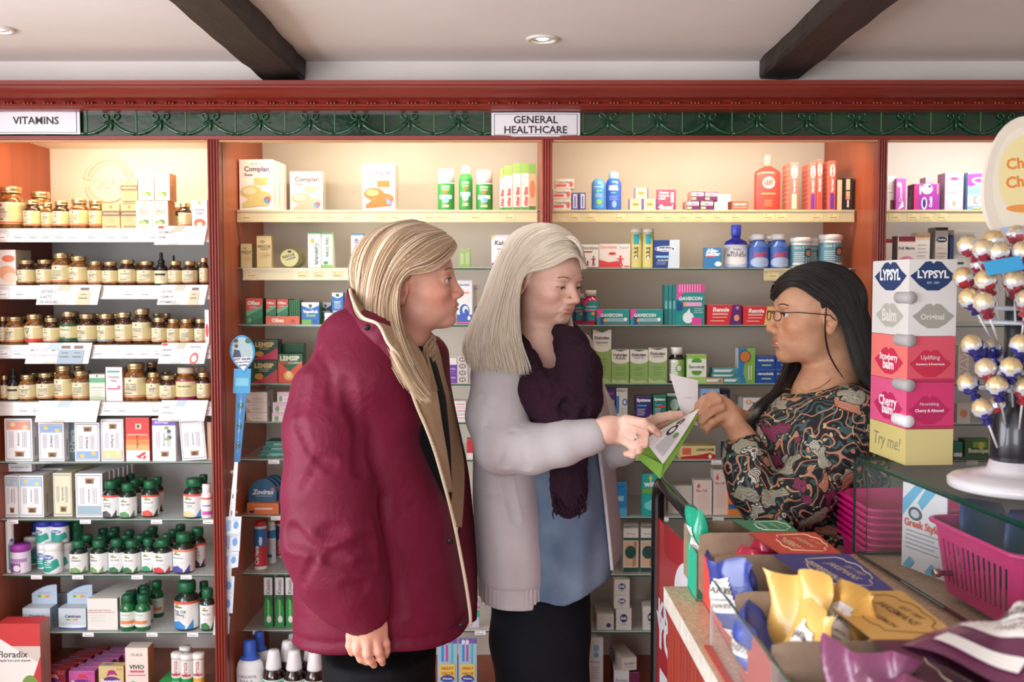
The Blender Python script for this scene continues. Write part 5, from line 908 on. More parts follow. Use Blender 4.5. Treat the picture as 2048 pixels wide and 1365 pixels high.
CT(4, 0, 1930, 1966, 345, [('p', [(0, .95), (.75, .98), (.9, .8), (.2, .62), (0, .65)], '#b8389a'), ('e', .58, .78, .38, .09, '#f2eef4'), ('e', .6, .78, .26, .055, '#b8389a'), ('p', [(0, .1), (0, .4), (.5, .42), (1, .3), (1, .1)], '#eef0f2'), ('e', .5, .26, .18, .12, '#8a7a70'), ('e', .52, .26, .12, .09, '#eef0f2'), ('r', .3, .03, .75, .07, '#d8d860')], '#7fa8dc', 'blue and magenta cream carton', d=.06, side='#6a88b0'); CT(4, 0, 1975, 2004, 350, cn('#c03a3a'), '#e8704a', 'orange cream carton', d=.06, side='#a83a34')
fm = [('r', .05, .82, .95, .98, '#8a1f34'), T(.5, .62, .86, '#4a4448', 'Full Marks', 0, .02), ('e', .5, .2, .42, .17, '#e08aa8')]
CT(4, 1, 1770, 1782, 477, [('r', 0, .85, 1, .98, '#8a1f34')], '#dcd0cc', 'white and maroon carton edge', d=.05); CT(4, 1, 1793, 1830, 472, fm, '#ece4e0', 'white and maroon head lice carton', d=.05, side='#8a7a76')
CT(4, 1, 1830, 1857, 466, [('r', 0, .8, 1, 1, '#f0d8b8'), T(.5, .9, .85, '#e07a3a', 'Derbac-M', 0, .03)] + ln(.1, .8, .65, 5, .1, '#a8a4a0', .015), '#eeeae4', 'white carton with orange lettering', d=.05)
CT(4, 1, 1868, 1893, 455, [('r', 0, .92, 1, 1, '#3a2a2e'), ('e', .5, .7, .44, .07, '#23264a'), T(.5, .7, .6, '#e8e8f0', 'Hedrin'), T(.4, .5, .5, '#d8a890', 'Once')] + ln(.1, .9, .36, 4, .07, '#8a8482', .015), '#c8beb6', 'beige carton with dark oval', d=.06, side='#8f8a84')
CT(4, 1, 1897, 1904, 470, [], '#23345a', 'thin navy carton', d=.04); CT(4, 1, 1905, 1946, 460, [('r', .05, .1, .5, .16, '#23345a')], '#d6cdc4', 'wide beige carton behind the lollipops', d=.05, din=.04)
CT(4, 1, 1946, 1980, 478, [('e', .5, .4, .3, .2, '#3f8a9a')], '#cfc6bc', 'beige carton with teal mark behind the lollipops', d=.05)
CT(4, 3, 1920, 1940, 690, [T(.5, .5, .8, '#c8a8a4', 'WAVE', 90)], '#e4d8d0', 'pale pink upright carton behind the lollipops', d=.04)
CT(4, 4, 1920, 1946, 808, [('e', .5, .5, .3, .2, '#d8906a')], '#d8cfc4', 'beige carton with orange mark behind the lollipops', d=.04)
CT(4, 5, 1937, 1992, 880, [T(.55, .42, .84, '#e6ecd8', 'Buscopan', 0, .04), ('r', .3, .6, .8, .9, '#7fb04a'), ('e', .6, .7, .1, .2, '#d8c860')], '#3f6a3a', 'green tablets carton low behind the lip balm stand', d=.05); CT(4, 5, 1915, 1932, 886, [('r', 0, 0, 1, .4, '#e4e0da')], '#1f7a66', 'teal and white carton low behind the lip balm stand', d=.05)
# hanging strip of cards on the wood panel
HX = BAY[2][0]
def hang():
    root = empty('hanging_strip', (HX + .012, 3.1, PX(475, 660, 3.12).z)); tag(root, 'blue clip strip with bearded man card hanging on the wood panel', 'clip strip')
    y = 3.10; O = root.location
    a = PX(462, 748, y); b_ = PX(512, 672, y); w, h = b_.x - a.x, b_.z - a.z
    mb = MB(); pts = [(w * .5 + w * .5 * math.sin(t) * (1 if abs(math.sin(t)) else 1), h * .55 + h * .45 * math.cos(t)) if math.cos(t) > 0 else (w * .5 + w * .5 * math.sin(t) * (1 - .8 * math.cos(t) ** 2), h * .55 + h * .55 * math.cos(t)) for t in np.linspace(0, 2 * math.pi, 26)[:-1]]
    mb.prism([(x, z) for x, z in pts][::-1], 0, .002, '#2f86bc')
    fn = lambda u, v, l: (u, -l, v)
    art(mb, [('e', .5, .55, .42, .4, '#9fb4b8'), ('p', [(.12, .42), (.88, .42), (.5, .06)], '#e8e6ea'), ('p', [(.1, .42), (.45, .42), (.4, .6), (.2, .64)], '#2a3458'), ('e', .28, .78, .08, .1, '#b98a70'), ('e', .28, .72, .07, .05, '#3a2a24'), ('e', .28, .86, .09, .05, '#2a2220'), ('e', .76, .84, .12, .07, '#22644a'), T(.48, .37, .66, '#3a3f66', 'FAST RELIEF', 0, .03), T(.5, .29, .5, '#3a3f66', 'FROM STUFFY', 0, .03), T(.5, .21, .3, '#3a3f66', 'NOSES', 0, .03)], w, h, fn)
    mb.build('header_card', root, loc=(a.x - O.x, y - O.y, a.z - O.z), rot=(0, R(-3), 0))
    def quad(name, p, m, ops, dy=0, smooth=False):
        P = [PX(px, py, y + dy) for px, py in p]; mb = MB()
        mb.add([tuple(q - O) for q in P] + [tuple(q - O + Vector((0, .0015, 0))) for q in P], [(0, 1, 2, 3), (7, 6, 5, 4), (0, 4, 5, 1), (1, 5, 6, 2), (2, 6, 7, 3), (3, 7, 4, 0)], m)
        bl, br, tr, tl = [q - O for q in P]
        fn = lambda u, v, l: tuple((bl * (1 - u) + br * u) * (1 - v) + (tl * (1 - u) + tr * u) * v - Vector((0, l, 0)))
        art(mb, ops, 1, 1, fn); return mb.build(name, root)
    quad('clip', [(466, 787), (500, 787), (502, 738), (468, 738)], '#3a93c4', [('r', .12, .3, .88, .62, '#6fb4cc')], .001)
    quad('strip', [(468, 925), (480, 925), (494, 787), (472, 787)], '#2a6fa8', [('e', .5, .82, .3, .05, '#22503f'), ('e', .5, .52, .3, .05, '#22503f'), ('e', .5, .24, .3, .05, '#22503f')] + [T(.5, v, .5, '#9cc4dc', c_, 90) for v, c_ in ((.94, 'VICKS'), (.66, 'VICKS'), (.38, 'VICKS'))], .002)
    quad('paper_tape', [(434, 1262), (456, 1262), (476, 925), (469, 925)], '#e4e6ea', [('e', .4, .1 + .1 * k, .08, .015, '#4a4a52') for k in range(8)], -.012)
    for k, (x, y_, a_) in enumerate(((466, 1052, 6), (464, 1085, -4), (461, 1122, 14), (452, 1172, -6), (450, 1208, -8), (443, 1252, 2))):
        s = 17; quad('price_card', [(x - s, y_ + 19), (x + s - 2, y_ + 17 - a_ * .3), (x + s, y_ - 18), (x - s + 3, y_ - 20 + a_ * .3)], '#d9e0ea', [('r', .08, .2, .35, .8, '#9db4dc'), ('e', .68, .5, .16, .22, '#6f98d4')] + ln(.4, .9, .85, 2, .1, '#a8b4cc', .03), -.016 + .003 * (k % 2))
hang()
# ---------------------------------------------------------------- labels: say which one
def word(n): return ['first', 'second', 'third', 'fourth', 'fifth', 'sixth', 'seventh', 'eighth', 'ninth', 'tenth', 'eleventh', 'twelfth', 'thirteenth', 'fourteenth'][min(n, 13)]
groups = {}
for it in PL: groups.setdefault((it[1], it[2], it[3]), []).append(it)
BAYN = {1: 'vitamins bay', 2: 'maroon-coat bay', 3: 'pharmacist bay', 4: 'end bay'}
for (lab, b, s), its in groups.items():
    place_ = '%s shelf, %s' % (ORD[s], BAYN[b])
    for it in its: it.append('')
    rows = {}
    for it in its: rows.setdefault(it[5], []).append(it)
    for rw, lst in rows.items():
        levs = {}
        for it in lst: levs.setdefault(it[7], []).append(it)
        for lv, l2 in levs.items():
            l2.sort(key=lambda i: i[4])
            for k, it in enumerate(l2):
                q = []
                if len(l2) > 1: q.append(word(k) + ' along')
                if rw: q.append('row ' + ['', 'two', 'three', 'four', 'five', 'six', 'seven', 'eight', 'nine'][rw])
                if len(levs) > 1: q.append('%s up' % word(lv))
                it[8] = ', '.join(q)
    for it in its:
        full = lab + (', ' + it[8] if it[8] else '') + ', ' + place_
        if len(full.replace('-', 'x').split()) > 16: print('LONG', full)
        it[0]['label'] = full; it[0]['group'] = '%s on the %s shelf, %s' % (it[6], ORD[s], BAYN[b])
# ================================================================ the counter and what stands on it
ZT = .97
STONE = NM('speckled_beige_laminate', .35); v = STONE.coords()
STONE.color(STONE.mix(.5, STONE.ramp(STONE.noise(v, 14, 6, .7), [(.35, '#c9ae8c'), (.65, '#d9c3a4')]), STONE.ramp(STONE.noise(v, 140, 3, .7), [(.4, '#a98a68'), (.6, '#e0cdb0')]))); STONE = STONE.m
EDGE = NM('pale_stone_edge', .4); v = EDGE.coords(); EDGE.color(EDGE.ramp(EDGE.noise(v, 40, 5, .7), [(.35, '#c9bfb2'), (.65, '#e3dcd2')])); EDGE = EDGE.m
ct = empty('shop_counter', (.9, 1.2, 0)); tag(ct, 'shop counter with speckled beige top and fluted red front', 'counter')
O = Vector((.9, 1.2, 0))
def cbox(mb, x0, y0, z0, x1, y1, z1, m): mb.box(x0 - O.x, y0 - O.y, z0, x1 - O.x, y1 - O.y, z1, m)
def poly_slab(mb, pts, z0, z1, m, me):
    n = len(pts); vs = [(x - O.x, y - O.y, z0) for x, y in pts] + [(x - O.x, y - O.y, z1) for x, y in pts]
    mb.add(vs, [tuple(range(n))[::-1], tuple(range(n, 2 * n))], m); mb.add(vs, [(k, (k + 1) % n, (k + 1) % n + n, k + n) for k in range(n)], me)
mb = MB(); poly_slab(mb, [(.315, .15), (1.65, .15), (1.65, 2.06), (.66, 2.06), (.66, 1.835), (.281, 1.835)], ZT - .034, ZT, STONE, EDGE); mb.build('worktop', ct)
mb = MB()
fl = []; y0, y1 = .2, 1.80; n = 400
for i in range(n + 1):
    y = y0 + (y1 - y0) * i / n; fl.append((.322 - (y - y0) * .0216 - .006 * abs(math.sin(math.pi * (y - y0) / .028)) ** .6, y))
vs = [(x - O.x, y - O.y, 0) for x, y in fl] + [(x - O.x, y - O.y, ZT - .034) for x, y in fl]
mb.add(vs, [(i, i + n + 1, i + n + 2, i + 1) for i in range(n)], REDV, True)
cbox(mb, .335, .2, 0, 1.6, 1.80, ZT - .034, REDV); cbox(mb, .68, 1.8, 0, 1.6, 2.05, ZT - .034, REDV); mb.build('body', ct)
mb = MB(); mb.box(-.45, -.145, .86, .45, .075, .884, mat('#b9a58c', .4)); mb.box(-.43, -.13, 0, .43, .06, .86, REDV); dk = mb.build('back_desk', loc=(1.18, 2.215, 0)); tag(dk, 'low service desk behind the glass display case', 'desk')
# glass display case
gx0, gy0, gx1, gy1 = .712, 2.05, .815, .86      # rear-left and front-left corners
CASEG = NM('case_glass', .02, Alpha=.06, Specular_IOR_Level=.8); CASEG.b.inputs['Base Color'].default_value = (.25, .38, .34, 1); CASEG = CASEG.m
CE = mat('#173f33', .12, coat=.6)
cs = empty('glass_display_case', (.98, 1.45, ZT)); tag(cs, 'clear glass display case with green edges on the counter', 'display case')
def slab(name, pts, z0, z1, m, e):
    mb = MB(); n = len(pts); vs = [(x - .98, y - 1.45, z0) for x, y in pts] + [(x - .98, y - 1.45, z1) for x, y in pts]
    mb.add(vs, [tuple(range(n))[::-1], tuple(range(n, 2 * n))], m); mb.add(vs, [(k, (k + 1) % n, (k + 1) % n + n, k + n) for k in range(n)], e); return mb.build(name, cs)
ch = .208
slab('top_pane', [(gx0, gy0), (gx1, gy1), (1.5, gy1), (1.5, gy0)], ch - .008, ch, CASEG, CE)
slab('base_pane', [(gx0 + .004, gy0), (gx1 + .004, gy1), (1.5, gy1), (1.5, gy0)], 0.001, .009, CASEG, CE)
def pane(name, p, q, z0, z1, t=.006):
    d = (Vector(q) - Vector(p)).normalized(); nn = Vector((-d.y, d.x)) * t
    mb = MB(); a, b = Vector(p) - Vector((.98, 1.45)), Vector(q) - Vector((.98, 1.45))
    P = [(a.x, a.y), (b.x, b.y), (b.x + nn.x, b.y + nn.y), (a.x + nn.x, a.y + nn.y)]
    vs = [(x, y, z0) for x, y in P] + [(x, y, z1) for x, y in P]
    mb.add(vs, [(0, 1, 5, 4), (2, 3, 7, 6)], CASEG); mb.add(vs, [(3, 2, 1, 0), (4, 5, 6, 7), (1, 2, 6, 5), (3, 0, 4, 7)], CE); return mb.build(name, cs)
pane('side_pane', (gx1, gy1), (gx0, gy0), .009, ch - .008); pane('rear_pane', (1.5, gy0 - .006), (gx0 + .02, gy0 - .006), .009, ch - .008)
for t in (.28, .62):
    x, y = gx0 + (gx1 - gx0) * t, gy0 + (gy1 - gy0) * t
    mb = MB(); mb.lathe([(.006, 0), (.0075, .001), (.0075, .012), (.005, .013), (.005, .034)], mat('#c9c6c2', .2, 1.), 16, axis='x'); mb.build('glass_stud', cs, loc=(x - .98 - .008, y - 1.45, .06))
mb = MB(); mb.box(-.12, -.3, .0095, .45, .5, .014, mat('#8a6a55', .5)); mb.build('liner', cs)
# poster frame at the counter end
fx0, fy0, fx1, fy1 = .331, 2.26, .364, 1.87
fr = empty('poster_rail', ((fx0 + fx1) / 2, (fy0 + fy1) / 2, 0)); tag(fr, 'black tubular loop stand holding a red poster at the counter end', 'poster stand')
BLK = mat('#15151a', .22, coat=.5)
zf0, zf1 = 1.53 - 380 * fy0 / F, 1.53 - 482 * fy1 / F
c = fr.location; pts = [(fx0, fy0, .02)] + [(fx0, fy0, z) for z in np.linspace(.2, zf0 - .06, 5)]
for a in np.linspace(0, math.pi / 2, 6)[1:]: pts.append((fx0 + (fx1 - fx0) * .12 * (1 - math.cos(a)), fy0 + (fy1 - fy0) * .12 * (1 - math.cos(a)), zf0 - .06 + .05 * math.sin(a)))
for a in np.linspace(0, math.pi / 2, 6)[1:]: pts.append((fx1 - (fx1 - fx0) * .12 * (1 - math.sin(a)), fy1 - (fy1 - fy0) * .12 * (1 - math.sin(a)), zf1 - .04 + .03 * math.cos(a)))
pts += [(fx1, fy1, z) for z in np.linspace(zf1 - .06, .02, 6)]
mb = MB(); mb.tube([tuple(Vector(p) - c) for p in pts], .0145, BLK, 14); mb.build('loop', fr)
mb = MB(); d = Vector((fx1 - fx0, fy1 - fy0, 0)).normalized()
for px_, py_ in ((fx0, fy0), (fx1, fy1)): mb.box(px_ - c.x - .03, py_ - c.y - .02, 0, px_ - c.x + .03, py_ - c.y + .02, .012, BLK)
mb.build('foot', fr)
a = Vector((fx0, fy0 - .018, 0)); b_ = Vector((fx1, fy1 + .018, 0)); L = (b_ - a).length; dd = (b_ - a).normalized(); nn = Vector((dd.y, -dd.x, 0))
if nn.x > 0: nn = -nn
def posterfn(u, v, l): p = a + dd * u + nn * (l + .003); return (p.x - c.x, p.y - c.y, .14 + v)
mb = MB(); ph = .865
RP = mat('#b0202c', .35, coat=.2)
vs = [posterfn(0, 0, 0), posterfn(L, 0, 0), posterfn(L, ph, 0), posterfn(0, ph, 0), posterfn(0, 0, -.006), posterfn(L, 0, -.006), posterfn(L, ph, -.006), posterfn(0, ph, -.006)]
mb.add(vs, [(0, 3, 2, 1), (4, 5, 6, 7), (0, 1, 5, 4), (1, 2, 6, 5), (2, 3, 7, 6), (3, 0, 4, 7)], RP)
PW = '#e3dfe6'
ops = [('e', .62, .9, .2, .045, PW, .5), ('e', .84, .88, .16, .05, PW, -.5), ('p', [(.46, .895), (.98, .87), (.74, .81)], PW), T(.4, .76, .7, PW, 'KNOW', 0, .06), T(.4, .71, .8, PW, 'YOUR', 0, .06), T(.5, .55, .8, PW, 'FREE', 0, .07), T(.48, .46, .9, PW, 'BLOOD', 0, .06), T(.5, .39, .96, PW, 'CHECK', 0, .06), T(.5, .3, .8, PW, 'TODAY', 0, .05)]
art(mb, ops, L, ph, posterfn); o = mb.build('poster', fr); tag(o, 'red poster with white heart and lettering')
# ---- snack boxes
KR = NM('brown_card', .8); v = KR.coords(scale=(1, 1, 1)); KR.color(KR.ramp(KR.noise(v, 30, 3), [(.3, '#8f7864'), (.7, '#a68d76')])); KR = KR.m
def snack_box(name_txt, y0, y1, xr0, xr1, colr, dark, lab, lipcol=None, txtcol='#e0cda8', h=.125, xl=None, lip=.086, tear=True):
    """open fronted shelf box; closed half on the far side from the camera axis, opening towards the shop"""
    xl = xl if xl is not None else .325 + (1.76 - y1) * .02
    cx, cy = (xl + xr1) / 2, (y0 + y1) / 2; e = empty('snack_box', (cx, cy, ZT + .0005)); tag(e, lab, 'snack box', 'open snack boxes along the counter')
    P = lambda x, y, z: (x - cx, y - cy, z); t = .0016
    def quadp(mb, pts, mo, mi_=None):
        # double skinned panel
        n = Vector(pts[1]) - Vector(pts[0]); m_ = Vector(pts[-1]) - Vector(pts[0]); nr = n.cross(m_).normalized() * t
        k = len(pts); vs = [Vector(p) for p in pts] + [Vector(p) + nr for p in pts]
        mb.add(vs, [tuple(range(k))[::-1]], mo); mb.add(vs, [tuple(range(k, 2 * k))], mi_ or KR)
        mb.add(vs, [(i, (i + 1) % k, (i + 1) % k + k, i + k) for i in range(k)], KR)
    mb = MB()
    # base, rear (right), two sloped sides, low lip
    quadp(mb, [P(xl, y0, t), P(xr1, y0, t), P(xr1, y1, t), P(xl, y1, t)][::1], KR)
    quadp(mb, [P(xr1, y1, 0), P(xr1, y1, h), P(xr1, y0, h), P(xr1, y0, 0)][::-1], colr)
    for y, flip in ((y0 + t, False), (y1 - t, True)):
        pts = [P(xl, y, 0), P(xr1, y, 0), P(xr1, y, h), P(xr0 - .012, y, h), P(xr0 - .05, y, lip * 1.12), P(xl, y, lip)] if y < (y0 + y1) / 2 else [P(xl - .008, y, lip * .3), P(xl + .01, y, 0), P(xr1, y, 0), P(xr1, y, h), P(xl + .012, y, h), P(xl - .008, y, h * .96)]
        quadp(mb, pts if flip else pts[::-1], colr if not flip else colr)
    quadp(mb, [P(xl, y0, 0), P(xl, y0, lip), P(xl, y1, lip), P(xl, y1, 0)][::-1], lipcol or colr)
    mb.build('tray', e)
    mb = MB(); zt = h + .0005; xa0, xb0 = xr0, xr1
    top = [(xa0 - .01, y0), (xb0, y0), (xb0, y1), (xa0 - .03, y1)]
    mb.add([P(x, y, zt) for x, y in top] + [P(x, y, zt - .002) for x, y in top], [(0, 1, 2, 3)], colr); mb.add([P(x, y, zt - .002) for x, y in top], [(3, 2, 1, 0)], KR)
    w, d = xb0 - xa0, y1 - y0
    fn = lambda u, v, l: P(xa0 + u, y0 + v, zt + l)
    TC = mat(txtcol, .5)
    # ornate outline plaque
    ol = [(.1, .3), (.16, .24), (.16, .16), (.7, .1), (.8, .16), (.8, .24), (.9, .3), (.93, .4), (.9, .5), (.93, .6), (.9, .7), (.8, .76), (.8, .84), (.7, .9), (.16, .84), (.16, .76), (.1, .7), (.07, .6), (.1, .5), (.07, .4)]
    mb.tube([fn(u * w, v * d, .0002) for u, v in ol], .0009, TC, 4, closed=True)
    art(mb, [T(.26, .5, .56, TC, name_txt, -80, .02), T(.55, .5, .48, TC, 'JAKEMANS', -80, .01), T(.76, .5, .26, TC, 'EST 1907', -80, .005)], w, d, fn)
    mb.build('lid_panel', e)
    if False: quadp(mb, [P(xr0 - .03, y1 - .004, h), P(xr0 - .085, y1 - .004, h * .98), P(xr0 - .11, y1 - .004, lip * .9), P(xr0 - .03, y1 - .004, lip * .9)], KR, KR)
    if tear:
        mb = MB(); mb.add([P(xl + .004, y0 - .0008, 0.004), P(xr0 - .055, y0 - .0008, .004), P(xr0 - .055, y0 - .0008, lip * .97), P(xl + .004, y0 - .0008, lip * .97)], [(0, 1, 2, 3)], dark)
        fn2 = lambda u, v, l: P(xl + u, y0 - .0012 - l, v)
        art(mb, [T(.42, .55, .5, '#e8d8dc', 'TEAR HERE', 62 if False else 0, .04)], .13, lip, fn2); mb.build('front_panel', e)
    return e
snack_box('ORIGINAL', 1.745, 1.832, .435, .505, '#23865f', '#17674a', 'green open snack box, farthest along the counter', '#1fb08c', '#cfe0c4', xl=.325)
snack_box('CHERRY', 1.60, 1.742, .445, .534, '#cf4a3e', '#a5143c', 'red open snack box reading CHERRY on the counter', '#d04a40', '#ecd0a4', xl=.336)
snack_box('PEPPERMINT', 1.405, 1.597, .45, .545, '#3a3f86', '#2c3a86', 'blue open snack box with gold plaque outline', '#b8483c', '#d6c9b4', xl=.335, tear=False)
snack_box('HONEY & LEMON', 1.205, 1.402, .452, .555, '#e0b060', '#d8a850', 'yellow open snack box with brown plaque outline', '#b8483c', '#7a5a30', xl=.325, tear=False)
snack_box('BLACKCURRANT', 1.01, 1.202, .47, .58, '#5e2440', '#5e2440', 'dark purple open snack box nearest the camera', '#5e2440', '#d6c9b4', xl=.325, tear=False)
# sweet pouches leaning in the boxes
def pouch(x, y, z, w, h, col, yaw, lean, lab, roll=0, txt=True, seed=0):
    rr = random.Random(seed); n, m_ = 18, 20; vs = []; fs = []; K_ = [(rr.uniform(4, 16), rr.uniform(4, 16), rr.uniform(0, 6), rr.uniform(.0008, .0026)) for _ in range(7)]; slump = rr.uniform(.01, .03)
    def surf(u, v_, s):
        th = .019 * max(0, math.sin(math.pi * min(.999, max(.001, u)))) ** .55 * max(0, math.sin(math.pi * min(1, .04 + v_ * .98))) ** .5
        cr = sum(a_ * math.sin(u * p_ + v_ * q_ + f_) for p_, q_, f_, a_ in K_) * (.4 + .8 * v_)
        return ((u - .5) * w * (1 - .06 * math.sin(v_ * 3)) + cr * .8, -s * th + cr * 1.5 + slump * v_ * v_ * math.sin(u * 4 + seed), v_ * h * (1 - .05 * math.cos(u * 7 + seed)))
    for s in (1, -1):
        for j in range(m_ + 1):
            for i in range(n + 1): vs.append(surf(i / n, j / m_, s))
    N1 = (n + 1) * (m_ + 1)
    for j in range(m_):
        for i in range(n):
            a = j * (n + 1) + i; q = (a, a + 1, a + n + 2, a + n + 1); fs.append(q); fs.append(tuple(k + N1 for k in q[::-1]))
    mb = MB(); mb.add(vs, fs, mat(col, .32, coat=.4), True)
    o = mb.build('sweet_pouch', loc=(x, y, z), rot=(R(lean), R(roll), R(yaw)))
    if txt:
        mb = MB()
        def fn(u, v, l): a_ = surf(u / w, v / h, 1); return (a_[0], a_[1] - .0006 - l, a_[2])
        ops = [('r', .12 + .02 * k, .4 + .045 * k, .88 - .02 * k, .446 + .045 * k, '#e6e0dc') for k in range(9)] + [('r', .2, .1, .8, .14 + .03 * 0, '#e6e0dc'), ('r', .2, .14, .8, .18, '#e6e0dc'), ('r', .2, .18, .8, .22, '#e6e0dc')]
        art(mb, ops + [T(.5, .66, .56, '#5a4a40', 'JAKEMANS', 0, .01), T(.5, .56, .44, '#7a6a60', 'SOOTHING MENTHOL'), T(.5, .49, .3, '#7a6a60', 'SWEETS')], w, h, fn, seg=14)
        l_ = mb.build('label', o)
    tag(o, lab, 'sweet pouch', 'sweet pouches in the snack boxes'); return o
pouch(.36, 1.79, 1.0, .07, .13, '#149a78', -60, 8, 'green pouch standing in the green box, top corner up', roll=-14, seed=1)
pouch(.415, 1.70, .985, .075, .115, '#a5163a', -50, -18, 'dark red pouch inside the red box', txt=False, seed=2); pouch(.39, 1.66, .985, .08, .10, '#b81f44', -50, -28, 'dark red pouch leaning at the opening of the red box', txt=False, seed=3)
pouch(.352, 1.50, .985, .11, .135, '#34428f', -76, 12, 'blue pouch standing up in the blue box', seed=4); pouch(.348, 1.38, .98, .1, .10, '#3a4ea8', -78, 10, 'blue pouch with white lettering nearer the yellow pouches', seed=14)
pouch(.385, 1.345, .985, .10, .15, '#e2b35c', -52, -8, 'yellow pouch standing at the back of the yellow box', seed=5, txt=False); pouch(.405, 1.285, .99, .105, .15, '#e0ae58', -48, -26, 'yellow pouch with big cream label, leaning back', seed=6)
pouch(.368, 1.255, .985, .095, .135, '#e6b963', -62, -12, 'yellow pouch in front with white label, crumpled', seed=7); pouch(.43, 1.35, .985, .08, .11, '#dba450', -50, -20, 'yellow pouch tucked under the yellow lid', seed=8, txt=False)
pouch(.475, 1.03, 1.125, .17, .17, '#5e2245', -62, -84, 'purple pouch with large pale label, lying on the purple box', seed=9); pouch(.39, 1.11, .985, .11, .13, '#7a3a5e', -50, -12, 'purple pouch at the front, top crumpled', seed=10, txt=False)
pouch(.40, 1.055, .985, .07, .12, '#6a2a4c', -55, -8, 'purple pouch nearest the camera', seed=11)
# perspex divider in front of the boxes
mb = MB(); PER = NM('perspex', .04, Alpha=.12); PER.b.inputs['Base Color'].default_value = (.5, .55, .55, 1)
mb.box(-.0015, -.22, 0, .0015, .22, .108, PER.m); mb.box(-.0016, -.22, .1075, .0016, .22, .109, mat('#1f5a48', .2)); mb.box(-.0016, .2195, 0, .0016, .222, .108, mat('#b9b4b8', .3)); mb.box(-.012, -.22, 0, .0, .22, .003, mat('#c0503f', .4))
o = mb.build('perspex_divider', loc=(.312, 1.30, ZT + .0005), rot=(0, 0, R(1.2))); tag(o, 'clear perspex divider with green edge along the counter snacks', 'divider')
# ---- lip balm stand
def balm():
    w, d, H_ = .0965, .165, .406; e = empty('lip_balm_stand', (.771, 1.945, ZT + ch + .0006), R(4)); tag(e, 'tall stacked lip balm display reading LYPSYL on glass case', 'display stand')
    tiers = [(0, .072, '#dfd08f', '#d3c27c', 'base_box'), (.072, .165, '#dc3a74', '#e05a88', 'tier_box'), (.165, .255, '#e2576a', '#ec7a74', 'tier_box'), (.255, .406, '#e6e3e0', '#dcd8d4', 'tier_box')]
    for k, (z0, z1, c1, c2, nm) in enumerate(tiers):
        mb = MB(); mb.box(0, 0, z0, w, d, z1 - .0008, c1); mb.m[-1] = mb.mi(c2)
        fr_ = lambda u, v, l: (u, -l, z0 + v); sd = lambda u, v, l: (-l, d - u, z0 + v); hh_ = z1 - z0
        def lips(cu, cv, ru, rv, col): return [('p', [(cu - ru, cv), (cu - ru * .7, cv + rv * .35), (cu - ru * .35, cv + rv * .95), (cu - ru * .12, cv + rv), (cu, cv + rv * .82), (cu + ru * .12, cv + rv), (cu + ru * .35, cv + rv * .95), (cu + ru * .7, cv + rv * .35), (cu + ru, cv), (cu + ru * .6, cv - rv * .65), (cu + ru * .25, cv - rv), (cu - ru * .25, cv - rv), (cu - ru * .6, cv - rv * .65)][::-1], col)]
        if k == 0: art(mb, [T(.5, .45, .74, '#8f8a70', 'Try me!', 0, .0, .2)], d, hh_, sd)
        if k in (1, 2):
            LC = ['', '#c0265e', '#cc2c4a'][k]; t1 = [('', ''), ('Nourishing', 'Cherry & Almond'), ('Uplifting', 'Strawberry & Pomegranate')][k]
            art(mb, lips(.48, .4, .44, .3, LC) + [T(.48, .52, .4, '#f0c8d4', t1[0]), T(.48, .38, .6, '#f6e6ea', t1[1], 0, .04), ('r', 0, .0, 1, .07, '#b83458')], w, hh_, fr_)
            art(mb, lips(.5, .4, .4, .3, LC) + [T(.5, .47, .5, '#f6e6ea', t1[1].split()[0], 0, .03), T(.5, .32, .3, '#f6e6ea', 'balm', 0, .04)], d, hh_, sd)
        if k == 3:
            art(mb, lips(.5, .78, .48, .19, '#1c3a6a') + lips(.52, .26, .44, .16, '#a6a49a') + [T(.5, .8, .66, '#f4f4f6', 'LYPSYL', 0, .04), T(.5, .69, .25, '#c8d0e0', 'EST. 1891'), T(.5, .24, .5, '#dcdad2', 'Original', 0, .04)], w, hh_, fr_)
            art(mb, lips(.5, .78, .44, .19, '#1c3a6a') + lips(.5, .26, .38, .16, '#b4b2a8') + [T(.5, .8, .56, '#f4f4f6', 'LYPSYL', 0, .04), T(.5, .26, .4, '#dcdad2', 'Balm', 0, .04)], d, hh_, sd)
        mb.build(nm, e)
    for z, dark in ((.087, '#f0eeee'), (.158, '#8f8a8c'), (.246, '#8f8a8c'), (.33, '#8f8a8c')):   # balm sticks in the corner slots
        q = empty('balm_stick'); q.parent = None
        o = None
        mb = MB(); mb.lathe([(.011, -.003), (.0125, .0), (.0125, .05), (.0105, .054)], '#ecebec' if dark == '#f0eeee' else '#b4aeb0', 16, axis='y')
        mb.build('slot_balm', e, loc=(.004, -.002, z))
        bpy.data.objects.remove(q)
balm()
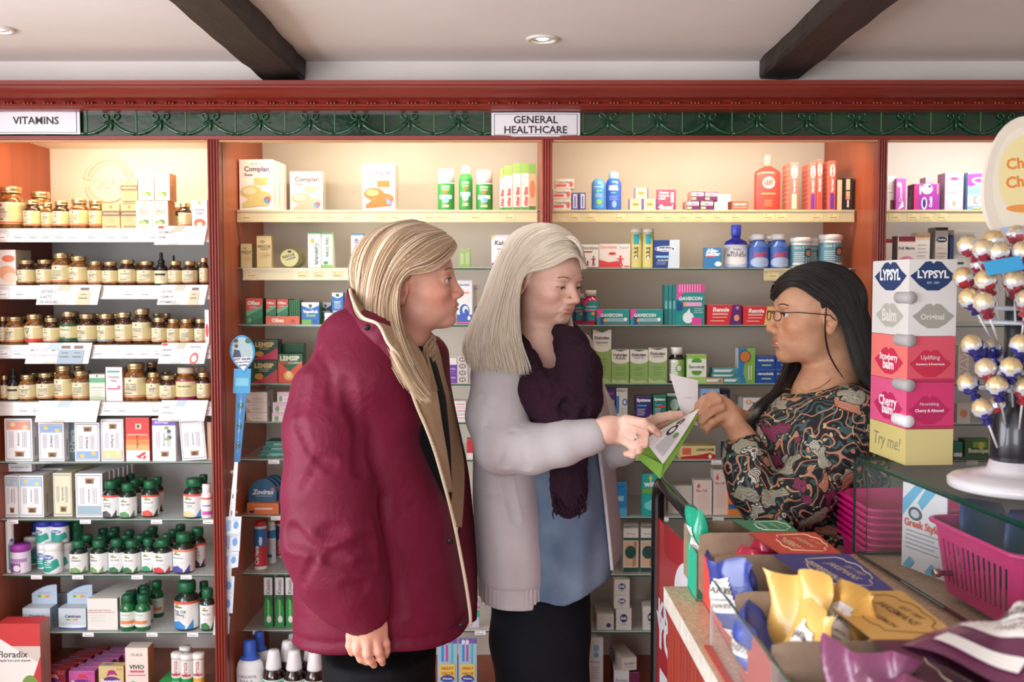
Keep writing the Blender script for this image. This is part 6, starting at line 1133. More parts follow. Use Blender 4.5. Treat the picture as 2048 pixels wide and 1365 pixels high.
# ---- pink baskets
PINK = NM('pink_plastic', .35, Coat_Weight=.3); PINK.b.inputs['Base Color'].default_value = srgb('#d8147c') + (1,); PINK.b.inputs['Subsurface Weight'].default_value = .0; PINK = PINK.m
def basket(w, d, h, slots=True, taper=.9):
    mb = MB(); t = .0014
    def ring(z, off=0):
        k = taper + (1 - taper) * z / h; W, D, r = w / 2 * k - off, d / 2 * k - off, .025; pts = []
        for cx, cy, a0 in ((W - r, D - r, 0), (-W + r, D - r, 90), (-W + r, -D + r, 180), (W - r, -D + r, 270)):
            for a in (0, 30, 60, 90): pts.append((cx + r * math.cos(R(a0 + a)), cy + r * math.sin(R(a0 + a)), z))
        return pts
    def wall(z0, z1, skip):
        A, B_ = ring(z0), ring(z1); A2, B2 = ring(z0, t), ring(z1, t); n = len(A)
        for i in range(n):
            j = (i + 1) % n; p0, p1, p2, p3 = [Vector(p) for p in (A[i], A[j], B_[j], B_[i])]; q0, q1, q2, q3 = [Vector(p) for p in (A2[i], A2[j], B2[j], B2[i])]
            L_ = (p1 - p0).length
            if skip and L_ > .04:
                m = max(3, int(L_ / .014)); 
                for k in range(m):
                    for (a, b_) in (((k) / m, (k + .55) / m),):
                        f = lambda P, Q, t_: P.lerp(Q, t_)
                        vs = [f(p0, p1, a), f(p0, p1, b_), f(p3, p2, b_), f(p3, p2, a), f(q0, q1, a), f(q0, q1, b_), f(q3, q2, b_), f(q3, q2, a)]
                        mb.add(vs, [(0, 1, 2, 3), (7, 6, 5, 4), (0, 4, 5, 1), (1, 5, 6, 2), (2, 6, 7, 3), (3, 7, 4, 0)], PINK)
            else:
                mb.add([p0, p1, p2, p3, q0, q1, q2, q3], [(0, 1, 2, 3), (7, 6, 5, 4)], PINK)
    wall(0, h * .18, False)
    if slots: wall(h * .18, h * .78, True)
    else: wall(h * .18, h * .78, False)
    wall(h * .78, h, False)
    mb.add(ring(.001), [tuple(range(16))], PINK); mb.add(ring(0), [tuple(range(16))[::-1]], PINK)
    mb.tube([Vector(p) for p in ring(h, -.0048)], .0045, PINK, 8, closed=True)
    return mb
m0 = basket(.20, .215, .085, False, .88).build('shopping_tray'); 
for k in range(7):
    o = m0 if k == 0 else m0.copy()
    if k: COL.objects.link(o)
    o.location = (.852, 2.176, .886 + .0148 * k); o.scale = (1, 1, 1)
    tag(o, 'pink plastic tray, %s up in the nested stack behind the glass case' % word(k), 'tray', 'nested pink plastic trays')
mb = basket(.20, .27, .125, True, .86)
b1 = mb.build('slotted_basket', loc=(.870, 1.67, ZT + .0145), rot=(0, 0, R(5))); tag(b1, 'pink slotted basket inside the glass case, full of navy packs', 'basket', 'pink slotted baskets in the case')
b2 = b1.copy(); COL.objects.link(b2); b2.location = (.925, 1.36, ZT + .0145); b2['label'] = 'pink slotted basket in the case, cut by the picture edge'
def pack(x, y, z, w, h, col, yaw, lean, lab, roll=0, t=.03, ops=None):
    mb = MB(); mb.tube([(0, 0, 0), (0, 0, h * .04), (0, 0, h * .5), (0, 0, h * .9), (0, 0, h)], [w * .5, w * .52, w * .54, w * .5, w * .42], mat(col, .45), 20, ry=t / w)
    if ops: art(mb, ops, w, h, lambda u, v, l: (u - w / 2, -t * .56 - l, v))
    o = mb.build('soft_pack', loc=(x, y, z), rot=(R(lean), R(roll), R(yaw))); tag(o, lab, 'packet', 'packets in the glass case'); return o
pack(.835, 1.74, ZT + .055, .12, .125, '#1d2868', -60, -12, 'navy packet leaning over the basket rim beside the striped card', roll=-12); pack(.86, 1.67, ZT + .05, .13, .13, '#1b2560', -50, -8, 'navy packet in the middle of the slotted basket'); pack(.88, 1.60, ZT + .045, .13, .125, '#202c74', -45, -5, 'navy packet nearest the green one in the basket')
pack(.93, 1.57, ZT + .03, .09, .1, '#178a5c', -40, 0, 'green packet beside the navy packets'); pack(.925, 1.36, ZT + .05, .09, .11, '#dfe6e0', -40, 4, 'white and green bottle shape in the nearer basket', ops=[('r', .1, 0, .9, .4, '#178a5c')])
# striped notice card
mb = MB(); w, h = .12, .165; mb.box(0, 0, 0, w, .002, h, '#e4e6ea')
art(mb, [('p', [(0, .8), (.3, 1), (.5, 1), (0, .6)], '#6fb8dc'), ('p', [(.55, 1), (.8, 1), (.45, .72), (.35, .8)], '#6fb8dc'), ('e', .3, .66, .16, .08, '#5a5f70'), ('e', .3, .66, .1, .05, '#c8ccd4'), T(.45, .53, .8, '#d86a60', 'Greek Style', 0, .04)] + ln(.1, .85, .44, 5, .05, '#a9acb8', .015) + [('p', [(.05, .02), (.2, .14), (.32, .1), (.2, 0)], '#6fb8dc'), ('p', [(.55, .02), (.7, .14), (.85, .1), (.7, 0)], '#6fb8dc')], w, h, lambda u, v, l: (u, -l, v))
o = mb.build('notice_card', loc=(.762, 1.93, ZT + .0145), rot=(0, 0, R(-72))); tag(o, 'white notice card with light blue corner stripes inside the case', 'card')
# ---- lollipop tree
lx, ly, lz = .872, 1.72, ZT + ch + .0006
lt = empty('lollipop_stand', (lx, ly, lz)); tag(lt, 'round-based lollipop display stand with cream egg-shaped sign', 'display stand')
mb = MB(); mb.lathe([(.104, 0), (.108, .003), (.108, .014), (.1, .02), (.07, .028), (.045, .034), (.04, .05)], mat('#ddd9dc', .25, coat=.5), 40); mb.build('base', lt)
mb = MB(); mb.lathe([(.038, .045), (.042, .06), (.042, .13), (.03, .15), (.022, .2), (.022, .40)], mat('#1b1b20', .3, coat=.4), 28); mb.build('column', lt)
mb = MB()
for z in (.17, .20, .285, .31, .37): mb.lathe([(.022, z), (.06, z + .003), (.062, z + .006), (.022, z + .009)], mat('#bfc4cc', .3), 28)
mb.build('holder_rings', lt)
mb = MB(); n = 36; sh = [(.068 * math.cos(t) * (1 - .12 * math.sin(t)), .112 * math.sin(t)) for t in np.linspace(0, 2 * math.pi, n + 1)[:-1]]
mb.prism(sh, -.006, .006, mat('#e9ddce', .4)); art(mb, [('e', .5, .5, .40, .42, '#f0e6d4'), ('e', .5, .55, .33, .3, '#f2e2a8'), T(.52, .64, .5, '#ec8a3c', 'Chupa', 8, .03), T(.52, .5, .5, '#ec8a3c', 'Chups', 8, .03), ('e', .5, .3, .22, .03, '#ec9a50'), ('e', .5, .14, .3, .03, '#b8cbe8')], .136, .224, lambda u, v, l: (u - .068, -.006 - l, v - .112))
mb.lathe([(.008, -.11), (.008, -.14)], mat('#d0ccd0'), 12); o = mb.build('sign', lt, loc=(.0, .0, .53)); tag(o, 'cream egg-shaped sign with orange lettering')
def lolly_mesh(c1, c2, c3, seed):
    rr = random.Random(seed); mb = MB(); n, m_ = 20, 12; ms = [mat(c3, .25, .35, coat=.4), mat('#e8ecf4', .2, .4, coat=.4), mat(c2, .25, .4, coat=.4), mat(c1, .25, .4, coat=.4)]
    vs = []
    for j in range(m_ + 1):
        ph = math.pi * j / m_
        for i in range(n):
            a = 2 * math.pi * i / n; r = .0175 * (1 + .05 * math.sin(a * 9 + j) + rr.uniform(-.03, .03)); vs.append((r * math.sin(ph) * math.cos(a), r * math.sin(ph) * math.sin(a), -r * math.cos(ph) * 1.02))
    mb.add(vs, [], ms[0]); o0 = len(mb.v) - len(vs)
    for x_ in ms: mb.mi(x_)
    for j in range(m_):
        z = j / m_
        for i in range(n):
            k = 0 if z < .38 else (1 if z < .5 else (2 if z < .62 else 3)); wav = (j + (1 if math.sin(i * 1.3 + seed) > .2 else 0)) / m_
            k = 0 if wav < .42 else (2 if wav < .5 else (1 if wav < .6 else 3))
            a = j * n + i; b_ = j * n + (i + 1) % n; mb.f.append((o0 + a, o0 + b_, o0 + b_ + n, o0 + a + n)); mb.m.append(mb.mats.index(ms[k])); mb.sm.append(True)
    mb.lathe([(.0115, -.016), (.004, -.02), (.010, -.029), (.009, -.0295), (.003, -.022)], ms[0], 12)
    o = mb.build('lollipop_head'); me = o.data; bpy.data.objects.remove(o); return me
LM = [lolly_mesh('#dfc08a', '#4f7fc4', '#c23a44', 1), lolly_mesh('#e3c690', '#5a8ad0', '#3f3f9a', 2), lolly_mesh('#e6cfa6', '#c8505a', '#b03a54', 3), lolly_mesh('#dcc49a', '#8fb4e0', '#d8606a', 4)]
mb = MB(); mb.lathe([(.0019, -.085), (.0019, -.015)], mat('#e6e4e8', .4), 8); _o = mb.build('stick'); SM = _o.data; bpy.data.objects.remove(_o)
TOPL = [(1936, 492, -.02, 2), (1966, 500, -.05, 2), (1988, 482, -.03, 0), (2028, 470, .0, 3), (1928, 556, -.01, 0), (1971, 561, -.07, 0), (2028, 563, -.08, 2), (1939, 598, -.06, 1), (1968, 606, -.09, 2), (2044, 505, -.07, 2), (1962, 530, .03, 2), (2010, 520, .05, 3), (1998, 505, -.06, 2), (2052, 600, -.09, 3),
        (1944, 690, -.03, 1), (1972, 738, -.07, 2), (2022, 736, -.09, 1), (1936, 768, -.02, 1), (1994, 772, -.08, 1), (1965, 818, -.06, 1), (2042, 690, -.07, 1), (2048, 776, -.08, 0), (1958, 700, .03, 1), (1998, 812, .0, 0), (1984, 700, .06, 1), (2064, 530, -.05, 0), (2070, 700, -.03, 1), (2068, 640, -.08, 3)]
TOPL.sort()
upn = lon = 0
for k, (px_, py_, dy, kind) in enumerate(TOPL):
    y = ly + dy; p = PX(px_, py_, y); e = empty('lollipop'); ax = Vector((p.x + (lx - p.x) * .5, p.y + (ly - p.y) * .5, p.z - .075)); d = (p - ax).normalized()
    for nm, me in (('wrapped_head', LM[kind]), ('stick', SM)):
        o = bpy.data.objects.new(nm, me); COL.objects.link(o); o.parent = e
    e.location = p; e.rotation_euler = d.to_track_quat('Z', 'Y').to_euler()
    up = py_ < 650
    if up: upn += 1
    else: lon += 1
    tag(e, '%s-wrapped lollipop, %s from the shelf side in the %s cluster' % (['red and gold', 'violet and gold', 'crimson', 'pink and blue'][kind], ['first', 'second', 'third', 'fourth', 'fifth', 'sixth', 'seventh', 'eighth', 'ninth', 'tenth', 'eleventh', 'twelfth', 'thirteenth', 'fourteenth', 'fifteenth', 'sixteenth', 'seventeenth'][(upn if up else lon) - 1], 'upper' if up else 'lower'), 'lollipop', 'wrapped lollipops on the stand')
mb = MB(); mb.box(-.03, -.001, -.012, .03, .001, .012, '#3fa4dc'); o = mb.build('holder_tag', lt, loc=(PX(2002, 532, 1.63).x - lx, -.1, PX(2002, 532, 1.63).z - lz), rot=(R(-20), R(-10), 0)); tag(o, 'bright blue plastic tag')
# ================================================================ soft shapes: distance fields turned into one continuous skin
def A3(p): return np.array([p[0], p[1], p[2]], dtype=np.float64)
def smin(a, b, k):
    h = np.maximum(k - np.abs(a - b), 0) / k; return np.minimum(a, b) - h * h * k * .25
def smax(a, b, k): return -smin(-a, -b, k)
def ell(P, c, r, M=None):
    q = P - np.asarray(c, float)
    if M is not None: q = q @ M
    r = np.asarray(r, float); k0 = np.sqrt(((q / r) ** 2).sum(1)); k1 = np.sqrt(((q / (r * r)) ** 2).sum(1)) + 1e-9
    return k0 * (k0 - 1) / k1
def cap(P, a, b, ra, rb=None):
    a = np.asarray(a, float); b = np.asarray(b, float); rb = ra if rb is None else rb; ab = b - a
    t = np.clip((P - a) @ ab / (ab @ ab), 0, 1); return np.sqrt(((P - a - t[:, None] * ab) ** 2).sum(1)) - (ra + (rb - ra) * t)
def chain(P, pts, rs, k=.01):
    d = None
    for i in range(len(pts) - 1):
        e = cap(P, pts[i], pts[i + 1], rs[i], rs[i + 1]); d = e if d is None else smin(d, e, k)
    return d
def stack(P, lv, n=2.3):
    """lv: rows (z, cx, cy, rx, ry) from low to high; superelliptic column through them"""
    L = np.array(sorted(lv)); z = P[:, 2]; zz = np.clip(z, L[0, 0], L[-1, 0])
    cx, cy, rx, ry = [np.interp(zz, L[:, 0], L[:, i]) for i in (1, 2, 3, 4)]
    q = (np.abs((P[:, 0] - cx) / rx) ** n + np.abs((P[:, 1] - cy) / ry) ** n) ** (1 / n)
    d = (q - 1) * np.minimum(rx, ry)
    return np.maximum(d, np.maximum(L[0, 0] - z, z - L[-1, 0]))
def snet(f, lo, hi, h, bs=14):
    lo = np.asarray(lo, float); hi = np.asarray(hi, float); n = np.ceil((hi - lo) / h).astype(int) + 1
    V = np.ones(n, np.float32)
    nb = [math.ceil(k / bs) for k in n]
    cs = np.array([(i, j, k) for i in range(nb[0]) for j in range(nb[1]) for k in range(nb[2])]); cen = lo + (cs * bs + (bs - 1) / 2) * h
    fc = f(cen); rad = bs * h * .87 * 1.6 + .006
    for c, v in zip(cs, fc):
        s = tuple(slice(c[a] * bs, min((c[a] + 1) * bs, n[a])) for a in range(3))
        if abs(v) > rad: V[s] = 1 if v > 0 else -1; continue
        g = np.stack(np.meshgrid(*[lo[a] + np.arange(s[a].start, s[a].stop) * h for a in range(3)], indexing='ij'), -1)
        V[s] = f(g.reshape(-1, 3)).reshape(g.shape[:3])
    V[0], V[-1], V[:, 0], V[:, -1], V[:, :, 0], V[:, :, -1] = 1, 1, 1, 1, 1, 1
    S = V < 0; cn = tuple(k - 1 for k in n); acc = np.zeros(cn + (3,)); cnt = np.zeros(cn)
    edges = []
    for a in range(3):
        s0 = [slice(None)] * 3; s1 = [slice(None)] * 3; s0[a] = slice(0, -1); s1[a] = slice(1, None)
        I = np.argwhere(S[tuple(s0)] != S[tuple(s1)])
        v0 = V[tuple(s0)][tuple(I.T)]; v1 = V[tuple(s1)][tuple(I.T)]; t = v0 / (v0 - v1)
        p = I.astype(float); p[:, a] += t; b, c = [x for x in range(3) if x != a]
        for ob in (0, -1):
            for oc in (0, -1):
                J = I.copy(); J[:, b] += ob; J[:, c] += oc; np.add.at(acc, tuple(J.T), p); np.add.at(cnt, tuple(J.T), 1)
        edges.append((a, b, c, I, v0 < 0))
    idx = -np.ones(cn, int); m = cnt > 0; idx[m] = np.arange(m.sum()); verts = lo + acc[m] / cnt[m][:, None] * h
    quads = []
    for a, b, c, I, neg in edges:
        q = []
        for ob, oc in ((0, 0), (-1, 0), (-1, -1), (0, -1)):
            J = I.copy(); J[:, b] += ob; J[:, c] += oc; q.append(idx[tuple(J.T)])
        q = np.stack(q, 1); fl = neg if a != 1 else ~neg
        q[~fl] = q[~fl][:, ::-1]; quads.append(q)
    return verts, np.concatenate(quads)
def np_mesh(name, v, q, mats_, parent=None, smooth=True, col=None, uv=None, tint='tint'):
    me = bpy.data.meshes.new(name); me.vertices.add(len(v)); me.vertices.foreach_set('co', np.asarray(v, np.float32).ravel())
    k = q.shape[1]; me.loops.add(q.size); me.loops.foreach_set('vertex_index', q.astype(np.int32).ravel())
    me.polygons.add(len(q)); me.polygons.foreach_set('loop_start', np.arange(0, q.size, k, dtype=np.int32)); me.polygons.foreach_set('loop_total', np.full(len(q), k, np.int32))
    me.polygons.foreach_set('use_smooth', np.full(len(q), smooth)); me.update(calc_edges=True)
    for m in (mats_ if isinstance(mats_, list) else [mats_]): me.materials.append(m)
    if col is not None:
        a = me.attributes.new(tint, 'FLOAT_COLOR', 'POINT'); a.data.foreach_set('color', np.c_[col, np.ones(len(v))].astype(np.float32).ravel())
    if uv is not None:
        l = me.uv_layers.new(name='uv'); l.data.foreach_set('uv', uv[q.ravel()].astype(np.float32).ravel())
    me.validate(); o = bpy.data.objects.new(name, me); COL.objects.link(o)
    if parent: o.parent = parent; o.matrix_parent_inverse = Matrix.Translation(-Vector(parent.location))
    return o
def relax(v, q, n=2, w=.5):
    e = np.concatenate([q[:, [0, 1]], q[:, [1, 2]], q[:, [2, 3]], q[:, [3, 0]]])
    for _ in range(n):
        s = np.zeros_like(v); c = np.zeros(len(v)); np.add.at(s, e[:, 0], v[e[:, 1]]); np.add.at(s, e[:, 1], v[e[:, 0]]); np.add.at(c, e[:, 0], 1); np.add.at(c, e[:, 1], 1)
        v = v * (1 - w) + w * s / np.maximum(c, 1)[:, None]
    return v
def crom(pts, n):
    """smooth curve through points, n samples"""
    P = np.asarray(pts, float); k = len(P); t = np.linspace(0, k - 1 - 1e-9, n); i = t.astype(int); u = (t - i)[:, None]
    g = lambda j: P[np.clip(j, 0, k - 1)]
    a, b, c, d = g(i - 1), g(i), g(i + 1), g(i + 2)
    return .5 * (2 * b + (c - a) * u + (2 * a - 5 * b + 4 * c - d) * u ** 2 + (3 * b - a - 3 * c + d) * u ** 3)
def patch(name, rows, m, parent, nu=16, nv=40, th=.003, wave=0):
    """cloth sheet through rows of photo points (px, py, distance)"""
    G = np.array([[A3(PX(*p)) for p in r] for r in rows]); G = np.stack([crom(r, nu) for r in G]); G = np.stack([crom(G[:, j], nv) for j in range(nu)], 1)
    if wave: G[:, :, 1] += wave * np.sin(np.linspace(0, 9, nu))[None, :] * np.linspace(.3, 1, nv)[:, None]
    v = G.reshape(-1, 3); q = np.array([[i * nu + j, i * nu + j + 1, (i + 1) * nu + j + 1, (i + 1) * nu + j] for i in range(nv - 1) for j in range(nu - 1)])
    o = np_mesh(name, v, q, m, parent); s = o.modifiers.new('thick', 'SOLIDIFY'); s.thickness = th; s.offset = 0; return o
def strands(name, guides, N, w, m, parent, sdf=None, push=.003, jit=.004, steps=30, seed=1, depth_layers=.012, taper=.25, flat=False):
    """locks of hair between neighbouring guide curves, kept outside the body"""
    rg = np.random.default_rng(seed); G = [crom([A3(PX(*p)) for p in g], steps) for g in guides]; G = np.stack(G); K = len(G)
    seg = np.linalg.norm(np.diff(G[:, steps // 2], axis=0), axis=1) + .01; cum = np.r_[0, np.cumsum(seg)] / seg.sum()
    s = rg.random(N); i = np.clip(np.searchsorted(cum, s) - 1, 0, K - 2); u = ((s - cum[i]) / (cum[i + 1] - cum[i]))[:, None, None]
    P = G[i] * (1 - u) + G[i + 1] * u
    t = np.linspace(0, 1, steps)[None, :, None]
    P = P + rg.normal(0, 1, (N, 1, 3)) * jit * (.25 + .9 * t)
    ph = rg.random((N, 1, 1)) * 6.28; P = P + jit * .5 * np.sin(t * rg.uniform(3, 7, (N, 1, 1)) + ph) * rg.normal(0, 1, (N, 1, 3)) * t
    # clump neighbouring strands
    order = np.argsort(s); cl = np.zeros(N, int); cl[order] = np.arange(N) // 9; cm = np.zeros((cl.max() + 1, steps, 3)); cc = np.bincount(cl)
    np.add.at(cm, cl, P); cm /= cc[:, None, None]; P = P + (cm[cl] - P) * .35 * t
    cutl = rg.uniform(.86, 1, (N, 1, 1)); 
    lay = rg.random(N) * depth_layers
    if sdf is not None:
        for it in range(4):
            Q = P.reshape(-1, 3); d = sdf(Q); off = np.repeat(push + lay, steps); e = .002
            g = np.stack([sdf(Q + np.eye(3)[a] * e) - d for a in range(3)], 1) / e; g /= np.linalg.norm(g, axis=1)[:, None] + 1e-6
            mv = np.maximum(off - d, 0); P = (Q + g * np.minimum(mv, .03)[:, None]).reshape(P.shape)
            P[:, 1:-1] = P[:, 1:-1] * .6 + .2 * (P[:, :-2] + P[:, 2:])
    idxs = np.linspace(0, 1, steps)[None, :] * cutl[:, :, 0] * (steps - 1); i0 = np.clip(idxs.astype(int), 0, steps - 2); fr_ = (idxs - i0)[:, :, None]
    P = np.take_along_axis(P, i0[:, :, None], 1) * (1 - fr_) + np.take_along_axis(P, i0[:, :, None] + 1, 1) * fr_
    T_ = np.gradient(P, axis=1); T_ /= np.linalg.norm(T_, axis=2)[:, :, None] + 1e-9
    ref = np.array([0, -1., .0]); U = np.cross(T_, ref); U /= np.linalg.norm(U, axis=2)[:, :, None] + 1e-6; Wv = np.cross(T_, U)
    rad = (w * rg.uniform(.6, 1.3, (N, 1, 1))) * (1 - (1 - taper) * t ** 3)
    ring = [P + rad * (math.cos(a) * U + .45 * math.sin(a) * Wv) for a in (0, 2.09, 4.19)]
    v = np.stack(ring, 2).reshape(-1, 3); base = (np.arange(N)[:, None, None] * steps + np.arange(steps - 1)[None, :, None]) * 3 + np.arange(3)[None, None, :]
    nx = base - np.arange(3)[None, None, :] + (np.arange(3)[None, None, :] + 1) % 3
    q = np.stack([base, nx, nx + 3, base + 3], -1).reshape(-1, 4)
    uv = np.stack([np.repeat(s + rg.random(N) * .02, steps * 3), np.tile(np.repeat(np.linspace(0, 1, steps), 3), N)], 1)
    return v, q, uv
def hair_object(name, parts, m, parent):
    V, Q, UV = [], [], []; o = 0
    for v, q, uv in parts: V.append(v); Q.append(q + o); UV.append(uv); o += len(v)
    return np_mesh(name, np.concatenate(V), np.concatenate(Q), m, parent, uv=np.concatenate(UV))
def hair_mat(name, stops, rough=.38, seed=0., bandscale=60):
    n = NM(name, rough, Specular_IOR_Level=.55, Sheen_Weight=.1); c = n.n('UVMap'); mp = n.n('Mapping'); mp.inputs['Scale'].default_value = (bandscale, .8, 1); mp.inputs['Location'].default_value = (seed, 0, 0)
    n.l(c.outputs[0], mp.inputs[0]); f = n.noise(mp.outputs[0], 1.0, 4, .65); n.color(n.ramp(f, stops)); n.b.inputs['Anisotropic'].default_value = .5
    return n.m
def skin_mat(name, base, dark, rosy):
    n = NM(name, .46, Subsurface_Weight=.12, Specular_IOR_Level=.4); n.b.inputs['Subsurface Radius'].default_value = (.012, .005, .003); n.b.inputs['Subsurface Scale'].default_value = .5
    v = n.coords(); c = n.ramp(n.noise(v, 26, 4, .6), [(.3, base), (.7, dark)])
    a = n.n('Attribute', attribute_name='tint'); n.color(n.mix(1.0, c, a.outputs['Color'], 'MULTIPLY'))
    n.bump(n.noise(v, 420, 2), .12, .0006); return n.m
def frame(fwd, up=(0, 0, 1)):
    """matrix with columns forward, left, up"""
    f = Vector(fwd).normalized(); l = Vector(up).cross(f).normalized(); u = f.cross(l); return np.array([[f.x, l.x, u.x], [f.y, l.y, u.y], [f.z, l.z, u.z]])
EYEW = mat('#e6dedb', .15, coat=.6)
def eye_slit(e, op):
    an = np.arctan2(e[:, 1], e[:, 0]); hh = op * np.sqrt(np.clip(1 - ((an - .18) / 1.0) ** 2, 0, 1)); zo = -.0004 - (.006 - op) * .75
    r = np.sqrt((e ** 2).sum(1)); return np.maximum(np.maximum(np.abs(e[:, 2] - zo) - hh, r - .0175), np.maximum(.002 - e[:, 0], np.abs(an - .18) * .01 - .01))
def head_sdf(Q, p):
    """Q in head space (x forward, y to its left, z up)"""
    x, y, z = Q[:, 0], Q[:, 1], Q[:, 2]; S = p.get('s', 1.); fz = p.get('fz', 1.)
    q = np.stack([x + p.get('shear', 0) * np.minimum(z, 0), np.abs(y), np.where(z < 0, z / fz, z)], 1) / S
    # slightly soft mirror so the nose bridge does not crease
    yy = np.sqrt(q[:, 1] ** 2 + .000004); q = np.stack([q[:, 0], yy, q[:, 2]], 1)
    d = ell(q, (-.012, 0, .032), (.094, .074, .077))
    d = smin(d, ell(q, (.026, 0, .03), (.058, .060, .056)), .02)
    d = smin(d, ell(q, (.022, 0, -.036), (.060, .057, .076)), .03)
    d = smin(d, ell(q, (.014, .03, -.072), (.048, .026, .034)), .03)
    d = smin(d, ell(q, (.045, .041, -.028), (.030, .020, .022)), .022)
    d = smin(d, ell(q, (.066 + p.get('muz', 0), 0, -.066), (.024, .028, .024)), .02)
    d = smin(d, ell(q, (.060 + p.get('chin', 0), .004, -.1), (.02, .019, .016)), .02)
    d = smax(d, -ell(q, (.100, 0, -.083), (.016, .022, .006)), .012)
    d = smax(d, -ell(q, (.094, .031, .000), (.018, .019, .014)), .014)
    d = smin(d, ell(q, (.074, .022, .018), (.012, .022, .007)), .012)
    nl = p.get('nose', .0)
    d = smin(d, cap(q, (.078, 0, .008), (.104 + nl, 0, -.033), .0085, .0088), .012)
    d = smin(d, ell(q, (.102 + nl, 0, -.037), (.0115, .0115, .0095)), .006)
    d = smin(d, ell(q, (.091 + nl * .6, .0125, -.041), (.0125, .0065, .0085)), .006)
    d = smax(d, -ell(q, (.096 + nl * .7, .0068, -.0485), (.006, .0032, .005)), .004)
    d = smin(d, ell(q, (.0665, .031, -.001), (.0150, .0165, .0138)), .005)
    op = p.get('open', .0042)
    e = q - np.array([.0665, .031, -.001]); d = smax(d, -eye_slit(e, op), .0012)
    mo = p.get('mouth', .0014)
    lp = p.get('lip', 1.)
    d = smin(d, ell(q, (.0865 + p.get('muz', 0) - .004 * (1 - lp), 0, -.0628), (.0092, .021, .0046 * lp + .0004)), .005)
    d = smin(d, ell(q, (.0848 + p.get('muz', 0) - .004 * (1 - lp), 0, -.0728 - mo), (.0090, .0175, .0052 * lp + .0003)), .005)
    ag = p.get('age', 0)
    if ag:
        for a_, b_, w_ in (((.0935, .019, -.041), (.078, .033, -.070), .0042), ((.083, .016, -.012), (.079, .036, -.019), .003), ((.078, .026, -.078), (.068, .029, -.094), .0035), ((.070, .049, .004), (.062, .055, -.004), .002), ((.095, .0, .030), (.088, .028, .033), .002)):
            e = cap(q, a_, b_, 0.); d = d + ag * w_ * .55 * np.exp(-(e / w_) ** 2)
    zl = q[:, 2] + .0685 + mo * .4 - p.get('smile', 0) * q[:, 1] ** 2 * 14
    qq = np.stack([q[:, 0] - (.094 + p.get('muz', 0) - .004 * (1 - lp)), q[:, 1], zl], 1); d = smax(d, -ell(qq, (0, 0, 0), (.013, .0235, mo)), .0018)
    # ears
    ex, ez = -.016, -.012; ca, sa = math.cos(.22), math.sin(.22); e = np.stack([(q[:, 0] - ex) * ca - (q[:, 2] - ez) * sa, q[:, 1] - .0735 - .25 * np.maximum(ex - q[:, 0], -.01), (q[:, 0] - ex) * sa + (q[:, 2] - ez) * ca], 1)
    ear = ell(e, (0, 0, .004), (.0175, .0062, .028)); ear = smin(ear, ell(e, (.004, -.001, -.022), (.009, .005, .011)), .006)
    ear = smax(ear, -ell(e, (.0015, .0075, .006), (.0115, .0062, .019)), .004); ear = smin(ear, ell(e, (.001, .001, .0), (.006, .004, .012)), .004)
    ear = smax(ear, -ell(e, (.006, .006, -.006), (.006, .007, .007)), .004)
    d = smin(d, ear, .005)
    return d * S
def head_tint(Q, p, lips, cheek, teeth=False):
    S = p.get('s', 1.); q = Q / S; q = np.stack([q[:, 0] + p.get('shear', 0) * np.minimum(q[:, 2], 0), np.abs(q[:, 1]), np.where(q[:, 2] < 0, q[:, 2] / p.get('fz', 1.), q[:, 2])], 1); mz = p.get('muz', 0); mo = p.get('mouth', .0014)
    c = np.ones((len(Q), 3))
    def bl(mask, col):
        nonlocal c
        c = c * (1 - mask[:, None]) + mask[:, None] * np.array(col) * c
    lp = p.get('lip', 1.); m = np.clip(1.1 - ell(q, (.0895 + mz, 0, -.0628), (.0120, .0212, .0046 * lp + .0006)) / .0014, 0, 1)
    m = np.maximum(m, np.clip(1.1 - ell(q, (.088 + mz, 0, -.0730 - mo), (.0120, .018, .0054 * lp + .0004)) / .0014, 0, 1)); bl(np.clip(m, 0, 1), lips)
    bl(np.clip(1 - ell(q, (.055, .045, -.035), (.03, .02, .025)) / .015, 0, 1) * .8, cheek)
    bl(np.clip(1 - ell(q, (.105 + p.get('nose', 0), 0, -.035), (.012, .014, .012)) / .01, 0, 1) * .6, cheek)
    bl(np.clip(1 - ell(q, (-.014, .077, -.012), (.02, .009, .032)) / .004, 0, 1) * .8, cheek)
    # eyebrows stay as separate hair; lash line
    e = q - np.array([.0665, .031, -.001]); r_ = np.sqrt((e ** 2).sum(1)); m = np.clip(1 - np.abs(eye_slit(e, p.get('open', .005)) - .0006) / .0012, 0, 1) * (r_ < .0175) * (e[:, 2] > -.003); bl(m * .7, (.35, .26, .24))
    return c
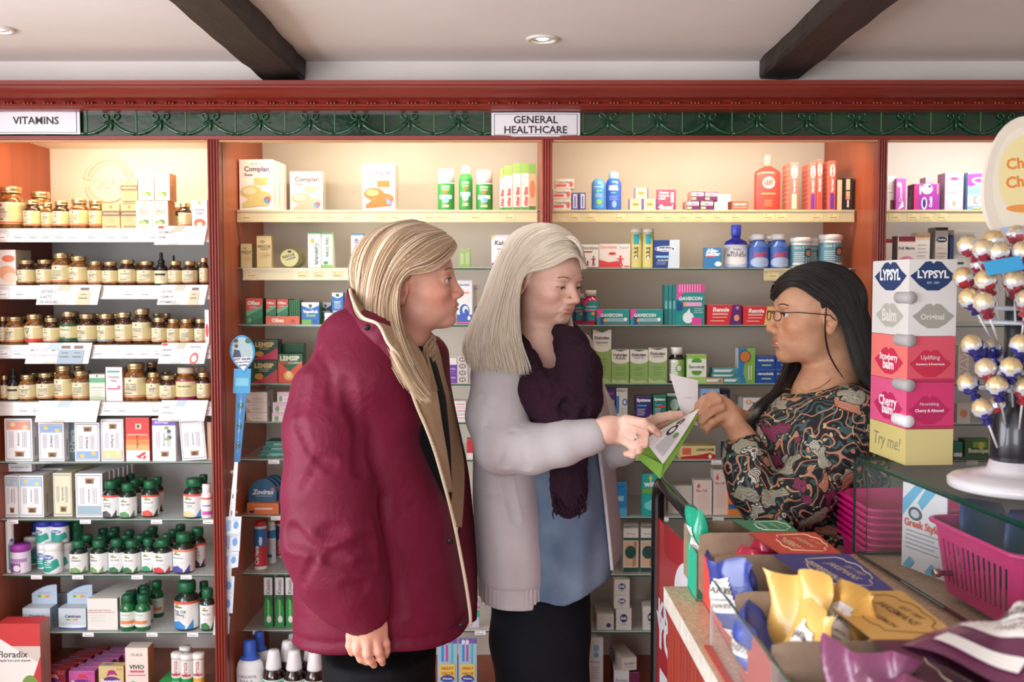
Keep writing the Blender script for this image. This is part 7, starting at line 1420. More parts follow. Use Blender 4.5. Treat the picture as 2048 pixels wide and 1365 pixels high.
def features(parent, C, M, p, iris, browc, lash, gaze=(0, 0)):
    """eyeballs, brows and lashes as their own small meshes"""
    S = p.get('s', 1.); W_ = lambda q: C + M @ (np.array(q) * S)
    for sgn, nm in ((1, 'eye'), (-1, 'eye')):
        mb = MB(); mb.lathe([(.0121 * S * math.cos(a), .0121 * S * math.sin(a)) for a in np.linspace(-1.57, 1.57, 14)], EYEW, 20, cap0=False, cap1=False)
        mb.lathe([(.0062 * S, .0106 * S), (.0045 * S, .0118 * S), (.0, .0126 * S)], mat(iris, .1, coat=.8), 18, cap0=False, cap1=False); mb.lathe([(.0026 * S, .0124 * S), (.0, .0129 * S)], mat('#0a0808', .1, coat=.8), 14, cap0=False, cap1=False)
        o = mb.build(nm, parent); f = M @ np.array([math.cos(gaze[1]) * math.cos(gaze[0]), sgn * 0 + math.sin(gaze[0]), math.sin(gaze[1])]); c = W_((.0678, sgn * .031, -.001))
        o.matrix_parent_inverse = Matrix.Translation(-Vector(parent.location)); o.matrix_basis = Matrix.Translation(Vector(c)) @ Vector(f).to_track_quat('Z', 'Y').to_matrix().to_4x4()
        rg = np.random.default_rng(3); mb = MB()
        for k in range(90):
            t = k / 89; yy = sgn * (.017 + .031 * t); zz = .0195 + .006 * math.sin(t * 2.4) - .004 * t; xx = .0905 - .012 * t ** 1.5 - .001
            b = W_((xx - .0008 + rg.normal(0, .0003), yy, zz + rg.normal(0, .0011))); e_ = W_((xx - .0022, yy + sgn * .006, zz + .0006 - .0016 * t + .0006 * rg.random()))
            mb.tube([b, (b + e_) / 2, e_], [.00025, .0003, .0001], browc, 4)
        o = mb.build('eyebrow', parent); o.matrix_parent_inverse = Matrix.Translation(-Vector(parent.location))
        mb = MB()
        for k in range(16):
            t = k / 15; an = -.7 + 1.75 * t; op = p.get('open', .005); hh = op * math.sqrt(max(0, 1 - (an - .18) ** 2)); zz = -.0014 - (.006 - op) * .75 + hh; rr_ = .0150; b = W_((.0665 + rr_ * math.cos(an), sgn * (.031 + rr_ * math.sin(an)), zz)); e_ = W_((.0665 + (rr_ + .005) * math.cos(an), sgn * (.031 + (rr_ + .005) * math.sin(an)), zz + lash)); mb.tube([b, e_], [.0004, .0001], '#2a1d18', 4)
        o = mb.build('eyelashes', parent); o.matrix_parent_inverse = Matrix.Translation(-Vector(parent.location))
def fingers(P, pts, k=.006):
    """pts: list of (points, radii) chains joined softly"""
    d = None
    for pp, rr in pts:
        e = chain(P, pp, rr, .004); d = e if d is None else smin(d, e, k)
    return d
def wmesh(f, lo, hi, h, rl=1):
    v, q = snet(f, lo, hi, h)
    return (relax(v, q, rl, .4) if rl else v), q
def cloth_mat(name, base, dark=None, rough=.75, sheen=.3, bump=.4, scale=22, weave=700, wb=.15, stretch=(1, 1, 1)):
    n = NM(name, rough, Sheen_Weight=sheen, Specular_IOR_Level=.22); v = n.coords(scale=stretch); f = n.noise(v, scale, 5, .6, .6); n.color(n.ramp(n.noise(n.coords(), 9, 3), [(.3, base), (.7, dark or base)]))
    b1_ = n.bump(f, bump, .006); w_ = n.noise(n.coords(), weave, 2); b2_ = n.n('Bump'); b2_.inputs['Strength'].default_value = wb; b2_.inputs['Distance'].default_value = .001
    n.l(w_, b2_.inputs['Height']); n.l(b1_.outputs[0], b2_.inputs['Normal']); n.l(b2_.outputs[0], n.b.inputs['Normal']); return n.m
# ================================================================ the three women
def w3(px, py, d): return A3(PX(px, py, d))
def wch(P, pts, k=.02): return chain(P, [w3(*p[:3]) for p in pts], [p[3] for p in pts], k)
def wst(rows, y, n=2.3):
    """photo rows (py, left px, right px, half depth[, distance]) -> stack levels"""
    out = []
    for r in rows:
        d = r[4] if len(r) > 4 else y; a, b = PX(r[1], r[0], d), PX(r[2], r[0], d); out.append((a.z, (a.x + b.x) / 2, d, (b.x - a.x) / 2, r[3]))
    return out
def creases(P, d, lst, k=.012):
    near = np.abs(d) < .05
    if not near.any(): return d
    Q = P[near]; dd = d[near].copy()
    for pts, r in lst:
        e = chain(Q, [w3(*p) for p in pts], [r * .8] + [0] * (len(pts) - 2) + [r * .8], .004); sg = r * .62
        dd += .42 * r * np.exp(-(np.maximum(e, 0) / sg) ** 2) - .15 * r * np.exp(-((e - 2.1 * sg) / (sg * .8)) ** 2)
    d = d.copy(); d[near] = dd; return d
def wav(P, amp, s, sd=0.):
    return amp * (np.sin(P[:, 0] * s * 1.3 + 2.1 * np.sin(P[:, 2] * s * .6 + sd)) * np.cos(P[:, 1] * s + P[:, 2] * s * .35 + sd) + .5 * np.sin(P[:, 2] * s * 1.7 + P[:, 0] * s * .8 + 1.7 * sd))
def bounds(*pts, m=.05):
    A = np.array(pts); return A.min(0) - m, A.max(0) + m
def build_body(parent, pieces, m, arms=()):
    V, Q, Cc = [], [], []; o = 0; offs = []
    for v, q, c in pieces:
        offs.append(o); V.append(v); Q.append(q + o); Cc.append(c if c is not None else np.ones((len(v), 3))); o += len(v)
    for k, pts in arms:                                      # upper arm and forearm joining each hand to the shoulders
        P = crom([w3(*p[:3]) for p in pts], 14); rr = np.interp(np.linspace(0, 1, 14), np.linspace(0, 1, len(pts)), [p[3] for p in pts]); n = 12; ring = []
        for i in range(14):
            t = P[min(i + 1, 13)] - P[max(i - 1, 0)]; t /= np.linalg.norm(t); u = np.cross(t, [0, 1, .1]); u /= np.linalg.norm(u); w_ = np.cross(t, u)
            ring.append([P[i] + rr[i] * (math.cos(a) * u + math.sin(a) * w_) for a in np.linspace(0, 2 * math.pi, n + 1)[:-1]])
        R_ = np.array(ring).reshape(-1, 3); q = [[i * n + j, i * n + (j + 1) % n, (i + 1) * n + (j + 1) % n, (i + 1) * n + j] for i in range(13) for j in range(n)]; Q.append(np.array(q) + o)
        for end, pi in ((0, 0), (13, k)):
            pv = pieces[pi][0]; nr = [int(np.argmin(((pv - R_[end * n + j]) ** 2).sum(1))) + offs[pi] for j in range(n)]; lst = [[o + end * n + j, o + end * n + (j + 1) % n, nr[(j + 1) % n], nr[j]] for j in range(n) if nr[j] != nr[(j + 1) % n]]
            if lst: Q.append(np.array(lst))
        V.append(R_); Cc.append(np.ones((len(R_), 3))); o += len(R_)
    return np_mesh('body', np.concatenate(V), np.concatenate(Q), m, parent, col=np.concatenate(Cc))
def hand_tint(v, tips, col=(1.0, .86, .84)):
    c = np.ones((len(v), 3))
    for t in tips:
        w_ = np.exp(-((v - t) ** 2).sum(1) / (.011 ** 2))[:, None]; c = c * (1 - .5 * w_ + .5 * w_ * np.array(col))
    return c
def legs(parent, x, yn, yf, ztop, m, shoe, r0=.1, name='trousers'):
    rk, ra = r0 * .86, r0 * .76
    def f(P):
        d = stack(P, [(ztop - .22, x, (yn + yf) / 2, .11, .16), (ztop - .05, x, (yn + yf) / 2, .12, .175), (ztop, x, (yn + yf) / 2, .12, .17)])
        for y in (yn, yf): d = smin(d, chain(P, [(x, y, ztop - .12), (x + .01, y, .52), (x - .01, y, .1), (x - .01, y, .06)], [r0, rk, ra, ra], .02), .04)
        return d + wav(P, .0025, 26)
    v, q = wmesh(f, (x - .16, yn - .16, .05), (x + .16, yf + .16, ztop + .01), .009); np_mesh(name, v, q, m, parent)
    for y in (yn, yf):
        def g(P): return smax(smin(ell(P, (x + shoe * .05, y, .035), (.125, .044, .042)), cap(P, (x - .01, y, .05), (x - .01, y, .09), .045, .042), .03), -(P[:, 2] - .003), .004)
        v, q = wmesh(g, (x - .15, y - .07, -.005), (x + .2, y + .07, .15), .006); np_mesh('shoe', v, q, mat('#1b1a1c', .4), parent)
SKIN1 = skin_mat('skin_warm_pink', '#e2ad98', '#d99d88', 0); SKIN2 = skin_mat('skin_fair', '#ecc4b2', '#e2b09e', 0); SKIN3 = skin_mat('skin_olive', '#dcaa8a', '#cc9472', 0)
# ---------------------------------------------------------------- woman in the maroon coat
def person_one():
    D = 2.15; loc = w3(790, 900, D); loc[2] = 0; root = empty('person', loc); tag(root, 'woman with long blonde hair in a maroon coat, seen in profile', 'person')
    p = dict(s=1.05, fz=.83, chin=-.002, nose=-.010, open=.0052, mouth=.0008, muz=-.004, lip=.6)
    C = w3(824, 571, D); M = frame((math.cos(R(8)), -.03, math.sin(R(8))))
    neck = [(C + M @ np.array([-.03, 0, -.05]), .056), (w3(800, 690, D), .058), (w3(790, 740, D), .085)]
    def skin(P):
        d = head_sdf((P - C) @ M, p); n_ = chain(P, [a for a, _ in neck], [b for _, b in neck], .03); return smin(d, n_, .022)
    v, q = wmesh(skin, C + np.array([-.13, -.12, -.20]), C + np.array([.16, .12, .14]), .0017)
    pieces = [(v, q, head_tint((v - C) @ M, p, (.93, .66, .64), (1.0, .86, .84)))]
    # hand hanging below the cuff, back of the hand to the camera
    Y = 1.93
    fs = [([(718, 1270, Y - .004), (714, 1302, Y - .012), (722, 1318, Y - .006), (733, 1325, Y)], (.0105, .0092, .0082, .0068)),
          ([(735, 1276, Y - .012), (735, 1308, Y - .018), (741, 1322, Y - .010), (748, 1331, Y - .002)], (.0108, .0095, .0085, .007)),
          ([(752, 1274, Y - .008), (757, 1304, Y - .012), (762, 1318, Y - .006), (765, 1327, Y)], (.0105, .0092, .0082, .0066)),
          ([(764, 1266, Y + .004), (772, 1288, Y + .002), (773, 1302, Y + .006), (772, 1312, Y + .01)], (.0092, .0082, .0075, .006)),
          ([(712, 1250, Y + .006), (703, 1272, Y + .002), (701, 1292, Y + .0), (704, 1306, Y + .004)], (.0125, .0108, .0095, .0075))]
    def hand(P):
        d = smin(wch(P, [(735, 1195, 1.925, .026), (737, 1232, Y, .0265), (738, 1250, Y, .03)], .01), ell(P, w3(738, 1258, Y), (.037, .0155, .033)), .014)
        f = fingers(P, [([w3(*a) for a in A], r) for A, r in fs], .0035); return smin(d, f, .009)
    v, q = wmesh(hand, *bounds(w3(690, 1180, Y), w3(790, 1345, Y), m=.03), .0021)
    pieces.append((v, q, hand_tint(v, [w3(*A[-1]) for A, _ in fs] + [w3(*A[1]) for A, _ in fs])))
    build_body(root, pieces, SKIN1, [(1, [(745, 745, 2.12, .05), (700, 760, 2.06, .05), (662, 860, 1.99, .045), (664, 1000, 1.97, .04), (685, 1140, 1.95, .034), (730, 1205, 1.928, .026)])]); features(root, C, M, p, '#5a6a70', '#8a6a4c', .001)
    mb = MB()
    for A, r in fs[:4]:
        a, b = w3(*A[2]), w3(*A[3]); d_ = (b - a) / np.linalg.norm(b - a); mb.tube([b - d_ * .003 + np.array([0, -r[3] * .75, 0]), b + d_ * .005 + np.array([0, -r[3] * .5, 0])], [.0042, .0032], mat('#e9bcae', .2, coat=.5), 8, ry=.35)
    o = mb.build('fingernails', root); o.matrix_parent_inverse = Matrix.Translation(-Vector(root.location))
    CO = cloth_mat('maroon_showerproof', '#68122e', '#731a39', .55, .0, 1., 11, 900, .1)
    TAN = cloth_mat('tan_lining', '#a88e70', '#b59c7d', .8, .05, .2, 14)
    PIP = cloth_mat('cream_piping', '#d9c9b2', '#d2c0a6', .7, .2, .1)
    tr = wst([(668, 738, 786, .07), (692, 712, 800, .12), (720, 686, 812, .16), (760, 655, 824, .19), (830, 622, 852, .2), (900, 614, 874, .195), (1000, 606, 900, .195), (1100, 598, 918, .2), (1180, 592, 932, .205), (1240, 588, 941, .205), (1275, 584, 941, .2), (1315, 600, 930, .19)], D, 2.5)
    arm = [(690, 738, 2.05, .055), (660, 790, 2.01, .072), (655, 860, 1.985, .083), (662, 990, 1.965, .092), (666, 1080, 1.955, .095), (685, 1150, 1.945, .085), (713, 1200, 1.935, .062), (732, 1232, 1.93, .038)]
    cr = [([(588, 1072, 1.88), (618, 1092, 1.858), (660, 1108, 1.852), (700, 1104, 1.86), (738, 1088, 1.88)], .016), ([(655, 1068, 1.857), (700, 1056, 1.86), (742, 1050, 1.878)], .013), ([(668, 1120, 1.855), (705, 1136, 1.862), (742, 1128, 1.885)], .012),
          ([(690, 1168, 1.87), (722, 1172, 1.88)], .010), ([(604, 850, 1.915), (620, 900, 1.893), (660, 930, 1.89)], .010), ([(605, 760, 1.94), (598, 820, 1.92)], .010), ([(690, 770, 1.92), (716, 860, 1.925), (722, 940, 1.91)], .012), ([(600, 1010, 1.90), (616, 960, 1.878), (640, 925, 1.885)], .009),
          ([(630, 1120, 1.862), (615, 1160, 1.88)], .009), ([(760, 1000, 1.95), (775, 1080, 1.945), (800, 1150, 1.94), (800, 1230, 1.94)], .012), ([(830, 1010, 1.97), (850, 1110, 1.965), (870, 1200, 1.96)], .008), ([(640, 700, 1.99), (660, 740, 1.94), (665, 800, 1.915)], .009)]
    zp = PX(570, 1262, D).z; zq = PX(760, 1302, 1.97).z; x0_, x1_ = PX(570, 1262, D).x, PX(760, 1302, 1.97).x
    def coat(P):
        b = stack(P, tr, 2.5) + wav(P, .0035, 17, .5); sl = wch(P, arm, .03) + wav(P, .0018, 20, 1.3); sh = ell(P, w3(706, 735, 2.07), (.06, .085, .06)); fa = wch(P, [(770, 715, 2.27, .075), (835, 745, 2.30, .055), (862, 850, 2.33, .05), (870, 1000, 2.34, .05)], .02)
        yk = smin(wch(P, [(712, 640, 2.10, .03), (702, 680, 2.06, .062), (704, 730, 2.05, .085)], .03), wch(P, [(752, 690, 2.03, .062), (738, 740, 2.025, .09), (770, 790, 2.06, .09)], .03), .04); d = smin(smin(smin(b, sh, .04), yk, .04), fa, .03); d = smin(d, sl, .012); d = creases(P, d, cr)
        hem = zq + (P[:, 0] - x1_) * (np.where(P[:, 0] < x1_, (zp - zq) / (x0_ - x1_), (PX(940, 1262, 2.1).z - zq) / (PX(940, 1262, 2.1).x - x1_)))
        d = smax(d, hem - P[:, 2], .015)
        g = np.abs(P[:, 2] - (hem + .03)); d = d + .005 * np.exp(-(g / .006) ** 2)                        # stitched hem channel
        cf = cap(P, w3(735, 1236, 1.93), w3(739, 1262, 1.93), .026); return smax(d, -cf, .006)
    v, q = wmesh(coat, (PX(540, 700, 1.9).x, 1.82, PX(600, 1340, 1.9).z), (PX(960, 700, 2.4).x, 2.45, PX(700, 585, 2.0).z), .0058, 1); np_mesh('coat', v, q, CO, root)
    # standing collar, tan facings, far front, piping
    patch('collar_lining', [[(699, 579, 2.13), (728, 588, 2.14), (765, 600, 2.15)], [(704, 607, 2.035), (730, 614, 2.07), (768, 625, 2.11)], [(719, 638, 1.992), (747, 640, 2.02), (785, 650, 2.08)], [(757, 650, 1.957), (782, 655, 2.0), (812, 664, 2.06)], [(773, 675, 1.952), (797, 676, 1.99), (826, 684, 2.05)], [(789, 704, 1.951), (814, 702, 1.98), (842, 706, 2.04)], [(810, 745, 1.956), (834, 742, 1.98), (860, 746, 2.03)], [(824, 782, 1.962), (849, 785, 1.985), (874, 790, 2.02)], [(852, 850, 1.983), (868, 852, 2.0), (884, 855, 2.03)], [(877, 925, 2.005), (886, 925, 2.02), (896, 926, 2.04)], [(894, 985, 2.015), (898, 985, 2.03), (904, 985, 2.06)]], TAN, root, 14, 80, .004)
    patch('yoke', [[(740, 566, 2.22), (714, 588, 2.22), (706, 630, 2.22)], [(698, 577, 2.14), (692, 602, 2.14), (684, 635, 2.14)], [(702, 605, 2.04), (693, 628, 2.04), (684, 655, 2.05)], [(716, 638, 1.993), (708, 658, 1.99), (702, 680, 2.01)], [(756, 652, 1.958), (746, 676, 1.957), (738, 700, 1.975)], [(771, 676, 1.954), (763, 698, 1.955), (756, 722, 1.975)], [(788, 706, 1.953), (781, 726, 1.955), (776, 748, 1.975)], [(810, 748, 1.958), (804, 762, 1.962), (800, 778, 1.985)]], CO, root, 14, 50, .004)
    patch('far_lining', [[(838, 648, 2.16), (848, 652, 2.2), (856, 658, 2.25)], [(848, 700, 2.15), (862, 695, 2.2), (876, 700, 2.25)], [(858, 755, 2.14), (874, 748, 2.2), (888, 752, 2.25)], [(872, 805, 2.14), (890, 800, 2.2), (901, 802, 2.25)], [(886, 860, 2.14), (902, 858, 2.2), (914, 860, 2.24)], [(892, 925, 2.13), (910, 922, 2.19), (926, 922, 2.23)], [(894, 985, 2.12), (912, 980, 2.18), (927, 978, 2.22)], [(908, 1055, 2.1), (915, 1055, 2.14), (922, 1055, 2.18)]], TAN, root, 12, 44, .005)
    patch('far_front', [[(866, 672, 2.26), (876, 676, 2.3), (882, 684, 2.34)], [(874, 702, 2.255), (888, 696, 2.3), (895, 704, 2.34)], [(884, 760, 2.255), (894, 758, 2.3), (899, 764, 2.34)], [(898, 812, 2.255), (904, 812, 2.29), (908, 815, 2.33)], [(912, 870, 2.25), (917, 870, 2.28), (920, 872, 2.31)], [(922, 935, 2.24), (929, 934, 2.27), (933, 934, 2.3)], [(922, 1000, 2.22), (934, 998, 2.26), (941, 998, 2.3)], [(918, 1090, 2.18), (938, 1088, 2.24), (949, 1088, 2.29)], [(928, 1170, 2.16), (944, 1168, 2.22), (953, 1168, 2.28)], [(938, 1248, 2.14), (946, 1244, 2.2), (951, 1240, 2.26)]], CO, root, 14, 50, .006)
    edge = [(700, 579, 2.12), (706, 602, 2.03), (724, 634, 1.99), (757, 650, 1.957), (776, 686, 1.95), (797, 712, 1.95), (810, 745, 1.955), (822, 780, 1.96), (836, 818, 1.97), (852, 855, 1.98), (868, 898, 1.99), (882, 945, 2.0), (897, 1000, 2.01), (909, 1050, 2.02), (921, 1110, 2.025), (932, 1170, 2.03), (940, 1225, 2.035), (941, 1252, 2.04)]
    mb = MB(); mb.tube(crom([w3(*p_) for p_ in edge], 90), .0036, PIP, 8); o = mb.build('front_piping', root); o.matrix_parent_inverse = Matrix.Translation(-Vector(root.location))
    mb = MB()
    for E in (crom([w3(*p_) for p_ in [(812, 745, 1.948), (838, 818, 1.963), (854, 855, 1.973), (884, 945, 1.993), (899, 1000, 2.003), (912, 1050, 2.01)]], 80), crom([w3(*p_) for p_ in [(876, 700, 2.245), (888, 752, 2.245), (901, 802, 2.245), (914, 860, 2.235), (926, 922, 2.225), (927, 978, 2.215), (921, 1055, 2.175)]], 90)):
        for c_ in E: mb.lathe([(.0018, -.0012), (.0018, .0012)], mat('#c8ae7e', .3, .7), 6, M=Matrix.Translation(Vector(c_)))
    o = mb.build('zip_teeth', root); o.matrix_parent_inverse = Matrix.Translation(-Vector(root.location))
    mb = MB()
    for px_, py_, d_ in ((735, 655, 1.952), (900, 1083, 2.0), (922, 1252, 2.02)):
        mb.lathe([(.0065, 0), (.0065, -.002), (.004, -.0035), (.0, -.0035)], mat('#3a2a30', .3, .8), 16, axis='y', M=Matrix.Translation(Vector(w3(px_, py_, d_))))
    o = mb.build('press_stud', root); o.matrix_parent_inverse = Matrix.Translation(-Vector(root.location))
    tee = wst([(690, 770, 858, .09), (740, 740, 876, .11), (800, 730, 892, .12), (900, 730, 901, .12), (1000, 730, 905, .12), (1200, 730, 915, .12)], D)
    v, q = wmesh(lambda P: stack(P, tee), *bounds(w3(720, 680, 2.0), w3(925, 1210, 2.3)), .008); np_mesh('black_top', v, q, cloth_mat('black_knit', '#121114', '#18161a', .9, 0), root)
    legs(root, PX(760, 1300, D).x, 2.06, 2.24, PX(760, 1285, D).z, cloth_mat('black_trousers', '#0a0a0c', '#0e0e11', .8, .0), 1)
    # hair
    HM = hair_mat('blonde_streaked_hair', [(.28, '#49342a'), (.38, '#8a6a4f'), (.48, '#c4a27e'), (.58, '#ecd2b0'), (.72, '#fbe9d0')], .36, 1., 24)
    def hs(P): return np.minimum(skin(P), smin(ell((P - C) @ M, (-.02, 0, .036), (.098, .083, .086)), 9, .001))
    G = [[(913, 494, 2.135), (900, 517, 2.095), (872, 540, 2.07), (838, 545, 2.06), (812, 546, 2.055), (798, 566, 2.045), (792, 610, 2.03), (800, 660, 2.0), (826, 730, 1.965), (866, 796, 1.955)],
         [(908, 482, 2.135), (876, 498, 2.085), (842, 522, 2.06), (806, 536, 2.05), (782, 584, 2.045), (778, 640, 2.02), (792, 700, 1.96), (818, 758, 1.95), (858, 806, 1.95)],
         [(885, 463, 2.13), (845, 470, 2.09), (803, 500, 2.055), (772, 550, 2.045), (760, 610, 2.035), (762, 655, 2.0), (784, 700, 1.95), (808, 750, 1.945), (840, 800, 1.945)],
         [(855, 450, 2.13), (805, 455, 2.095), (768, 490, 2.06), (744, 550, 2.05), (737, 610, 2.045), (742, 645, 2.03), (758, 680, 1.99), (780, 720, 1.955), (806, 765, 1.945)],
         [(828, 443, 2.135), (772, 455, 2.11), (738, 500, 2.08), (722, 560, 2.08), (719, 610, 2.08), (724, 650, 2.08), (734, 686, 2.07), (745, 715, 2.05), (760, 740, 2.03)],
         [(826, 441, 2.16), (766, 452, 2.16), (734, 495, 2.155), (718, 560, 2.15), (716, 608, 2.15), (722, 650, 2.15), (732, 680, 2.15), (745, 700, 2.15), (760, 715, 2.14)],
         [(852, 448, 2.17), (800, 452, 2.21), (768, 490, 2.235), (756, 560, 2.235), (765, 640, 2.22), (790, 690, 2.2), (815, 730, 2.15), (835, 750, 2.1)],
         [(906, 480, 2.165), (880, 472, 2.21), (842, 520, 2.235), (822, 600, 2.23), (835, 655, 2.17), (850, 700, 2.09), (862, 745, 2.03), (874, 790, 1.99)]]
    parts = [strands('h', G, 2600, .00125, HM, root, hs, .002, .0035, 30, 1, .014), strands('h', [G[0], G[1], G[2], G[3]], 900, .0013, HM, root, hs, .006, .004, 30, 2, .012), strands('h', [G[6], G[7]], 260, .0012, HM, root, hs, .004, .003, 30, 5, .01)]
    v, q = wmesh(lambda P: smax(smax(ell((P - C) @ M, (-.020, 0, .038), (.101, .083, .085)), -ell((P - C) @ M, (.085, 0, -.022), (.098, .12, .104)), .01), -ell((P - C) @ M, (.01, 0, -.075), (.09, .12, .075)), .01), C - .15, C + .15, .005)
    parts.append((v, q, np.stack([v[:, 1] * 5, v[:, 2]], 1))); hair_object('hair', parts, HM, root)
if not globals().get("SKIP"): person_one()
# ---------------------------------------------------------------- woman with white hair
def person_two():
    D = 2.38; loc = w3(1080, 900, D); loc[2] = 0; root = empty('person', loc); tag(root, 'woman with long white hair in grey cardigan and dark scarf, pointing at the paper bag', 'person')
    p = dict(s=.96, fz=.86, open=.0030, mouth=.0010, chin=-.002, nose=-.002, muz=-.002, lip=.62, age=1.)
    C = w3(1092, 562, D); a_ = R(-42); M = frame((math.cos(R(10)) * math.cos(a_), math.cos(R(10)) * math.sin(a_), -math.sin(R(10))))
    def skin(P):
        d = head_sdf((P - C) @ M, p); n_ = wch(P, [(1078, 610, 2.40, .052), (1080, 690, 2.39, .054), (1078, 740, 2.38, .07), (1090, 790, 2.36, .085)], .03)
        d = smin(d, n_, .02); d = smax(d, -chain(P, [w3(1098, 655, 2.315), w3(1088, 700, 2.31)], [.004, .004]), .006); return d
    v, q = wmesh(skin, C + np.array([-.15, -.14, -.27]), C + np.array([.15, .15, .14]), .0017)
    pieces = [(v, q, head_tint((v - C) @ M, p, (.90, .66, .66), (1.0, .90, .88)))]
    Y = 2.115      # pointing hand
    fs = [([(1252, 840, Y - .012), (1288, 846, Y - .024), (1305, 858, Y - .022), (1318, 869, Y - .016)], (.0112, .0094, .0084, .0068)),
          ([(1254, 852, Y - .016), (1288, 868, Y - .03), (1290, 888, Y - .024), (1274, 896, Y - .012)], (.0112, .0098, .0088, .0076)),
          ([(1250, 866, Y - .014), (1280, 884, Y - .026), (1278, 901, Y - .018), (1262, 903, Y - .008)], (.0108, .0094, .0086, .0072)),
          ([(1243, 878, Y - .008), (1268, 896, Y - .018), (1266, 910, Y - .012), (1252, 908, Y)], (.0098, .0086, .0078, .0066)),
          ([(1216, 872, Y + .004), (1238, 880, Y + .008), (1256, 884, Y + .008), (1270, 882, Y + .006)], (.014, .0112, .0098, .0078))]
    def hand(P):
        d = wch(P, [(1168, 868, 2.122, .024), (1196, 866, 2.12, .0245), (1212, 862, Y, .026)], .012)
        Mh = frame((1, .05, -.02)); d = smin(d, ell(P, w3(1226, 859, Y - .002), (.040, .018, .0285), Mh), .016)
        f = fingers(P, [([w3(*a) for a in A], r) for A, r in fs], .003); return smin(d, f, .009)
    v, q = wmesh(hand, *bounds(w3(1165, 820, Y), w3(1325, 920, Y), m=.035), .0019)
    pieces.append((v, q, hand_tint(v, [w3(*A[-1]) for A, _ in fs] + [w3(*A[1]) for A, _ in fs])))
    Y2 = 2.30      # hand holding the packet from behind, thumb on top
    f2 = [([(1292, 850, Y2), (1318, 838, Y2 - .02), (1342, 832, Y2 - .03), (1362, 829, Y2 - .032)], (.0155, .0125, .0112, .0085)),
          ([(1300, 862, Y2 + .02), (1330, 852, Y2 + .035), (1352, 846, Y2 + .03), (1368, 842, Y2 + .022)], (.012, .0105, .0095, .008)),
          ([(1298, 874, Y2 + .02), (1328, 868, Y2 + .036), (1350, 862, Y2 + .032), (1366, 857, Y2 + .024)], (.012, .0102, .0092, .0078)),
          ([(1294, 886, Y2 + .018), (1322, 884, Y2 + .034), (1342, 879, Y2 + .03), (1356, 874, Y2 + .024)], (.0115, .01, .009, .0075)),
          ([(1288, 896, Y2 + .014), (1310, 898, Y2 + .03), (1326, 895, Y2 + .026), (1338, 890, Y2 + .022)], (.0105, .009, .008, .007))]
    def hand2(P):
        d = wch(P, [(1236, 898, 2.32, .0235), (1262, 888, Y2 + .005, .025), (1278, 876, Y2 + .005, .028)], .012); d = smin(d, ell(P, w3(1284, 872, Y2 + .008), (.034, .017, .032)), .016)
        return smin(d, fingers(P, [([w3(*a) for a in A], r) for A, r in f2], .003), .009)
    v, q = wmesh(hand2, *bounds(w3(1230, 815, Y2), w3(1370, 925, Y2), m=.045), .0021); pieces.append((v, q, hand_tint(v, [w3(*A[-1]) for A, _ in f2])))
    build_body(root, pieces, SKIN2, [(1, [(1065, 765, 2.36, .05), (1010, 780, 2.26, .045), (998, 840, 2.21, .042), (1010, 893, 2.17, .038), (1080, 892, 2.14, .034), (1165, 868, 2.122, .025)]), (2, [(1100, 770, 2.42, .05), (1155, 770, 2.50, .042), (1188, 840, 2.46, .038), (1215, 895, 2.38, .03), (1234, 898, 2.325, .024)])]); features(root, C, M, p, '#5a5650', '#a08468', -.004, (0, -.5))
    # ring and earring
    mb = MB(); rc = w3(1271, 873, Y - .026); mb.tube([rc + .0098 * np.array([.35 * math.cos(t), math.sin(t), .94 * math.cos(t)]) for t in np.linspace(0, 6.283, 17)[:-1]], .0013, mat('#cfc6b4', .15, 1.), 6, closed=True)
    for k in range(3): mb.lathe([(0, -.002), (.0024, 0), (0, .0022)], mat('#e8e4dc', .05, .6, coat=1.), 8, M=Matrix.Translation(Vector(rc + np.array([.002 * k - .002, -.0115, .004 - .003 * k]))))
    o = mb.build('ring', root); o.matrix_parent_inverse = Matrix.Translation(-Vector(root.location))
    mb = MB(); e_ = C + M @ (np.array([-.012, -.0825, -.036]) * p['s']); mb.lathe([(0, -.003), (.003, 0), (0, .003)], mat('#b8b0a8', .15, 1.), 10, M=Matrix.Translation(Vector(e_))); o = mb.build('earring', root); o.matrix_parent_inverse = Matrix.Translation(-Vector(root.location))
    CG = cloth_mat('pale_grey_knit', '#bbb4b8', '#c6c0c4', .9, .08, .25, 12, 480, .5)
    SH = cloth_mat('blue_chambray', '#566a84', '#76889f', .8, .03, .3, 16, 620, .4)
    SF = cloth_mat('plum_knit', '#26121f', '#341b2c', .95, .0, 1., 75, 300, 1.)
    body = wst([(706, 990, 1046, .10), (722, 966, 1074, .16), (750, 950, 1090, .19), (850, 944, 1090, .19), (950, 946, 1092, .185), (1050, 948, 1096, .19), (1120, 952, 1102, .195), (1178, 958, 1108, .19)], D)
    arm = [(1000, 752, 2.25, .066), (996, 830, 2.21, .068), (1006, 893, 2.17, .062), (1060, 899, 2.145, .052), (1130, 886, 2.13, .046), (1176, 876, 2.122, .036), (1192, 871, 2.12, .0325)]
    cr = [([(1040, 860, 2.10), (1020, 885, 2.095), (1010, 930, 2.11)], .008), ([(1055, 868, 2.088), (1046, 900, 2.085), (1052, 935, 2.10)], .007), ([(975, 850, 2.14), (1000, 868, 2.125), (1030, 868, 2.12)], .007), ([(1010, 960, 2.19), (1030, 1040, 2.185)], .008), ([(965, 800, 2.16), (990, 812, 2.14)], .006)]
    fa = [(1150, 745, 2.52, .06), (1185, 830, 2.47, .055), (1212, 900, 2.38, .046), (1240, 899, 2.33, .036), (1258, 894, 2.315, .034)]
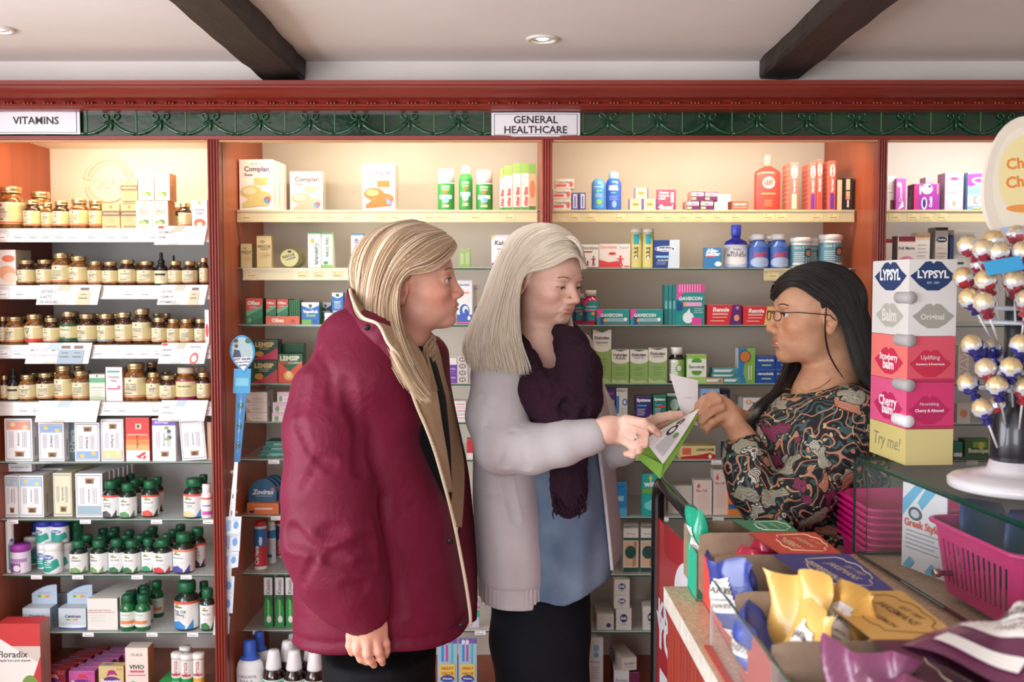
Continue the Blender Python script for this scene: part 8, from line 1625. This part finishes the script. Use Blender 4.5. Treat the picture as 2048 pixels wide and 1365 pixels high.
    def card(P):
        b = stack(P, body, 2.4) + wav(P, .0022, 16, 2.); d = smin(b, ell(P, w3(1005, 745, 2.28), (.07, .07, .05)), .04); d = smin(d, smin(wch(P, arm, .02) + wav(P, .0014, 30, .3), wch(P, fa, .02), .005), .012)
        d = creases(P, d, cr, .01); u = P[:, 0]
        w1 = np.exp(-((P - w3(1186, 873, 2.12)) ** 2).sum(1) / .055 ** 2); d = d + .0007 * np.sin(P[:, 2] * 1500) * w1                   # ribbed cuff
        zb_ = PX(1000, 1178, D).z; rib = np.clip((zb_ + .055 - P[:, 2]) / .004, 0, 1); d = d + rib * (.0022 + .0012 * np.sin(P[:, 0] * 700))
        pk = np.abs(P[:, 2] - PX(970, 1000, 2.2).z - (P[:, 0] - PX(970, 1000, 2.2).x) * .12); d = d + .003 * np.exp(-(pk / .003) ** 2) * (P[:, 0] < PX(1003, 1000, 2.2).x) * (P[:, 1] < 2.3)
        return smax(d, -cap(P, w3(1192, 870, 2.12), w3(1215, 866, 2.12), .026), .004)
    v, q = wmesh(card, (PX(915, 700, 2.2).x, 2.03, PX(1000, 1182, D).z - .004), (PX(1275, 700, 2.3).x, 2.62, PX(1000, 672, D).z), .0046, 1); np_mesh('cardigan', v, q, CG, root)
    patch('cardigan_far_front', [[(1162, 668, 2.36), (1174, 672, 2.40), (1182, 682, 2.46)], [(1172, 700, 2.34), (1184, 706, 2.39), (1190, 716, 2.45)], [(1180, 760, 2.31), (1194, 762, 2.37), (1203, 768, 2.43)], [(1188, 830, 2.29), (1204, 828, 2.35), (1217, 830, 2.41)], [(1197, 900, 2.28), (1212, 898, 2.34), (1226, 900, 2.4)], [(1206, 970, 2.28), (1219, 970, 2.34), (1231, 970, 2.4)], [(1214, 1040, 2.28), (1226, 1040, 2.33), (1238, 1040, 2.39)], [(1220, 1100, 2.28), (1232, 1098, 2.33), (1243, 1096, 2.38)], [(1224, 1142, 2.28), (1230, 1128, 2.32), (1240, 1112, 2.37)]], CG, root, 14, 50, .007)
    shirt = wst([(780, 1020, 1176, .11), (810, 1000, 1188, .13), (850, 985, 1200, .15), (950, 985, 1212, .15), (1050, 980, 1220, .155), (1140, 975, 1227, .16), (1186, 975, 1226, .16)], D)
    zl = PX(1200, 1142, D).z; xl_ = PX(1200, 1142, D).x; zs = PX(1110, 1180, D).z; xs = PX(1110, 1180, D).x
    def shirtf(P):
        d = stack(P, shirt, 2.4) + wav(P, .004, 24, .9) + .0025 * np.sin(P[:, 0] * 95 + 3 * np.sin(P[:, 2] * 9)) * np.clip((PX(1100, 900, D).z - P[:, 2]) * 4, 0, 1)
        return smax(d, (zs + (P[:, 0] - xs) * (zl - zs) / (xl_ - xs)) - P[:, 2], .004)
    v, q = wmesh(shirtf, *bounds(w3(960, 690, 2.2), w3(1240, 1195, 2.56)), .006); np_mesh('denim_shirt', v, q, SH, root)
    def scarf(P):
        d = wch(P, [(1034, 672, 2.40, .024), (1046, 730, 2.27, .034), (1075, 786, 2.20, .042), (1118, 828, 2.175, .044)], .03)
        d = smin(d, wch(P, [(1120, 664, 2.34, .02), (1142, 690, 2.27, .034), (1158, 740, 2.22, .046), (1158, 800, 2.19, .047), (1136, 846, 2.175, .044)], .03), .03)
        d = smin(d, wch(P, [(1100, 800, 2.20, .045), (1120, 835, 2.19, .05)], .03), .04); d = smin(d, ell(P, w3(1168, 790, 2.25), (.034, .04, .075)), .03)
        d = smin(d, wch(P, [(1060, 650, 2.44, .024), (1100, 660, 2.46, .02), (1140, 668, 2.40, .028)], .02), .02)
        t = ell(P, w3(1137, 940, 2.185), (.042, .026, .11)); t = smin(t, ell(P, w3(1140, 880, 2.19), (.046, .03, .06)), .02); t = smin(t, ell(P, w3(1139, 985, 2.18), (.037, .022, .05)), .02); d = smin(d, t, .02)
        d = creases(P, d, [(L_, .011) for L_ in ([(1062, 745, 2.19), (1095, 795, 2.145), (1135, 835, 2.128)], [(1085, 745, 2.2), (1110, 790, 2.15), (1140, 815, 2.135)], [(1150, 712, 2.21), (1146, 770, 2.165), (1128, 820, 2.14)], [(1168, 720, 2.2), (1176, 790, 2.155), (1160, 840, 2.14)], [(1120, 860, 2.142), (1126, 930, 2.138), (1128, 980, 2.142)], [(1152, 860, 2.142), (1154, 930, 2.138), (1150, 980, 2.142)])])
        return d + .0012 * np.sin(P[:, 2] * 320 + 2 * np.sin(P[:, 0] * 160)) * np.sin(P[:, 0] * 300)
    v, q = wmesh(scarf, *bounds(w3(1010, 640, 2.14), w3(1200, 1000, 2.5), m=.04), .0036); 
    rg = np.random.default_rng(5); N = 150; t = np.linspace(0, 1, 8)[None, :, None]
    P0 = np.array([w3(1108 + 62 * rg.random(), 985 + 14 * rg.random(), 2.155 + .04 * rg.random()) for _ in range(N)])[:, None, :]; Pf = P0 + np.concatenate([.004 * np.sin(6 * t + rg.random((N, 1, 1)) * 6), .003 * np.cos(5 * t + rg.random((N, 1, 1)) * 6), -t * rg.uniform(.02, .048, (N, 1, 1))], 2)
    mbf = MB()
    for f_ in Pf: mbf.tube(f_, [.0017] * 7 + [.0008], SF, 4)
    np_mesh('scarf', v, q, SF, root); o = mbf.build('scarf_fringe', root); o.matrix_parent_inverse = Matrix.Translation(-Vector(root.location))
    legs(root, PX(1080, 1200, D).x + .0, 2.29, 2.47, PX(1080, 1165, D).z, cloth_mat('navy_trousers', '#090b12', '#0e1019', .85, .0), 1, r0=.112)
    HM = hair_mat('white_hair', [(.25, '#d6c4a8'), (.36, '#f0dfc4'), (.5, '#fceeda'), (.75, '#fff8ec')], .42, 4., 40)
    def hs(P): return np.minimum(np.minimum(skin(P), card(P)), smin(ell((P - C) @ M, (-.018, 0, .036), (.094, .079, .082)), 9, .001))
    G = [[(1163, 540, 2.335), (1160, 515, 2.30), (1140, 512, 2.285), (1110, 532, 2.285), (1076, 540, 2.295), (1050, 546, 2.30), (1036, 580, 2.29), (1036, 650, 2.26), (1044, 710, 2.23), (1056, 772, 2.20)],
         [(1160, 512, 2.345), (1140, 492, 2.31), (1105, 505, 2.285), (1072, 522, 2.29), (1042, 546, 2.295), (1028, 610, 2.28), (1026, 680, 2.24), (1034, 758, 2.20)],
         [(1140, 484, 2.36), (1105, 474, 2.33), (1062, 492, 2.305), (1035, 530, 2.305), (1018, 585, 2.29), (1006, 640, 2.26), (1002, 695, 2.22), (1012, 758, 2.19)],
         [(1118, 470, 2.375), (1070, 468, 2.35), (1030, 492, 2.335), (1008, 540, 2.32), (992, 600, 2.30), (974, 655, 2.27), (968, 705, 2.22), (984, 755, 2.20)],
         [(1105, 466, 2.39), (1050, 467, 2.38), (1012, 495, 2.375), (990, 545, 2.36), (972, 600, 2.34), (948, 650, 2.31), (936, 695, 2.26), (950, 742, 2.21)],
         [(1105, 466, 2.42), (1048, 468, 2.43), (1006, 500, 2.44), (984, 550, 2.44), (966, 605, 2.42), (944, 655, 2.38), (930, 690, 2.33), (936, 722, 2.28)],
         [(1120, 468, 2.42), (1075, 470, 2.46), (1035, 500, 2.48), (1015, 560, 2.49), (1000, 620, 2.47), (990, 680, 2.43)],
         [(1160, 510, 2.37), (1160, 500, 2.42), (1130, 520, 2.455), (1120, 580, 2.455), (1135, 620, 2.42), (1142, 655, 2.37), (1146, 672, 2.34)]]
    parts = [strands('h', G[:7], 3000, .00125, HM, root, hs, .002, .0032, 30, 11, .013, .2), strands('h', G[:6], 1100, .0013, HM, root, hs, .006, .004, 30, 12, .012, .2), strands('h', [G[7], G[6]], 200, .0011, HM, root, hs, .003, .002, 30, 13, .006), strands('h', [G[7]] * 2, 90, .001, HM, root, hs, .002, .003, 30, 14, .004)]
    # fine fringe over the brow
    F_ = [[(1120, 470, 2.36), (1150, 476, 2.33), (1166, 500, 2.335), (1168, 530, 2.35)], [(1108, 468, 2.355), (1146, 480, 2.315), (1163, 502, 2.31), (1164, 528, 2.325)], [(1100, 470, 2.35), (1138, 486, 2.305), (1155, 502, 2.295), (1150, 516, 2.29)]]
    parts.append(strands('h', F_[:2], 260, .0011, HM, root, hs, .002, .002, 20, 15, .008, .2))
    v, q = wmesh(lambda P: smax(smax(ell((P - C) @ M, (-.018, 0, .038), (.097, .079, .081)), -ell((P - C) @ M, (.085, 0, -.022), (.098, .12, .104)), .01), -ell((P - C) @ M, (.01, 0, -.075), (.09, .12, .075)), .01), C - .15, C + .15, .005)
    parts.append((v, q, np.stack([v[:, 1] * 5, v[:, 2]], 1))); hair_object('hair', parts, HM, root)
if not globals().get("SKIP"): person_two()
# ---------------------------------------------------------------- pharmacist
def blouse_mat():
    n = NM('floral_print', .7, Sheen_Weight=.0); base = n.coords(); 
    mpb = n.n('Mapping'); mpb.inputs['Scale'].default_value = (1.45, 1.45, 1.45); n.l(base, mpb.inputs[0]); base = mpb.outputs[0]
    nz = n.n('TexNoise'); nz.inputs['Scale'].default_value = 11; nz.inputs['Detail'].default_value = 2; n.l(base, nz.inputs['Vector'])
    dist = n.n('VectorMath', operation='MULTIPLY_ADD'); dist.inputs[1].default_value = (.2, .2, .2); n.l(nz.outputs['Color'], dist.inputs[0]); n.l(base, dist.inputs[2]); dv = dist.outputs[0]
    def vor(scale, seed, feature='F1'):
        mp = n.n('Mapping'); mp.inputs['Location'].default_value = (seed, seed * .7, seed * 1.3); mp.inputs['Scale'].default_value = (1, .6, 1); n.l(dv, mp.inputs[0]); x = n.n('TexVoronoi', feature=feature); x.inputs['Scale'].default_value = scale; n.l(mp.outputs[0], x.inputs['Vector']); return x
    def thr(sock, a, inv=False):
        r_ = n.ramp(sock, [(a, (1, 1, 1) if not inv else (0, 0, 0)), (a + .015, (0, 0, 0) if not inv else (1, 1, 1))], 'LINEAR'); return r_
    # curling stems and leaves: bands of a strongly warped wave
    wv = n.n('TexWave', wave_type='RINGS'); wv.inputs['Scale'].default_value = 5.5; wv.inputs['Distortion'].default_value = 22; wv.inputs['Detail'].default_value = 1.5; wv.inputs['Detail Scale'].default_value = 2.2; n.l(base, wv.inputs['Vector'])
    col = n.mix(thr(wv.outputs['Fac'], .22), '#17161b', '#3e5a58')
    w2 = n.n('TexWave', wave_type='BANDS', bands_direction='DIAGONAL'); w2.inputs['Scale'].default_value = 5; w2.inputs['Distortion'].default_value = 26; w2.inputs['Detail'].default_value = 1.2; w2.inputs['Detail Scale'].default_value = 1.8; n.l(base, w2.inputs['Vector'])
    col = n.mix(thr(w2.outputs['Fac'], .085), col, '#bf8468')
    s = vor(30, 3.1); col = n.mix(thr(s.outputs['Distance'], .20), col, '#cbb682')
    pet = n.n('TexWave', wave_type='RINGS'); pet.inputs['Scale'].default_value = 40; pet.inputs['Distortion'].default_value = 4; n.l(dv, pet.inputs['Vector'])
    for sc_, sd_, r_, c1, c2 in ((9.5, 1.7, .24, '#6d2340', '#8c3557'), (8, 5.2, .30, '#b3a890', '#7f8278'), (7, 9.4, .27, '#c98f75', '#a9654e'), (10, 12.6, .24, '#ddd2c0', '#4f6462')):
        x = vor(sc_, sd_); fl_ = n.mix(thr(pet.outputs['Fac'], .45), c1, c2); rim = n.mix(thr(x.outputs['Distance'], r_ + .03), '#000000', '#ffffff'); col = n.mix(rim, col, '#17161b'); col = n.mix(thr(x.outputs['Distance'], r_), col, fl_)
    n.color(col); f = n.noise(base, 16, 4); n.bump(f, .35, .006); return n.m
def person_three():
    D = 2.5; loc = w3(1620, 900, D); loc[2] = 0; root = empty('person', loc); tag(root, 'pharmacist with long dark hair, glasses and dark floral blouse behind the counter', 'person')
    p = dict(s=1.06, fz=1.0, open=.0054, mouth=.0034, smile=.25, lip=.8, nose=-.004, chin=.001)
    C = w3(1625, 629, D); a_ = R(180 + 3); M = frame((math.cos(a_), math.sin(a_), .02))
    def skin(P):
        d = head_sdf((P - C) @ M, p); n_ = wch(P, [(1655, 680, 2.51, .056), (1665, 740, 2.51, .056), (1655, 780, 2.5, .075), (1640, 830, 2.49, .10)], .03); return smin(d, n_, .024)
    v, q = wmesh(skin, C + np.array([-.17, -.14, -.26]), C + np.array([.17, .14, .14]), .0018)
    pieces = [(v, q, head_tint((v - C) @ M, p, (.86, .58, .56), (1.0, .88, .84)))]
    Y = 2.34
    fs = [([(1428, 792, Y - .012), (1408, 800, Y - .024), (1398, 812, Y - .02), (1393, 823, Y - .012)], (.0118, .0102, .0092, .0078)),
          ([(1436, 802, Y - .018), (1408, 812, Y - .032), (1398, 826, Y - .028), (1396, 838, Y - .016)], (.0118, .0104, .0094, .008)),
          ([(1442, 816, Y - .018), (1414, 828, Y - .034), (1403, 842, Y - .028), (1403, 852, Y - .016)], (.0115, .01, .0092, .0078)),
          ([(1448, 832, Y - .012), (1424, 845, Y - .028), (1414, 856, Y - .022), (1414, 864, Y - .012)], (.0108, .0092, .0084, .0072)),
          ([(1440, 800, Y + .016), (1416, 800, Y + .016), (1402, 812, Y + .008), (1392, 826, Y + .002)], (.0135, .0115, .0098, .008))]
    def hand(P):
        d = wch(P, [(1505, 905, 2.36, .034), (1484, 874, 2.352, .0285), (1466, 846, Y + .004, .0265)], .012); Mh = frame((.75, 0, -.66)); d = smin(d, ell(P, w3(1447, 822, Y), (.040, .0185, .031), Mh), .018)
        return smin(d, fingers(P, [([w3(*a) for a in A], r) for A, r in fs], .0035), .010)
    v, q = wmesh(hand, *bounds(w3(1385, 775, Y), w3(1520, 925, Y), m=.04), .0021); pieces.append((v, q, hand_tint(v, [w3(*A[1]) for A, _ in fs], (1, .9, .86))))
    Y2 = 2.45
    f2 = [([(1432, 806, Y2), (1412, 808, Y2 - .02), (1400, 818, Y2 - .03), (1392, 828, Y2 - .035)], (.0115, .01, .009, .0078)), ([(1436, 818, Y2), (1414, 822, Y2 - .02), (1402, 832, Y2 - .03), (1396, 840, Y2 - .034)], (.0115, .01, .009, .0078)), ([(1440, 832, Y2), (1420, 838, Y2 - .018), (1408, 846, Y2 - .026), (1402, 852, Y2 - .03)], (.011, .0096, .0088, .0075)),
          ([(1444, 844, Y2), (1428, 850, Y2 - .014), (1418, 856, Y2 - .02), (1412, 860, Y2 - .024)], (.01, .009, .008, .007)), ([(1438, 804, Y2 - .01), (1418, 802, Y2 - .03), (1404, 812, Y2 - .04), (1396, 822, Y2 - .044)], (.013, .011, .0096, .008))]
    def hand2(P):
        d = wch(P, [(1540, 880, 2.52, .034), (1500, 848, 2.47, .027), (1468, 834, Y2, .026)], .012); d = smin(d, ell(P, w3(1450, 828, Y2), (.036, .018, .03)), .016); return smin(d, fingers(P, [([w3(*a) for a in A], r) for A, r in f2], .003), .01)
    v, q = wmesh(hand2, *bounds(w3(1388, 785, Y2), w3(1550, 905, Y2), m=.05), .0024); pieces.append((v, q, None))
    build_body(root, pieces, SKIN3, [(1, [(1670, 840, 2.45, .05), (1698, 850, 2.37, .048), (1660, 920, 2.33, .045), (1600, 985, 2.31, .042), (1545, 1000, 2.31, .04), (1515, 950, 2.33, .036), (1503, 905, 2.355, .032)]), (2, [(1640, 840, 2.55, .05), (1638, 860, 2.64, .045), (1590, 940, 2.65, .04), (1556, 905, 2.56, .036), (1540, 882, 2.52, .032)])]); features(root, C, M, p, '#2a1a12', '#231814', .001)
    mb = MB(); c_ = C + M @ (np.array([.0865, 0, -.0672]) * p['s']); 
    mb.add(*(lambda vv: (vv, [(i, i + 1, i + 10, i + 9) for i in range(8)]))([tuple(C + M @ (np.array([.0865 - .006 * (t * t), .018 * t, z]) * p['s'])) for z in (-.0722, -.0655) for t in np.linspace(-1, 1, 9)]), mat('#ece6de', .2, coat=.4))
    o = mb.build('teeth', root); o.matrix_parent_inverse = Matrix.Translation(-Vector(root.location))
    # glasses
    mb = MB(); FR = mat('#1d1b1e', .25, .3); s_ = p['s']
    for sg in (1, -1):
        ring = [tuple(C + M @ (np.array([.0985 - .0045 * max(0, math.cos(t)) - .002, sg * (.032 + .0205 * math.cos(t)), -.005 + .0115 * (abs(math.sin(t)) ** .7) * (1 if math.sin(t) > 0 else -1)]) * s_)) for t in np.linspace(0, 6.283, 25)[:-1]]; mb.tube(ring, .0011, FR, 6, closed=True)
        mb.tube([tuple(C + M @ (np.array(q_) * s_)) for q_ in ((.092, sg * .0525, .001), (.082, sg * .066, .004), (.06, sg * .073, .005), (.02, sg * .079, .003), (-.012, sg * .0825, .0), (-.024, sg * .084, -.012))], .0012, FR, 6)
    mb.tube([tuple(C + M @ (np.array(q_) * s_)) for q_ in ((.0945, .009, .0), (.0985, 0, .003), (.0945, -.009, .0))], .0011, FR, 6)
    o = mb.build('glasses', root); o.matrix_parent_inverse = Matrix.Translation(-Vector(root.location))
    body = wst([(768, 1590, 1722, .12), (790, 1545, 1742, .17), (830, 1500, 1758, .19), (880, 1478, 1766, .19), (940, 1482, 1768, .19), (1000, 1500, 1764, .18), (1060, 1510, 1762, .17), (1150, 1505, 1772, .18), (1260, 1500, 1780, .19)], D)
    arm = [(1700, 830, 2.36, .072), (1668, 900, 2.33, .075), (1610, 985, 2.31, .07), (1545, 1020, 2.31, .064), (1508, 975, 2.32, .058), (1492, 925, 2.335, .052), (1486, 898, 2.345, .045)]
    fa = [(1640, 840, 2.66, .07), (1590, 950, 2.66, .06), (1548, 905, 2.56, .05), (1530, 885, 2.53, .042)]
    cr = [([(1690, 960, 2.275), (1640, 985, 2.245), (1590, 1010, 2.243)], .008), ([(1700, 900, 2.27), (1660, 950, 2.25)], .007), ([(1530, 960, 2.262), (1548, 1000, 2.25), (1600, 1040, 2.262)], .008), ([(1560, 860, 2.31), (1580, 930, 2.30), (1570, 1000, 2.30)], .008)]
    def bl(P):
        d = stack(P, body, 2.3) + wav(P, .002, 20, 3.); d = smin(d, ell(P, w3(1705, 820, 2.42), (.065, .075, .05)), .04); d = smin(d, ell(P, w3(1560, 890, 2.43), (.08, .07, .08)), .05)
        d = smin(d, smin(wch(P, arm, .025) + wav(P, .002, 30), wch(P, fa, .02), .01), .014); d = creases(P, d, cr, .012)
        d = smax(d, -cap(P, w3(1485, 880, 2.352), w3(1470, 852, 2.34), .032), .004)
        nk = ell(P, w3(1620, 752, 2.48), (.085, .10, .06)); return smax(d, -nk, .01)
    v, q = wmesh(bl, (PX(1425, 800, 2.3).x, 2.21, PX(1600, 1270, D).z), (PX(1800, 800, D).x, 2.75, PX(1600, 755, D).z), .0055, 1); np_mesh('blouse', v, q, blouse_mat(), root)
    mb = MB(); mb.tube(crom([w3(1688, 718, 2.46), w3(1675, 745, 2.44), w3(1640, 775, 2.415), w3(1605, 782, 2.42), w3(1570, 778, 2.45)], 24), .0008, mat('#d0b070', .2, .9), 5); o = mb.build('necklace', root); o.matrix_parent_inverse = Matrix.Translation(-Vector(root.location))
    legs(root, PX(1640, 1250, D).x, 2.42, 2.58, PX(1640, 1235, D).z, cloth_mat('black_skirt_trousers', '#15151a', '#1b1b20', .8, 0), -1, r0=.1)
    HM = hair_mat('dark_brown_hair', [(.25, '#0d0908'), (.5, '#1c1210'), (.75, '#33201a'), (.9, '#4d3126')], .3, 8., 46)
    def hs(P): return np.minimum(np.minimum(skin(P), bl(P)), smin(ell((P - C) @ M, (-.02, 0, .034), (.097, .081, .080)), 9, .001))
    G = [[(1556, 598, 2.49), (1572, 572, 2.455), (1600, 572, 2.42), (1632, 596, 2.40), (1668, 618, 2.395), (1690, 660, 2.39), (1706, 720, 2.38), (1724, 790, 2.36), (1740, 850, 2.35)],
         [(1560, 580, 2.49), (1590, 556, 2.445), (1630, 566, 2.41), (1668, 594, 2.395), (1692, 640, 2.39), (1712, 710, 2.38), (1732, 780, 2.36), (1750, 850, 2.36)],
         [(1585, 556, 2.49), (1625, 545, 2.45), (1668, 562, 2.42), (1696, 600, 2.41), (1716, 660, 2.40), (1734, 730, 2.39), (1752, 800, 2.38), (1762, 860, 2.38)],
         [(1615, 543, 2.49), (1660, 543, 2.46), (1700, 572, 2.45), (1722, 620, 2.44), (1738, 680, 2.44), (1754, 740, 2.43), (1768, 800, 2.42), (1770, 865, 2.42)],
         [(1640, 537, 2.5), (1685, 548, 2.49), (1716, 585, 2.49), (1735, 640, 2.49), (1752, 700, 2.49), (1766, 760, 2.48), (1776, 820, 2.48), (1776, 880, 2.48)],
         [(1640, 537, 2.53), (1680, 550, 2.55), (1712, 590, 2.56), (1728, 640, 2.57), (1742, 700, 2.57), (1756, 760, 2.56), (1766, 830, 2.56), (1766, 870, 2.56)],
         [(1600, 548, 2.52), (1630, 560, 2.58), (1650, 620, 2.6), (1640, 690, 2.59), (1620, 750, 2.57), (1590, 800, 2.54), (1560, 840, 2.5)],
         [(1562, 582, 2.52), (1590, 590, 2.58), (1600, 650, 2.6), (1580, 720, 2.56), (1566, 770, 2.5), (1545, 820, 2.44), (1512, 872, 2.40)],
         [(1566, 600, 2.53), (1585, 620, 2.585), (1590, 680, 2.58), (1570, 740, 2.53), (1552, 780, 2.47), (1520, 825, 2.42), (1482, 868, 2.40)]]
    parts = [strands('h', G[:6], 2600, .00135, HM, root, hs, .002, .0035, 30, 21, .014, .3), strands('h', G[5:], 1100, .0013, HM, root, hs, .002, .004, 30, 22, .014, .3), strands('h', G[:5], 900, .0013, HM, root, hs, .006, .0035, 30, 23, .012, .3), strands('h', G[6:], 500, .0013, HM, root, hs, .006, .004, 30, 26, .012, .3),
             strands('h', [[(1655, 600, 2.40), (1650, 650, 2.40), (1655, 700, 2.41), (1672, 735, 2.41), (1690, 760, 2.40)]] * 2, 14, .0008, HM, root, hs, .001, .0012, 24, 24, .001)]
    v, q = wmesh(lambda P: smax(smax(ell((P - C) @ M, (-.020, 0, .036), (.100, .081, .079)), -ell((P - C) @ M, (.085, 0, -.022), (.098, .12, .104)), .01), -ell((P - C) @ M, (.01, 0, -.075), (.09, .12, .075)), .01), C - .15, C + .15, .005)
    parts.append((v, q, np.stack([v[:, 1] * 5, v[:, 2]], 1))); hair_object('hair', parts, HM, root)
if not globals().get("SKIP"): person_three()
# ---------------------------------------------------------------- paper bag and leaflet being handed over
def sheet(name, pts, m, ops, lab, cat, th=.0012, parent=None, bend=0):
    P_ = [w3(*p_) for p_ in pts]; bl_, br, tr, tl = P_; o_ = sum(P_) / 4; nrm = np.cross(br - bl_, tl - bl_); nrm /= np.linalg.norm(nrm)
    if nrm[1] > 0: nrm = -nrm
    mb = MB(); n = 10
    def fn(u, v, l): 
        b = bend * (4 * u * (1 - u)); return tuple((bl_ * (1 - u) + br * u) * (1 - v) + (tl * (1 - u) + tr * u) * v + nrm * (l + b) - o_)
    vs = [fn(i / n, j / n, 0) for j in range(n + 1) for i in range(n + 1)] + [fn(i / n, j / n, -th) for j in range(n + 1) for i in range(n + 1)]; N1 = (n + 1) ** 2
    fs = []
    for j in range(n):
        for i in range(n): a = j * (n + 1) + i; fs += [(a, a + 1, a + n + 2, a + n + 1), tuple(k + N1 for k in (a, a + n + 1, a + n + 2, a + 1))]
    mb.add(vs, fs, m, True); art(mb, ops, 1, 1, fn, seg=10); e = mb.build(name, parent)
    if parent: e.location = Vector(o_) - parent.location
    else: e.location = o_
    if lab: tag(e, lab, cat)
    return e
GRN = mat('#8fbf4e', .5); PAP = mat('#eee9ea', .6)
bag = sheet('paper_bag', [(1321, 958, 2.20), (1398, 830, 2.30), (1352, 838, 2.30), (1273, 894, 2.21)], GRN, [], 'green and white pharmacy paper bag held between the two women', 'paper bag', .004, bend=.008)
sheet('label', [(1326, 929, 2.192), (1398, 818, 2.282), (1360, 838, 2.282), (1288, 880, 2.198)], PAP, [T(.62, .62, .5, '#3a3a40', 'OS', 0, .04), ('e', .45, .30, .07, .09, '#7fae4e')] + ln(.06, .5, .55, 7, .06, '#8a8a94', .018) + ln(.2, .7, .9, 2, .08, '#b8b4b8', .02), None, None, .0008, bag, bend=.008)
sheet('bag_fold', [(1321, 958, 2.198), (1326, 930, 2.19), (1278, 905, 2.2), (1275, 917, 2.21)], mat('#7aa83e', .5), [], None, None, .0008, bag)
sheet('leaflet', [(1366, 836, 2.30), (1394, 816, 2.30), (1403, 790, 2.30), (1340, 748, 2.31)][0:4], PAP, [('r', .3, .4, .7, .415, '#b8b0b8')], 'white folded leaflet standing up from the paper bag', 'leaflet', .0008) if False else None
lf = sheet('leaflet', [(1366, 838, 2.33), (1396, 812, 2.33), (1396, 761, 2.34), (1339, 748, 2.33)], PAP, [('r', .3, .42, .62, .43, '#b0a8b0'), ('r', .5, .38, .75, .39, '#b0a8b0')], 'white folded leaflet standing up above the paper bag', 'leaflet', .0008, bend=.004)
lf2 = sheet('leaflet_page', [(1384, 850, 2.385), (1419, 857, 2.385), (1425, 832, 2.39), (1392, 832, 2.39)], PAP, [], None, None, .0008, lf, bend=.002)
